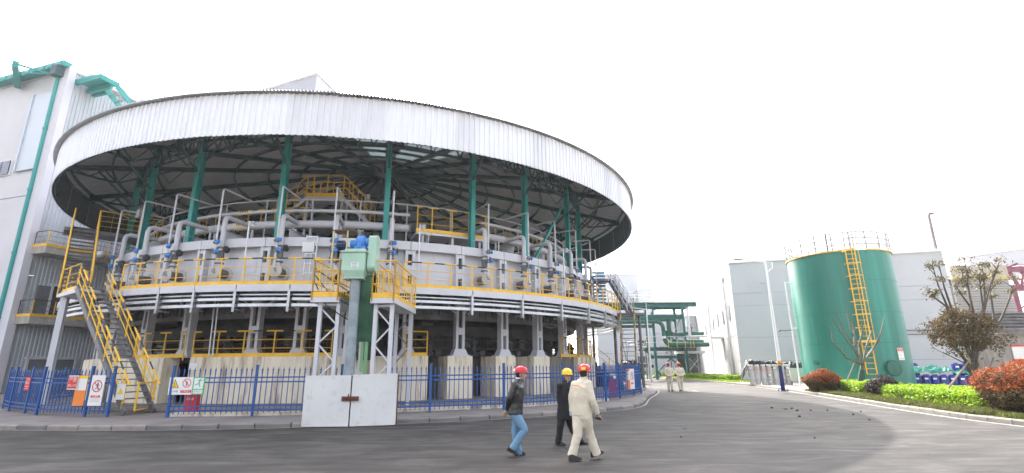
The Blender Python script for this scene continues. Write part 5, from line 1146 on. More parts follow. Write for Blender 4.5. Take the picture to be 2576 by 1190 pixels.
# ================================================ STACKED PAILS
pail_m = [mat('milky_white_pail', (.60, .55, .55), .45, 0, .06, 2), mat('pinkish_pail', (.60, .40, .38), .45, 0, .08, 2), mat('greyer_pail', (.50, .47, .47), .45, 0, .06, 2)]
lid_m = mat('white_pail_lid', (.55, .54, .54), .4, 0, .04, 2); lab_m = mat('paper_label', (.78, .77, .75), .6, 0, .03, 3)
def pail_proto(i):
    t = thing('pail', 'x', 'pail', local=True, group='stacked white plastic pails')
    b = B(); b.lathe((0, 0, 0), [(.176, 0), (.192, .42)], 14); obj('bucket', b, pail_m[i], t, True)
    b = B(); b.lathe((0, 0, 0), [(.202, .36), (.206, .42), (.206, .47), (.17, .49)], 14); obj('lid', b, lid_m, t, True)
    b = B(); b.box((-.03, -.188, .24), (.18, .012, .12)); obj('label', b, lab_m, t) if i == 2 else None
    return t
protos = [pail_proto(i) for i in range(3)]; used = [False]*3
pf0 = V((gnd(1888, 969, .1).x, gnd(1888, 969, .1).y, .1)); pf0 = V((18.45, 39.9, .1)); dirp = V((.93, -.36, 0)); bk = V((.36, .93, 0))
rown = ('bottom', 'middle', 'top'); ordn = ('far left', 'second', 'third', 'fourth', 'fifth', 'sixth', 'rightmost')
for r in range(3):
    for c in range(7):
        for d in range(2):
            i = 1 if (r == 2 and c in (1, 2, 3) and d == 0) else random.choice((0, 0, 2)); pos = pf0+dirp*.425*c+bk*.43*d+UP*.50*r+V((random.uniform(-.012, .012), random.uniform(-.012, .012), 0))
            lab = f'{"pink-tinted" if i == 1 else "white"} pail, {ordn[c]} in the {rown[r]} tier of the {"front" if d == 0 else "back"} row under the black sheet'
            rz_ = math.atan2(dirp.y, dirp.x)+random.uniform(-.3, .3)
            if not used[i]: o = protos[i]; o.location = pos; o.rotation_euler = (0, 0, rz_); o['label'] = lab; used[i] = True
            else: dup(protos[i], pos, rz_, lab)
def tarp(lab, name, F, nu, nv, m, base):
    b = B(); k = nv+1
    for i in range(nu+1):
        for j in range(nv+1): b.v.append(tuple(F(i/nu, j/nv)))
    for i in range(nu):
        for j in range(nv): a = i*k+j; b.f.append((a, a+k, a+k+1, a+1))
    o = obj(name, b, m, None, True, label=lab, cat='tarpaulin', base=base); sm = o.modifiers.new('thickness', 'SOLIDIFY'); sm.thickness = .02; return o
def nz(x, y, s=1.):
    from mathutils import noise
    return noise.noise(V((x*s, y*s, 3.1)))
def tfold(x, y, s): return abs(nz(x, y, s))*1.2+.5*abs(nz(x+9, y, s*2.3))
def F1(u, v):
    x = -.75+u*4.6; y = -.12+v*1.25; z = 1.56+.32*tfold(x*1.3, y*.6, 1.7)
    if x < -.1: z -= ((-.1-x)/.65)**1.4*1.05; 
    if v < .2: z -= (.2-v)*1.9
    z += .10*math.sin(u*5+.5)
    return pf0+dirp*x+bk*y+UP*z
blk = mat('black_plastic_sheet', (.010, .010, .011), .5, 0, .2, 4, spec=.25)
tarp('crumpled shiny black plastic sheet thrown over the stack of white pails', 'tarpaulin', F1, 100, 36, blk, pf0+UP*1.4)
def F1b(u, v):
    x = 3.3+u*1.3; y = -.2+v*1.3; z = 1.45+.3*tfold(x, y, 2.2)-max(0, u-.4)*1.6-max(0, .2-v)*3
    return pf0+dirp*x+bk*y+UP*z
tarp('second heap of black plastic sheet right of the street lamp', 'tarpaulin', F1b, 30, 24, blk, pf0+dirp*3.8+UP*.8)
cb_ = thing('electric_cabinet', 'small pale grey metal cabinet on legs just right of the street lamp base', 'cabinet', pf0+dirp*2.95+bk*-.6)
c0 = pf0+dirp*3.05-bk*.75; AXP = (dirp, bk, UP)
b = B(); b.box(c0+UP*.75, (1.0, .5, .85), AXP); obj('case', b, mat('cabinet_paint', (.50, .50, .44), .5, 0, .05, 2), cb_)
b = B(); b.box(c0+UP*1.2, (1.1, .6, .05), AXP); obj('top', b, lid_m, cb_)
for s_ in (-.24, .24): b = B(); b.box(c0+dirp*s_-bk*.26+UP*.75, (.46, .02, .78), AXP); obj('door', b, MATS['cabinet_paint'], cb_)
for s_ in (-.45, .45): b = B(); b.box(c0+dirp*s_+UP*.2, (.06, .4, .35), AXP); obj('leg', b, steel_d, cb_)
t = thing('junk_pile', 'low pile of scrap pallets and a white sack beside the tank footing', 'scrap', pf0+dirp*4.1-bk*.9)
for k in range(5): b = B(); c = pf0+dirp*(4.0+.12*k)-bk*(.6+.05*k)+UP*(.08+.13*k); b.box(c, (.9, .5, .04), (V((math.cos(k), math.sin(k), 0)), V((-math.sin(k), math.cos(k), 0)), UP)); obj('board', b, dark_in, t)
b = B(); c = pf0+dirp*4.4-bk*.8+UP*.85; b.ell(c, (.4, .3, .12)); obj('sack', b, lid_m, t, True)
# ================================================ BLUE JERRYCANS under the green tarpaulin
can_m = mat('blue_plastic_can', (.012, .035, .30), .32, 0, .12, 3, c2=(.01, .02, .16), c2amt=.4); can_m2 = mat('deeper_blue_plastic_can', (.01, .025, .22), .35, 0, .12, 3)
def can_proto(m):
    t = thing('blue_drum', 'x', 'drum', local=True, group='blue plastic drums beside the tank')
    b = B(); pr = []
    for z, s_ in ((0, .92), (.03, 1), (.62, 1), (.70, .93), (.72, .8)):
        ring = []
        for k in range(16):
            a = 2*math.pi*k/16; c, s2 = math.cos(a), math.sin(a); e = .45
            ring.append((.215*s_*math.copysign(abs(c)**e, c), .19*s_*math.copysign(abs(s2)**e, s2), z))
        pr.append(ring)
    vs = [v for r_ in pr for v in r_]; fs = [(q*16+i, q*16+(i+1) % 16, (q+1)*16+(i+1) % 16, (q+1)*16+i) for q in range(4) for i in range(16)]
    b.add(vs, fs+[tuple(range(16))[::-1], tuple(range(64, 80))]); b.box((0, 0, .745), (.22, .04, .05)); obj('body', b, m, t, True)
    b = B(); b.tube((.12, .08, .71), (.12, .08, .78), .04, 10); obj('cap', b, m, t)
    b = B(); b.box((-.02, -.193, .52), (.19, .01, .10)); obj('label', b, lab_m, t); return t
cp = [can_proto(can_m), can_proto(can_m2)]; cu = [False, False]
B0 = V((26.35, 35.9, .1)); bd = V((.80, -.60, 0)); bb = V((.60, .80, 0)); ang = math.atan2(bd.y, bd.x)
for r in range(3):
    for c in range(13):
        if r == 2 and c > 8: continue
        i = random.random() < .35; pos = B0+bd*.46*c+bb*.42*r+V((random.uniform(-.02, .02), random.uniform(-.02, .02), 0))
        lab = f'blue plastic drum, number {c+1} from the tank end in the {("front", "middle", "back")[r]} row'
        lab = f'blue plastic drum standing {("right against the tank", "second from the tank", "third from the tank", "fourth from the tank", "fifth from the tank", "sixth from the tank", "seventh from the tank", "eighth from the tank", "ninth from the tank", "tenth from the tank", "eleventh from the tank", "next to last, behind the red bush", "last, behind the red bush")[c]} in the {("front", "middle", "back")[r]} row'
        o = cp[i]
        if not cu[i]: o.location = pos; o.rotation_euler = (0, 0, ang); o['label'] = lab; cu[i] = True
        else: dup(o, pos, ang+random.uniform(-.08, .08), lab)
for k, (c, l) in enumerate(((.2, 'dark blue drum on top of the row by the tank wall'), (2.9, 'lone dark blue drum poking up behind the green tarpaulin'), (7.6, 'blue drum lying on the others right of the tree trunk'), (8.6, 'blue drum on top of the row behind the red bush'))): dup(cp[1], B0+bd*.46*c*1.0+bb*(.85 if k < 2 else .3)+UP*.76, ang+.2*k, l)
def F2(u, v):
    x = -.1+u*4.6; y = -.1+v*1.3; z = .74+.38*math.sin(math.pi*min(1, u*1.05))*(.5+.5*math.sin(math.pi*v))+.26*tfold(x, y*.8, 1.5)+.16*tfold(x+3, y, 4.5)
    if v < .12: z -= (.12-v)*1.2
    return B0+bd*x+bb*y+UP*z
tarp('rumpled bright green tarpaulin heaped over the blue drums', 'tarpaulin', F2, 110, 50, mat('green_tarpaulin', (.01, .25, .18), .4, 0, .1, 4), B0+UP*.8)

# ================================================ COOLING TOWER, PERIMETER WALL, ELEVATED DRUM at the right
ctm = mat('cream_slat', (.32, .305, .275), .6, 0, .08, .6, c2=(.33, .31, .27), c2amt=.5)
Yc = 52.; ctw = thing('cooling_tower', 'boxy cream cooling tower of horizontal slats with a yellow-lined parapet and a top railing', 'cooling tower', V((atY(2470, 900, Yc).x, Yc, 0)))
xa, xb = atY(2400, 730, Yc).x, atY(2545, 730, Yc).x; za, zb_ = atY(2470, 790, Yc).z, atY(2470, 702, Yc).z; n = 14
b = B(); b.box(((xa+xb)/2, Yc+3.2, (za+zb_)/2), (xb-xa-.3, 5.9, zb_-za)); obj('inner_box', b, dark_in, ctw)
for k in range(n): z = za+(zb_-za)*(k+.5)/n; b = B(); b.box(((xa+xb)/2, Yc+.05, z), (xb-xa, .1, (zb_-za)/n*.84), (V((1, 0, 0)), V((0, math.cos(.15), -math.sin(.15))), V((0, math.sin(.15), math.cos(.15))))); obj('slat', b, ctm, ctw)
zp = atY(2470, 668, Yc).z; b = B(); b.box(((xa+xb)/2, Yc+3, (zb_+zp)/2), (xb-xa, 6.2, zp-zb_)); obj('parapet', b, mat('weathered_cream_parapet', (.42, .37, .29), .7, 0, .15, 1), ctw)
b = B(); b.box(((xa+xb)/2, Yc-.15, zb_+.1), (xb-xa, .06, .25)); obj('yellow_band', b, mat('faded_yellow', (.5, .40, .12), .6, 0, .15, 1), ctw)
for k in range(6): b = B(); X = xa+(xb-xa)*k/5; b.tube((X, Yc, zp), (X, Yc, zp+.9), .03, 5); obj('post', b, steel, ctw)
for z in (.45, .9): b = B(); b.tube((xa, Yc, zp+z), (xb, Yc, zp+z), .03, 5); obj('rail', b, steel, ctw)
zl = atY(2500, 836, Yc).z
for k in range(6): z = zl+(za-zl)*(k+.3)/6; b = B(); b.box(((xa+xb)/2+1.2, Yc-.3, z), (xb-xa+1, .9, .10), (V((1, 0, 0)), V((0, .8, -.6)), V((0, .6, .8)))); obj('louvre', b, steel_d, ctw)
for X in (xa+.3, (xa+xb)/2, xb-.1, xb+1.2): b = B(); b.bar((X, Yc+.3, 0), (X, Yc+.3, za), .3, .3); obj('leg', b, steel_d, ctw)
pw = thing('perimeter_wall', 'brownish stained concrete basin wall below the cooling tower', 'wall', V((atY(2440, 935, 47).x, 47, 0)))
x0_, x1_ = atY(2420, 870, 47).x, atY(2700, 870, 47).x; zw = atY(2560, 842, 47).z
for k in range(6): b = B(); b.box((x0_+(x1_-x0_)*(k+.5)/6, 47.2, zw/2), ((x1_-x0_)/6-.04, .4, zw)); obj('wall_panel', b, mat('brown_grey_concrete', (.31, .28, .24), .9, 0, .15, 2, stretch=(1.2, 1.2, .2), c2=(.17, .14, .11), c2amt=.6), pw)
b = B(); b.box(((x0_+x1_)/2, 47, zw+.08), (x1_-x0_, .8, .16)); obj('coping', b, pave, pw)
t = thing('banner', 'white banner with red edges fixed to the brown basin wall', 'banner', atY(2570, 905, 46.9)); p, q = atY(2543, 870, 46.9), atY(2600, 905, 46.9)
b = B(); b.box(((p.x+q.x)/2+1, 46.9, (p.z+q.z)/2), (q.x-p.x+2, .06, p.z-q.z)); obj('cloth', b, sg_w, t)
for z in (p.z, q.z): b = B(); b.box(((p.x+q.x)/2+1, 46.85, z), (q.x-p.x+2, .05, .16)); obj('red_edge', b, sg_r, t)
YD = 75.; ed = thing('elevated_drum', 'big white red-rimmed drum on a dark red steel frame, behind the cooling tower', 'tower', V((atY(2600, 900, YD).x, YD, 0)))
p = atY(2437, 640, YD); R_d = 9.5; DC = V((p.x+R_d, YD+2, 0)); z1, z0 = atY(2520, 645, YD).z, atY(2520, 680, YD).z
for k in range(8): 
    a0_, a1_ = 45*k+10, 45*k+55; b = B(); q0, q1 = [V((DC.x+R_d*math.cos(R_(a)), DC.y+R_d*math.sin(R_(a)), 0)) for a in (a0_, a1_)]; b.bar(q0+UP*(z0+z1)/2, q1+UP*(z0+z1)/2, .1, z1-z0); obj('drum_panel', b, wfb, ed)
    for z in (z0, z1): b = B(); b.bar(q0+UP*z, q1+UP*z, .14, .09); obj('red_rim', b, mat('faded_red_rim', (.30, .06, .07), .6, 0, .1, 3), ed)
    b = B()
    for i in range(6): v = q0.lerp(q1, i/6); b.tube(v+UP*z1, v+UP*(z1+1.1), .04, 4)
    b.tube(q0+UP*(z1+1.1), q1+UP*(z1+1.1), .05, 4); obj('top_railing', b, white_p, ed)
crim = mat('dark_crimson_paint', (.16, .015, .05), .5, 0, .1, 1); orng = mat('orange_girder_paint', (.55, .14, .04), .5, 0, .1, 1)
xg = atY(2495, 700, YD-4).x; zg0, zg1 = atY(2530, 725, YD-4).z, atY(2530, 678, YD-4).z
b = B(); b.bar((xg, YD-4, zg1), (xg+14, YD-4, zg1), .8, .7); b.bar((xg+1.5, YD-4, zg0), (xg+14, YD-4, zg0), .8, .8)
for k in range(6): X = xg+1.5+k*2.2; b.bar((X, YD-4, zg0), (X+1.1, YD-4, zg1), .35, .35); b.bar((X+1.1, YD-4, zg1), (X+2.2, YD-4, zg0), .35, .35)
obj('truss', b, crim, ed)
b = B(); q0, q1 = atY(2465, 702, YD-6), atY(2500, 690, YD-6); b.bar(q0, q1, .5, .5); b.bar(q0-UP*.9, q1-UP*1.6, .3, .3); b.bar(q0-UP*.9, q1, .2, .2); obj('orange_girder', b, orng, ed)
for X in (xg+2.5, xg+9): b = B(); b.bar((X, YD-4, 0), (X, YD-4, zg0), .7, .7); obj('tower_leg', b, crim, ed)
for k in range(5): b = B(); b.bar((xg+3, YD-4, 3+k*3), (xg+8.5, YD-4, 3+k*3+2), .2, .2); obj('brace', b, crim, ed)

# ================================================ LUMPS ON THE ROAD
coal = mat('black_lump', (.02, .018, .017), .9, 0, .3, 20)
LS = [(352, 1090, 'alone nearest the centre of the road'), (428, 1097, 'left of a close pair'), (440, 1097, 'right of a close pair'), (472, 1094, 'just right of the close pair'), (503, 1107, 'flat one in the middle of the scatter'), (518, 1142, 'nearest to the people, standing up'), (585, 1104, 'tiny one beyond the flat lump'), (685, 1105, 'tiny one between the scatter and the pale kerb'), (838, 1130, 'left of the last pair near the shadow edge'), (882, 1111, 'closest to the pale kerb'), (932, 1162, 'flat one just inside the shadow edge')]
from mathutils import noise
def lump(lab, p, r):
    b = B(); b.ell((p.x, p.y, r*.5), (r, r*.8, r*.65), None, 9, 6)
    b.v = [(x+r*.35*noise.noise(V((x*9, y*9, z*9))), y+r*.35*noise.noise(V((x*9+5, y*9, z*9))), max(-.01, z+r*.35*noise.noise(V((x*9, y*9+7, z*9))))) for x, y, z in b.v]
    obj('coal_lump', b, coal, None, label=lab, cat='lump', base=V((p.x, p.y, 0)), group='black lumps scattered on the road')
for x, y, l in LS: lump('small black lump on the asphalt, '+l, gnd((2850+x*.6725)/1.59, (900+y*.6725)/1.59), random.uniform(.03, .055))
for x, y, l in ((2050, 1103, 'by itself right of the beige walker'), (1722, 1080, 'beyond the beige walker near the road middle'), (1713, 1100, 'tiny, left of the road middle')): lump('small black lump on the asphalt, '+l, gnd(x, y), .025)
# ================================================ PLANTS
def leafmat(name, cs, rough=.5, trans=.35):
    m = bpy.data.materials.new(name); m.use_nodes = True; t = m.node_tree; N = t.nodes; L = t.links; p = N['Principled BSDF']; p.inputs['Roughness'].default_value = rough; p.inputs['Specular IOR Level'].default_value = .25
    g_ = N.new('ShaderNodeNewGeometry'); w_ = N.new('ShaderNodeTexWhiteNoise'); w_.noise_dimensions = '1D'; L.new(g_.outputs['Random Per Island'], w_.inputs['W'])
    tc = N.new('ShaderNodeTexCoord'); n = N.new('ShaderNodeTexNoise'); n.inputs['Scale'].default_value = 1.6; n.inputs['Detail'].default_value = 3; L.new(tc.outputs['Object'], n.inputs[0])
    ad = N.new('ShaderNodeMath'); ad.operation = 'MULTIPLY_ADD'; ad.inputs[1].default_value = .55; L.new(w_.outputs[0], ad.inputs[0]); 
    m2 = N.new('ShaderNodeMath'); m2.operation = 'MULTIPLY'; m2.inputs[1].default_value = .5; L.new(n.outputs[0], m2.inputs[0]); L.new(m2.outputs[0], ad.inputs[2])
    cr = N.new('ShaderNodeValToRGB'); e = cr.color_ramp.elements
    e[0].position = .12; e[0].color = (*cs[0], 1); e[1].position = .85; e[1].color = (*cs[-1], 1)
    for i, c in enumerate(cs[1:-1]): q = e.new(.12+.73*(i+1)/(len(cs)-1)); q.color = (*c, 1)
    L.new(ad.outputs[0], cr.inputs[0]); L.new(cr.outputs[0], p.inputs['Base Color'])
    tr = N.new('ShaderNodeBsdfTranslucent'); L.new(cr.outputs[0], tr.inputs[0]); mx = N.new('ShaderNodeMixShader'); mx.inputs[0].default_value = trans
    L.new(p.outputs[0], mx.inputs[1]); L.new(tr.outputs[0], mx.inputs[2]); L.new(mx.outputs[0], N['Material Output'].inputs[0]); MATS[name] = m; return m
hedge_leaf = leafmat('lime_hedge_leaf', [(.06, .14, .012), (.17, .32, .02), (.32, .48, .03), (.46, .55, .04)], .45, .4)
far_leaf = hedge_leaf
red_leaf = leafmat('red_tipped_leaf', [(.05, .03, .012), (.17, .05, .015), (.34, .075, .015), (.45, .13, .025)], .65, .35)
dark_leaf = leafmat('dark_purple_leaf', [(.015, .012, .010), (.035, .022, .018), (.06, .04, .025)], .5, .2)
olive_leaf = leafmat('olive_brown_leaf', [(.03, .032, .015), (.07, .065, .03), (.13, .10, .05), (.26, .23, .12)], .45, .3)
mixed_leaf = leafmat('bronze_green_leaf', [(.022, .022, .009), (.07, .055, .02), (.20, .12, .045)], .6, .25)
grass_m = leafmat('dry_green_grass', [(.06, .08, .02), (.12, .14, .035), (.20, .20, .06)], .7, .3)
bark = mat('grey_brown_bark', (.07, .055, .045), .9, 0, .25, 8, bump=.5, bscale=30); bark_g = mat('green_grey_bark', (.11, .12, .09), .9, 0, .25, 8, bump=.4, bscale=30)
rr = random.Random(11)
def leaf_add(b, p, s_, nrm=None, asp=.55):
    n_ = V((rr.gauss(0, 1), rr.gauss(0, 1), rr.gauss(0, 1)+.4)) if nrm is None else nrm+V((rr.gauss(0, .6), rr.gauss(0, .6), rr.gauss(0, .6)))
    if n_.length < .01: n_ = V((0, 0, 1))
    n_.normalize(); a = n_.orthogonal().normalized(); a.rotate(Matrix.Rotation(rr.uniform(0, 6.28), 3, n_)); c = n_.cross(a)
    o = len(b.v); b.v += [tuple(p-a*s_), tuple(p+c*s_*asp), tuple(p+a*s_), tuple(p-c*s_*asp)]; b.f.append((o, o+1, o+2, o+3))
def hedge(lab, y0, y1, d0, d1, h, m, n, ls=.05, name='hedge'):
    seg = [p for p in K2 if y0 <= p.y <= y1]; A = off(seg, d0); Bq = off(seg, d1); base = A[0].copy(); base.z = .11
    t = thing(name, lab, 'hedge', base); c = B(); k = len(seg)-1
    for i in range(1, k-1):
        for p, q, r, s_ in ((A[i], A[i+1], Bq[i+1], Bq[i]),):
            ins = .12; P_ = [v.lerp((A[i]+Bq[i])/2, .12) for v in (p, s_)]+[v.lerp((A[i+1]+Bq[i+1])/2, .12) for v in (r, q)]
            c.add([v+UP*.12 for v in P_]+[v+UP*(h-.12) for v in P_], [(0, 1, 5, 4), (1, 2, 6, 5), (2, 3, 7, 6), (3, 0, 4, 7), (4, 5, 6, 7)])
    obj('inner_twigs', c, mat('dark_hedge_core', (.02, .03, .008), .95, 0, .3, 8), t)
    b = B()
    for _ in range(n):
        f_ = rr.random()*k; i = min(k-1, int(f_)); w_ = f_-i; v = rr.random(); p = A[i].lerp(A[i+1], w_).lerp(Bq[i].lerp(Bq[i+1], w_), v)
        bump_ = .09*noise.noise(V((p.x*1.7, p.y*1.7, 0)))+.05*noise.noise(V((p.x*6, p.y*6, 3)))
        edge = min(v, 1-v)*abs(d1-d0); endd = min(f_, k-f_)
        hh = h+bump_-max(0, .18-edge)*.8-max(0, .25-endd)*1.0
        if rr.random() < .62: z = hh-rr.random()**2*.12
        else: z = .15+rr.random()*(hh-.15); p = p.lerp(A[i].lerp(A[i+1], w_), rr.random()**.4 if v < .5 else 0) if rr.random() < .8 else p; p = p+V((rr.uniform(-.06, .06), rr.uniform(-.06, .06), 0))
        leaf_add(b, p+UP*z, ls*rr.uniform(.6, 1.3), V((0, 0, .7)))
    obj('foliage', b, m, t, kind='stuff'); return t
hedge('low bright lime-green hedge in front of the green tank, between the two dark-topped bushes', 25.9, 31.0, 1.5, 3.7, .72, hedge_leaf, 17000)
hedge('long bright lime-green hedge in front of the blue drums, up to the big red bush', 17.2, 25.3, 1.4, 4.1, .70, hedge_leaf, 34000)
hedge('far lime-green hedge strip on the grass verge beside the two distant walkers', 46.5, 60.0, 1.2, 2.7, .62, hedge_leaf, 12000, .08)
hedge('dark hedge bank behind the far lime hedge, below the pipe rack', 62, 74, 1.0, 3.6, .75, hedge_leaf, 7000, .1)
def grass(y0, y1, d0, d1, n, h, z0=.12):
    seg = [p for p in K2 if y0 <= p.y <= y1]; A = off(seg, d0); Bq = off(seg, d1); b = B(); k = len(seg)-1
    for _ in range(n):
        f_ = rr.random()*k; i = min(k-1, int(f_)); w_ = f_-i; p = A[i].lerp(A[i+1], w_).lerp(Bq[i].lerp(Bq[i+1], w_), rr.random())
        if noise.noise(V((p.x*1.1, p.y*1.1, 9))) < -.28: continue
        a = rr.uniform(0, 6.28); wd = .008+.010*rr.random(); hh = h*rr.uniform(.5, 1.3)*(1+.5*noise.noise(V((p.x*2, p.y*2, 1)))); ln_ = V((rr.gauss(0, .35), rr.gauss(0, .35), 1))*hh; d = V((math.cos(a), math.sin(a), 0))*wd*2
        o = len(b.v); b.v += [tuple(p-d+UP*z0), tuple(p+d+UP*z0), tuple(p+ln_+UP*z0)]; b.f.append((o, o+1, o+2))
    return b
b = grass(2, 31.4, .2, 2.2, 60000, .13); obj('grass', b, grass_m, None, label='tufts of dry green grass along the pale kerb', cat='grass', kind='stuff')
b = grass(44.5, 90, .2, 3.2, 22000, .16); obj('grass', b, hedge_leaf, None, label='far grass verge', cat='grass', kind='stuff')
def bush(lab, c, r, h, mtop, n, ls=.055, mlow=None, name='round_bush'):
    c = V(c); t = thing(name, lab, 'bush', c)
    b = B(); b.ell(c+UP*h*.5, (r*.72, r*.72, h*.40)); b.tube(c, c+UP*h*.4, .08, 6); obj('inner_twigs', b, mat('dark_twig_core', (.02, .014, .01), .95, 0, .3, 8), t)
    B1, B2 = B(), B()
    for _ in range(n):
        u = rr.uniform(-1, 1); a = rr.uniform(0, 6.28); s_ = math.sqrt(1-u*u); d = V((s_*math.cos(a), s_*math.sin(a), u))
        k = 1+.26*noise.noise(d*1.9+c)+.14*noise.noise(d*5+c); rad = rr.random()**.25
        p = c+UP*h*.5+V((d.x*r*k*rad, d.y*r*k*rad, d.z*h*.5*k*rad))
        if p.z < c.z+.03: continue
        top = d.z*.9+.35*noise.noise(d*4+c) > -.05 and rad > .86
        leaf_add(B1 if top or mlow is None else B2, p, ls*rr.uniform(.6, 1.3), d)
    obj('foliage', B1, mtop, t, kind='stuff')
    if B2.f: obj('lower_foliage', B2, mlow, t, kind='stuff')
    return t
bp_ = gnd(2058, 988, .1); bush('round bush with coppery red tips at the left front of the green tank', (bp_.x+.3, bp_.y, .1), .92, 1.22, red_leaf, 15000, .038, mixed_leaf)
bp_ = gnd(2225, 1003, .1); bush('dark purple bush between the two lime hedges', (bp_.x+.4, bp_.y+.5, .1), .66, .98, dark_leaf, 6000, .05)
bp_ = gnd(2553, 1052, .1); bush('big round bush with bright orange-red tips at the right edge of the picture', (bp_.x+1.2, bp_.y+.5, .1), 1.38, 1.6, red_leaf, 34000, .036, mixed_leaf)
bp_ = atY(1593, 952, 46); bush('dark round clipped bush at the far road corner, right of the blue fence', (bp_.x-.2, 46, .12), 1.15, 1.9, dark_leaf, 5000, .1, dark_leaf)
def branch(b, p, d, l, r, depth, tips, spread=.55, up=.15, seg=4):
    pts = [p]; rs = [r]; q = p
    for i in range(seg):
        d = (d+V((rr.gauss(0, .10), rr.gauss(0, .10), rr.gauss(0, .05)+up*.25))).normalized(); q = q+d*l/seg; pts.append(q); rs.append(r*(1-.45*(i+1)/seg))
    b.path(pts, rs, 5 if r < .03 else 7)
    if depth == 0: tips.append((q, d)); return
    for k in range(rr.choice((2, 2, 3))):
        dd = (d+V((rr.gauss(0, spread), rr.gauss(0, spread), rr.gauss(0, spread*.5)+up))).normalized(); branch(b, pts[-1-(k % 2)], dd, l*rr.uniform(.6, .85), r*.55, depth-1, tips, spread, up, seg)
# big multi-stemmed tree, shrubby crown below, bare tufted stems above
tb_ = V((18.75, 20.9, .1)); bt = thing('tree', 'multi-stemmed tree with a bronze-green bushy crown and bare tufted stems above it, propped by poles', 'tree', tb_)
b = B(); tips = []; b.path([tb_, tb_+V((-.02, 0, .8)), tb_+V((-.1, 0, 1.3))], [.13, .10, .085], 8)
sp = [(-1.0, 0, 2.3), (-.75, .2, 2.5), (-.4, -.2, 2.6), (-.1, .2, 2.7), (.25, -.1, 2.4), (.6, .2, 2.4), (.95, -.1, 1.9), (-.55, .3, 2.0), (.4, .4, 2.2)]
for i, d in enumerate(sp): branch(b, tb_+V((-.05, 0, .6+.08*i)), V(d).normalized(), 1.05, .05, 2, tips, .42, .12)
ups = [((2395, 780), (2362, 665)), ((2385, 775), (2345, 665)), ((2450, 790), (2418, 680)), ((2448, 790), (2426, 650)), ((2475, 790), (2462, 690)), ((2476, 780), (2500, 690)), ((2478, 770), (2470, 668)), ((2500, 800), (2490, 720)), ((2520, 800), (2555, 700)), ((2380, 770), (2335, 735)), ((2440, 770), (2405, 720)), ((2476, 745), (2515, 655))]
tuft = []
for (xa_, ya_), (xb_, yb_) in ups:
    p, q = atY(xa_, ya_, 20.9+rr.uniform(-.5, .5)), atY(xb_, yb_, 20.9+rr.uniform(-.6, .6)); mid = p.lerp(q, .5)+V((rr.uniform(-.08, .08), 0, 0)); low = p.lerp(tb_+UP*1.6, .75)
    b.path([low, p, mid, q], [.05, .045, .032, .014], 6); tuft += [(q, .30), (mid.lerp(q, .35), .24)] if rr.random() < .75 else []
    for _ in range(2): m_ = mid.lerp(q, rr.random()); e_ = m_+V((rr.uniform(-.5, .5), rr.uniform(-.2, .2), rr.uniform(.15, .5))); b.path([m_, m_.lerp(e_, .5)+UP*.04, e_], [.02, .014, .007], 5); tuft.append((e_, .2)) if rr.random() < .5 else None
obj('trunk_and_branches', b, bark, bt)
b = B(); cc = tb_+V((-.05, 0, 2.75))
for _ in range(21000):
    u = rr.uniform(-1, 1); a = rr.uniform(0, 6.28); s_ = math.sqrt(1-u*u); d = V((s_*math.cos(a), s_*math.sin(a), u)); rad = rr.random()**.5*(1+.35*noise.noise(d*2.1+V((4, 0, 0))))
    p = cc+V((d.x*1.42*rad, d.y*1.2*rad, d.z*1.15*rad))
    if noise.noise(p*1.9) < -.04+.25*(p.z < cc.z-.5): continue
    leaf_add(b, p, .05*rr.uniform(.6, 1.4), None, .4)
obj('crown', b, mixed_leaf, bt, kind='stuff')
b = B()
for q, r_ in tuft:
    for _ in range(70): leaf_add(b, q+V((rr.gauss(0, r_*.45), rr.gauss(0, r_*.45), rr.gauss(0, r_*.28))), .06*rr.uniform(.6, 1.3), None, .35)
obj('leaf_tufts', b, olive_leaf, bt, kind='stuff')
for x, y, xt, yt in ((2385, 977, 2440, 905), (2480, 985, 2460, 905), (2475, 960, 2500, 900)):
    p = gnd(x, y, .5); p = V((19+(x-2455)*.018, 20.6, .2)); q = atY(xt, yt, 20.8); p = atY(x, y, 20.3)
    t = thing('tree_prop', ('slanting wooden prop left of the big tree trunk', 'upright wooden prop right of the big tree trunk', 'third wooden prop behind the big tree trunk')[(2385, 2480, 2475).index(x)], 'prop', V((p.x, p.y, .1)), 'wooden props of the planted trees'); b = B(); b.tube(V((p.x, p.y, .1)) if p.z < .3 else p+(p-q).normalized()*.4, q, .035, 7); obj('pole', b, mat('weathered_wood_pole', (.20, .15, .11), .8, 0, .2, 6), t)
# bare tree in front of the tank
p = atY(2162, 975, 28.2); tb2 = V((p.x, 28.2, .1)); t2 = thing('tree', 'leafless pruned tree in front of the green tank, its trunk wrapped in green cloth', 'tree', tb2)
b = B(); fk = atY(2170, 915, 28.2); b.path([tb2, tb2.lerp(fk, .5), fk], [.15, .13, .11], 10)
for pts in ([(2168, 915), (2130, 900), (2095, 860), (2090, 820)], [(2168, 915), (2148, 880), (2115, 835), (2092, 800)], [(2168, 915), (2150, 870), (2122, 830), (2108, 790)], [(2168, 915), (2160, 870), (2142, 835), (2128, 785)], [(2172, 910), (2180, 870), (2193, 830), (2185, 800)], [(2172, 910), (2195, 880), (2215, 840), (2225, 795)], [(2172, 910), (2200, 870), (2210, 860), (2222, 820)], [(2165, 915), (2140, 905), (2120, 890)], [(2150, 870), (2148, 830), (2143, 810)], [(2160, 872), (2170, 835), (2168, 815)]):
    q = [atY(x, y, 28.2+rr.uniform(-.3, .3)) for x, y in pts]; k = len(q); b.path(q, [.055*(1-i/k)+.010 for i in range(k)], 6)
    for _ in range(2): i = rr.randrange(1, k); e_ = q[i]+V((rr.uniform(-.35, .35), rr.uniform(-.2, .2), rr.uniform(.3, .7))); b.path([q[i], e_], [.014, .005], 4)
obj('trunk_and_branches', b, bark_g, t2)
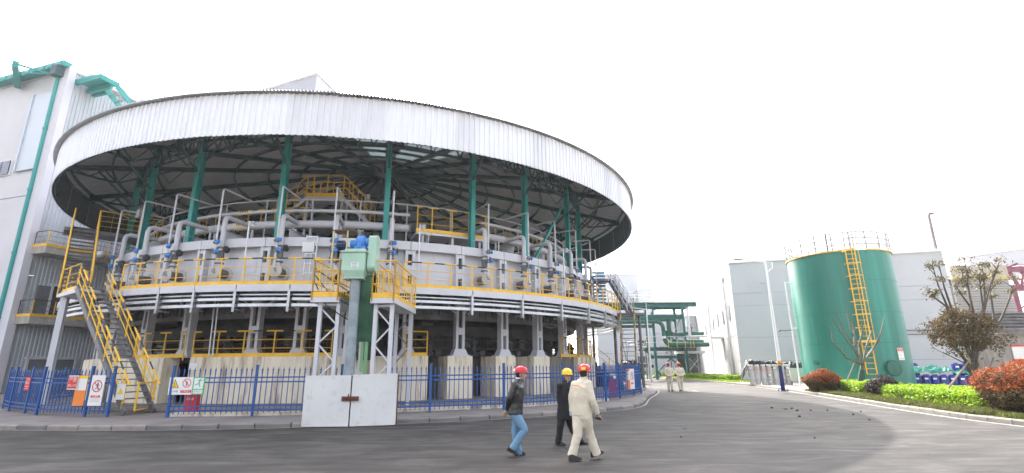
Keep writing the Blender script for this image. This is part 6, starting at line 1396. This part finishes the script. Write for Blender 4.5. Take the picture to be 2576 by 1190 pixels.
b = B(); b.path([tb2+UP*.2, tb2.lerp(fk, .78)], [.165, .15], 10); obj('trunk_wrap', b, mat('dark_green_cloth', (.03, .07, .05), .9, 0, .3, 12), t2)
t = thing('tree_prop', 'pale slanting wooden prop at the left of the leafless tree', 'prop', V((tb2.x-1, 28, .1)), 'wooden props of the planted trees'); b = B(); b.tube(atY(2128, 965, 28), atY(2150, 912, 28.1), .035, 7); obj('pole', b, MATS['weathered_wood_pole'], t)
# small trees by the rack
for x, y, Y, hgt, l in ((1690, 935, 62, 4.6, 'small thin-leaved tree behind the pipe rack'), (1706, 935, 64, 3.9, 'slighter tree just right of the one behind the pipe rack'), (1583, 930, 52, 6.2, 'bare spindly tree beyond the right end of the blue fence')):
    p = atY(x, y, Y); o_ = V((p.x, Y, .1)); t = thing('tree', l, 'tree', o_, 'slender trees by the pipe rack'); b = B(); tips = []; branch(b, o_, V((0, 0, 1)), hgt*.34, .07, 4 if x != 1583 else 3, tips, .35, .25); obj('trunk_and_branches', b, bark, t)
    if x != 1583:
        b = B()
        for q, d in tips:
            for _ in range(6): leaf_add(b, q+V((rr.gauss(0, .25), rr.gauss(0, .25), rr.gauss(0, .2))), .08, None)
        obj('leaves', b, olive_leaf, t, kind='stuff')
# ================================================ PEOPLE
def clothmat(name, c, rough=.8, bump=.35, sc_=14, var=.12, c2=None, spec=None, dist=.03):
    m = mat(name, c, rough, 0, var, 5, bump=bump, bscale=sc_, c2=c2, c2amt=.4, c2scale=6, spec=spec)
    for n in m.node_tree.nodes:
        if n.type == 'BUMP': n.inputs['Distance'].default_value = dist
    return m
skin = mat('skin', (.50, .27, .19), .5, 0, .06, 8); hairm = mat('black_hair', (.012, .010, .009), .6, 0, .2, 30)
eye_m = mat('dark_eye', (.02, .015, .012), .2, 0, .1, 3); lip = mat('lips', (.32, .12, .10), .5, 0, .05, 5)
leather = clothmat('black_leather', (.018, .017, .018), .32, .5, 11, spec=.6); denim = clothmat('pale_blue_denim', (.13, .25, .38), .85, .45, 12, c2=(.22, .34, .46))
wool = clothmat('black_wool_coat', (.010, .010, .012), .9, .3, 12); blackt = clothmat('black_trousers', (.010, .010, .011), .8, .4, 10)
beige = clothmat('beige_work_cloth', (.66, .585, .46), .85, .25, 9, c2=(.52, .43, .31)); shoe_m = mat('black_shoe', (.010, .009, .009), .6, 0, .1, 6); sole_m = mat('shoe_sole', (.025, .022, .02), .8, 0, .1, 6)
hel = {'red': mat('red_helmet_plastic', (.60, .012, .03), .22, 0, .03, 3, spec=.6), 'yellow': mat('yellow_helmet_plastic', (.75, .50, .01), .25, 0, .03, 3, spec=.6), 'orange': mat('orange_red_helmet_plastic', (.75, .10, .02), .25, 0, .03, 3, spec=.6)}
shirt_w = mat('white_shirt_collar', (.7, .7, .7), .8, 0, .05, 4); strap_m = mat('chin_strap', (.04, .03, .03), .7, 0, .1, 5)
def loft(b, rings, side, n=20, e=.85):
    side = V(side).normalized(); base = len(b.v)
    for c, a, d in rings:
        c = V(c); fw = UP.cross(side).normalized()
        for j in range(n):
            t = 2*math.pi*j/n; x, y = math.cos(t), math.sin(t)
            b.v.append(tuple(c+side*a*math.copysign(abs(x)**e, x)+fw*d*math.copysign(abs(y)**e, y)))
    k = len(rings)
    for i in range(k-1):
        for j in range(n): a = base+i*n+j; q = base+i*n+(j+1) % n; b.f.append((a, q, q+n, a+n))
    b.f.append(tuple(base+j for j in range(n))[::-1]); b.f.append(tuple(base+(k-1)*n+j for j in range(n)))
def limb(b, pts, rs, sub=4):
    """smooth tapering limb through the joints, with rounded ends"""
    pts = [V(p) for p in pts]; out = []; ro = []
    for i in range(len(pts)-1):
        p0, p1, p2, p3 = pts[max(0, i-1)], pts[i], pts[i+1], pts[min(len(pts)-1, i+2)]
        for k in range(sub):
            t = k/sub; cr_ = .5*((2*p1)+(p2-p0)*t+(2*p0-5*p1+4*p2-p3)*t*t+(3*p1-p0-3*p2+p3)*t**3); out.append(p1.lerp(p2, t)*.6+cr_*.4); ro.append(rs[i]+(rs[i+1]-rs[i])*t)
    out.append(pts[-1]); ro.append(rs[-1]); b.path(out, ro, 12)
    for p, r in zip(pts[:-1], rs[:-1]): b.ell(p, (r, r, r), None, 10, 7)
def fin(b, name, m, parent, vox=.010, smooth=3, disp=0.):
    o = obj(name, b, m, parent); r = o.modifiers.new('one_surface', 'REMESH'); r.mode = 'VOXEL'; r.voxel_size = vox; r.use_smooth_shade = True
    s = o.modifiers.new('soften', 'SMOOTH'); s.iterations = smooth; s.factor = .6
    if disp:
        tx = bpy.data.textures.get('folds') or bpy.data.textures.new('folds', 'CLOUDS'); tx.noise_scale = .10; tx.noise_depth = 1
        d = o.modifiers.new('cloth_folds', 'DISPLACE'); d.texture = tx; d.strength = disp; d.mid_level = .5; d.texture_coords = 'LOCAL'
    return o
def hand(b, wr, d, side, nrm, curl=.5, s=1.):
    d, side, nrm = V(d).normalized(), V(side).normalized(), V(nrm).normalized(); wr = V(wr)
    b.ell(wr+d*.05*s, (.040*s, .055*s, .017*s), (side, d, nrm), 12, 8)
    for i, L in enumerate((.066, .076, .071, .056)):
        p = wr+d*.085*s+side*(-.029+.0195*i)*s; a = d*math.cos(curl)+nrm*math.sin(curl); c = d*math.cos(curl*2.2)+nrm*math.sin(curl*2.2)
        b.path([p-d*.02, p, p+a*L*.5*s, p+a*L*.5*s+c*L*.5*s], [.010*s, .010*s, .009*s, .007*s], 7)
    p = wr+d*.03*s+side*.034*s; b.path([p-side*.012*s, p, p+(side*.6+d*.8)*.032*s+nrm*.006, p+(side*.25+d)*.06*s+nrm*.018*s], [.012*s, .012*s, .011*s, .008*s], 7)
def head(t, b, c, f, pitch=0, glasses=False, helmet='red', mark=None, hair=True):
    """c: head centre; f: where the face points"""
    f = V((f[0], f[1], 0)).normalized(); s = V((f.y, -f.x, 0)); A = (s, f, UP); c = V(c)
    b.ell(c+UP*.025, (.076, .096, .100), A, 18, 12); b.ell(c+f*.025-UP*.045, (.060, .072, .075), A, 16, 10); b.ell(c+f*.052-UP*.088, (.030, .030, .028), A, 10, 8)
    b.ell(c+f*.098-UP*.012, (.013, .020, .024), A, 8, 6); b.ell(c+f*.085+UP*.026, (.045, .015, .012), A, 10, 6)
    for k in (-1, 1): b.ell(c+s*k*.078-f*.005-UP*.012, (.010, .020, .032), A, 8, 6); b.ell(c+s*k*.038+f*.068-UP*.030, (.020, .016, .020), A, 8, 6)
    e = B(); 
    for k in (-1, 1): e.ell(c+s*k*.031+f*.090+UP*.006, (.012, .006, .005), A, 8, 6)
    obj('eyes', e, eye_m, t)
    e = B(); e.ell(c+f*.094-UP*.055, (.023, .006, .006), A, 8, 6); obj('mouth', e, lip, t)
    e = B()
    for k in (-1, 1): e.ell(c+s*k*.031+f*.096+UP*.024, (.018, .006, .0035), A, 8, 5)
    obj('eyebrows', e, hairm, t)
    if hair: e = B(); e.ell(c-f*.022+UP*.012, (.081, .085, .090), A, 16, 10); e.ell(c-f*.03-UP*.035, (.068, .066, .06), A, 14, 8); obj('hair', e, hairm, t, True)
    if glasses:
        e = B()
        for k in (-1, 1):
            q = c+s*k*.032+f*.103+UP*.004; e.path([q+s*.026*math.cos(a)+UP*.018*math.sin(a) for a in [2*math.pi*i/12 for i in range(13)]], .0022, 4); e.tube(q+s*k*.026, c+s*k*.08+f*.0, .002, 4)
        obj('glasses', e, strap_m, t)
    h = B(); hc = c+UP*.045-f*.004; rings = []
    pr = [(.0, .115, .138), (.03, .117, .140), (.07, .108, .128), (.10, .085, .100), (.118, .055, .065), (.126, .02, .024)]
    loft(h, [(hc+UP*z, a, d) for z, a, d in pr], s, 22, 1.0)
    loft(h, [(hc-UP*.006+f*.006, .128, .150), (hc+UP*.006+f*.004, .120, .143)], s, 22, 1.0)
    h.add([hc+s*.085+f*.12, hc-s*.085+f*.12, hc-s*.055+f*.188-UP*.012, hc+s*.055+f*.188-UP*.012, hc+s*.085+f*.12+UP*.012, hc-s*.085+f*.12+UP*.012, hc-s*.05+f*.185-UP*.002, hc+s*.05+f*.185-UP*.002], [(0, 1, 2, 3), (7, 6, 5, 4), (0, 4, 5, 1), (1, 5, 6, 2), (2, 6, 7, 3), (3, 7, 4, 0)])
    for k in (-.035, 0, .035): h.path([hc+s*k*1.1-f*.09+UP*.095, hc+s*k+UP*.128, hc+s*k*1.1+f*.09+UP*.098], .008, 6)
    ho = obj('helmet', h, hel[helmet], t, True)
    q = B()
    for k in (-1, 1): q.path([hc+s*k*.105+f*.01, c+s*k*.078+f*.03-UP*.05, c+f*.055-UP*.118], .0045, 5)
    obj('chin_strap', q, strap_m, t)
    if mark:
        mf, mm = mark; mf = V(mf).normalized(); ms = UP.cross(mf); q = B(); n = 5
        for i in range(n):
            a0, a1 = [(-.30+.6*(i+k)/n) for k in (0, 1)]
            rr_ = lambda a, z: hc+(mf*math.cos(a)+ms*math.sin(a))*(.146 if abs(mf.dot(f)) > .7 else .132)*(1-.5*max(0, z-.03)/.1*.6)+UP*z
            q.add([rr_(a0, .015), rr_(a1, .015), rr_(a1, .068), rr_(a0, .068)], [(0, 1, 2, 3)])
        obj('helmet_sticker', q, mm, ho)
def shoe(t, heel, toe, lift=0, z=.0):
    heel, toe = V(heel), V(toe); d = (toe-heel); L = d.length; d.normalize(); s = d.cross(UP).normalized(); n = s.cross(d)
    b = B(); pr = []
    for u, w_, h in ((-.04, .026, .05), (.0, .036, .085), (.25, .036, .095), (.45, .040, .075), (.7, .046, .055), (.9, .040, .045), (1.0, .022, .03)): pr.append((heel+d*L*u, w_, h))
    base = len(b.v)
    for c, w_, h in pr:
        for k in range(10):
            a = math.pi*k/9; b.v.append(tuple(c+s*w_*math.cos(a)+n*(.012+h*math.sin(a)**.8)))
    for i in range(len(pr)-1):
        for k in range(9): a = base+i*10+k; b.f.append((a, a+1, a+11, a+10))
        b.f.append((base+i*10+9, base+i*10, base+i*10+10, base+i*10+19))
    b.f.append(tuple(base+k for k in range(10))); b.f.append(tuple(base+(len(pr)-1)*10+k for k in range(10))[::-1]); o = obj('shoe', b, shoe_m, t, True)
    b = B(); poly = [heel+d*L*u+s*w_*sg for sg in (1, -1) for u, w_ in (((-.05, .03), (.2, .04), (.5, .042), (.75, .05), (.98, .03)) if sg == 1 else ((.98, .03), (.75, .05), (.5, .042), (.2, .04), (-.05, .03)))]
    b.add([p for p in poly]+[p+n*.018 for p in poly], [tuple(range(10)), tuple(range(10, 20))[::-1]]+[(i, (i+1) % 10, 10+(i+1) % 10, 10+i) for i in range(10)]); obj('sole', b, sole_m, o)
def person(label, J, face, front, top_m, leg_m, helmet, coat=0., glasses=False, mark=None, collar=None, hand_spec=(), vox=.010, loose=1., slim=1.):
    """J: joints in world space. front: where the chest points."""
    base = V(J['base']); t = thing('person', label, 'person', base); fr = V((front[0], front[1], 0)).normalized(); sd_ = V((fr.y, -fr.x, 0))
    hd_, nk, pv_ = V(J['head']), V(J['neck']), V(J['pelvis']); sh = [V(x) for x in J['sh']]; el_ = [V(x) for x in J['el']]; wr_ = [V(x) for x in J['wr']]; hi = [V(x) for x in J['hip']]; kn = [V(x) for x in J['knee']]; an = [V(x) for x in J['ankle']]
    sv = (sh[1]-sh[0]); sw = V((sv.x, sv.y, 0)).normalized(); mid = (sh[0]+sh[1])/2
    b = B(); head(t, b, hd_, face, glasses=glasses, helmet=helmet, mark=mark)
    b.path([nk-UP*.06, nk, hd_-UP*.05], [.064, .055, .052], 12)
    chest = mid.lerp(pv_, .35); waist = mid.lerp(pv_, .68)
    tor = [(pv_-UP*.06, .14, .095), (pv_, .155, .105), (waist, .135, .098), (chest, .160, .115), (mid-UP*.06, .165, .105), (mid, .15, .08), (nk-UP*.03, .07, .06)]
    loft(b, [(c, a*.95, d*.93) for c, a, d in tor], sw)
    for i in (0, 1): limb(b, [sh[i], el_[i], wr_[i]], [.045, .036, .026]); limb(b, [hi[i], kn[i], an[i].lerp(kn[i], .08)], [.078, .050, .030])
    for i, hs in enumerate(hand_spec): hand(b, wr_[i], *hs)
    fin(b, 'body', skin, t, min(vox, .009), 2)
    # jacket
    b = B(); k = 1.12*slim; low = pv_-UP*(.02+coat)
    rings = [(low, (.172+coat*.05)*k, (.125+coat*.05)*k), (pv_+UP*.04, .168*k, .122*k), (waist, .160*k, .120*k), (chest, .180*k, .130*k), (mid-UP*.06, .176*k, .118*k), (mid+UP*.012, .145*k, .088*k), (mid+UP*.05, .105*k, .08*k), (nk-UP*.01, .080, .074), (nk+UP*.028, .066, .066)]
    loft(b, rings, sw)
    for i in (0, 1):
        w2 = wr_[i].lerp(el_[i], .06); limb(b, [sh[i]-UP*.01, el_[i], w2], [.074*loose, .058*loose, .044*loose]); b.ell(sh[i]-UP*.01, (.078*loose,)*3)
    j = fin(b, 'jacket', top_m, t, vox, 4, .015)
    if collar: b = B(); loft(b, [(nk+UP*.0, .068, .070), (nk+UP*.045, .060, .062)], sw, 18, 1); obj('collar', b, collar, t, True)
    # trousers
    b = B(); loft(b, [(pv_-UP*.10, .155, .115), (pv_, .162, .118), (pv_+UP*.07, .150, .112)], sw)
    for i in (0, 1):
        a2 = an[i]; hem = a2-(kn[i]-a2).normalized()*.025; limb(b, [hi[i], hi[i].lerp(kn[i], .5), kn[i], kn[i].lerp(a2, .55), hem], [.108*loose, .094*loose, .075*loose, .072*loose, .080*loose])
    fin(b, 'trousers', leg_m, t, vox, 4, .02)
    for i in (0, 1): shoe(t, *J['foot'][i])
    return t, sw
def c8(x, y): return (1226.4+.26*x, 880.5+.26*y)
def jp(Y): return lambda x, y, dy=0.: atY(*c8(x, y), Y+dy)
# --- beige worker seen from behind
q = jp(9.95); gz0 = .0
J = dict(base=(q(930, 1070).x, 9.95, 0), head=q(937, 222, 0), neck=q(930, 268), pelvis=q(915, 610), sh=[q(845, 335, .08), q(972, 325, -.08)], el=[q(812, 468, .10), q(1015, 478, -.16)], wr=[q(818, 612, .12), q(1068, 625, -.06)],
    hip=[q(878, 640, .04), q(950, 640, -.06)], knee=[q(872, 815, -.04), q(985, 800, .06)], ankle=[q(820, 1015, -.05), q(1052, 1000, .10)],
    foot=[(V((q(785, 1080).x, 9.80, .02)), V((q(905, 1080).x, 9.86, .02))), (V((q(1022, 1060).x, 10.05, .03)), V((q(1140, 1030).x, 10.12, .10)))])
bw, sw = person('worker in beige overalls and red helmet seen from behind, phone in his right hand', J, (.75, .66), (.60, .80), beige, beige, 'red', coat=.02, mark=((-.25, -1, 0), sg_y), collar=None, loose=1.10, vox=.010,
    hand_spec=[((.1, 0, -1), (0, -1, 0), (1, 0, 0), .35), ((.55, 0, -.75), (.2, -.9, 0), (.4, .6, -.3), .8)])
b = B(); p0 = q(820, 345, -.08); 
b.path([q(826, 344, -.06), q(850, 340, -.14), q(880, 345, -.165), q(905, 358, -.18), q(918, 372, -.185)], .007, 5); obj('orange_stripe', b, sg_o, bw)
b = B(); b.path([q(818, 606, .12), q(822, 632, .12)], .052, 12); obj('shirt_cuff', b, clothmat('pale_blue_shirt', (.35, .42, .55), .8, .3), bw)
t = thing('phone', 'small black phone held in the right hand of the worker in beige overalls', 'phone', q(1068, 662, -.07)); b = B(); c = q(1068, 662, -.075); b.box(c, (.11, .03, .045), (V((1, 0, -.25)).normalized(), V((0, 1, 0)), V((.25, 0, 1)).normalized())); obj('case', b, shoe_m, t)
b = B(); loft(b, [(q(928, 282), .078, .072), (q(928, 262), .070, .068)], sw, 18, 1); obj('collar', b, beige, bw, True)
# --- man in black leather jacket
q = jp(10.45)
J = dict(base=(q(290, 1030).x, 10.45, 0), head=q(322, 236), neck=q(302, 288), pelvis=q(272, 600), sh=[q(262, 335, -.16), q(312, 335, .16)], el=[q(212, 470, -.20), q(258, 470, .22)], wr=[q(188, 585, -.02), q(196, 588, .08)],
    hip=[q(262, 620, -.08), q(292, 620, .08)], knee=[q(356, 775, -.08), q(270, 800, .08)], ankle=[q(248, 950, -.09), q(302, 1000, .09)],
    foot=[(V((q(188, 960).x, 10.36, .115)), V((q(288, 1040).x, 10.36, .015))), (V((q(262, 1030).x, 10.54, .01)), V((q(368, 1030).x, 10.54, .01)))])
lw, sw = person('man in black leather jacket, pale jeans and red helmet, hands behind his back', J, (1, -.12), (1, -.05), leather, denim, 'red', coat=.03, mark=((-1, -.35, 0), sg_w), collar=shirt_w, loose=1.04,
    hand_spec=[((-.45, .1, -.6), (0, .5, -.8), (-.6, .7, 0), .9), ((-.3, -.3, -.8), (0, -.7, .4), (-.5, -.5, 0), .8)])
# --- man in black coat with yellow helmet
q = jp(11.75)
J = dict(base=(q(740, 910).x, 11.75, 0), head=q(770, 252, -.02), neck=q(764, 298), pelvis=q(752, 590), sh=[q(700, 345, -.06), q(832, 345, .08)], el=[q(692, 470, -.04), q(846, 470, .12)], wr=[q(716, 586, -.10), q(842, 590, .02)],
    hip=[q(726, 610, -.03), q(778, 610, .04)], knee=[q(700, 770, -.06), q(820, 770, .05)], ankle=[q(686, 890, -.02), q(905, 890, .06)],
    foot=[(V((q(668, 925).x, 11.78, .01)), V((q(745, 925).x, 11.60, .01))), (V((q(898, 925).x, 11.92, .01)), V((q(962, 925).x, 11.72, .01)))])
cw, sw = person('man in black coat, glasses and yellow helmet, turning to look at the camera', J, (.35, -.94), (.62, -.78), wool, blackt, 'yellow', coat=.16, glasses=True, loose=1.0, collar=None,
    hand_spec=[((.15, -.1, -1), (.8, -.5, 0), (.4, .8, 0), 1.0), ((0, 0, -1), (0, 1, 0), (-1, 0, 0), .5)])
b = B(); c = q(772, 300, -.11); b.add([c+V((-.018, -.005, .02)), c+V((.026, -.0, .02)), c+V((.008, -.025, -.05))], [(0, 1, 2)]); obj('shirt_front', b, mat('grey_shirt', (.25, .25, .27), .8, 0, .05, 5), cw)
# --- two distant walkers
for lab, px_, Yd, hc_, fc in (('left of the two distant workers in beige, with a red helmet', 1686.5, 33.1, 'red', (-.45, .9)), ('right of the two distant workers in beige, with an orange-red helmet', 1713.5, 33.4, 'orange', (-.4, .92))):
    cx_ = atY(px_, 985, Yd).x; o_ = V((cx_, Yd, 0)); s_ = 1 if px_ < 1700 else -1; k = V
    J = dict(base=o_, head=o_+k((-.02, .02, 1.63)), neck=o_+k((0, 0, 1.47)), pelvis=o_+k((0, 0, .93)), sh=[o_+k((-.20, 0, 1.40)), o_+k((.20, 0, 1.40))], el=[o_+k((-.29, -.06, 1.12)), o_+k((.29, -.06, 1.12))], wr=[o_+k((-.06, -.20, .93)), o_+k((.06, -.20, .93))],
        hip=[o_+k((-.09, 0, .90)), o_+k((.09, 0, .90))], knee=[o_+k((-.10+.02*s_, .05*s_, .49)), o_+k((.10, -.04*s_, .49))], ankle=[o_+k((-.09+.03, -.02+.10*s_, .09)), o_+k((.11, -.12*s_, .10))],
        foot=[(o_+k((-.07, -.08+.10*s_, .01)), o_+k((-.09, .17+.10*s_, .01))), (o_+k((.11, -.17*s_-.03, .02)), o_+k((.11, .20-.12*s_, .02)))])
    person(lab, J, fc, (0.02, 1), beige, beige, hc_, coat=.04, loose=1.12, vox=.02, hand_spec=[((.7, 0, -.7), (0, 0, 1), (0, -1, 0), .4), ((-.7, 0, -.7), (0, 0, 1), (0, -1, 0), .4)])
# ================================================ HAZE over the plant
hzm = bpy.data.materials.new('thin_haze'); hzm.use_nodes = True; t = hzm.node_tree; t.nodes.clear()
pv_ = t.nodes.new('ShaderNodeVolumePrincipled'); pv_.inputs['Density'].default_value = .0004; pv_.inputs['Anisotropy'].default_value = .35; pv_.inputs['Color'].default_value = (.93, .95, 1, 1)
mo = t.nodes.new('ShaderNodeOutputMaterial'); t.links.new(pv_.outputs[0], mo.inputs['Volume'])
b = B(); b.box((0, 300, 21.5), (910, 910, 46)); obj('haze', b, hzm, kind='stuff')
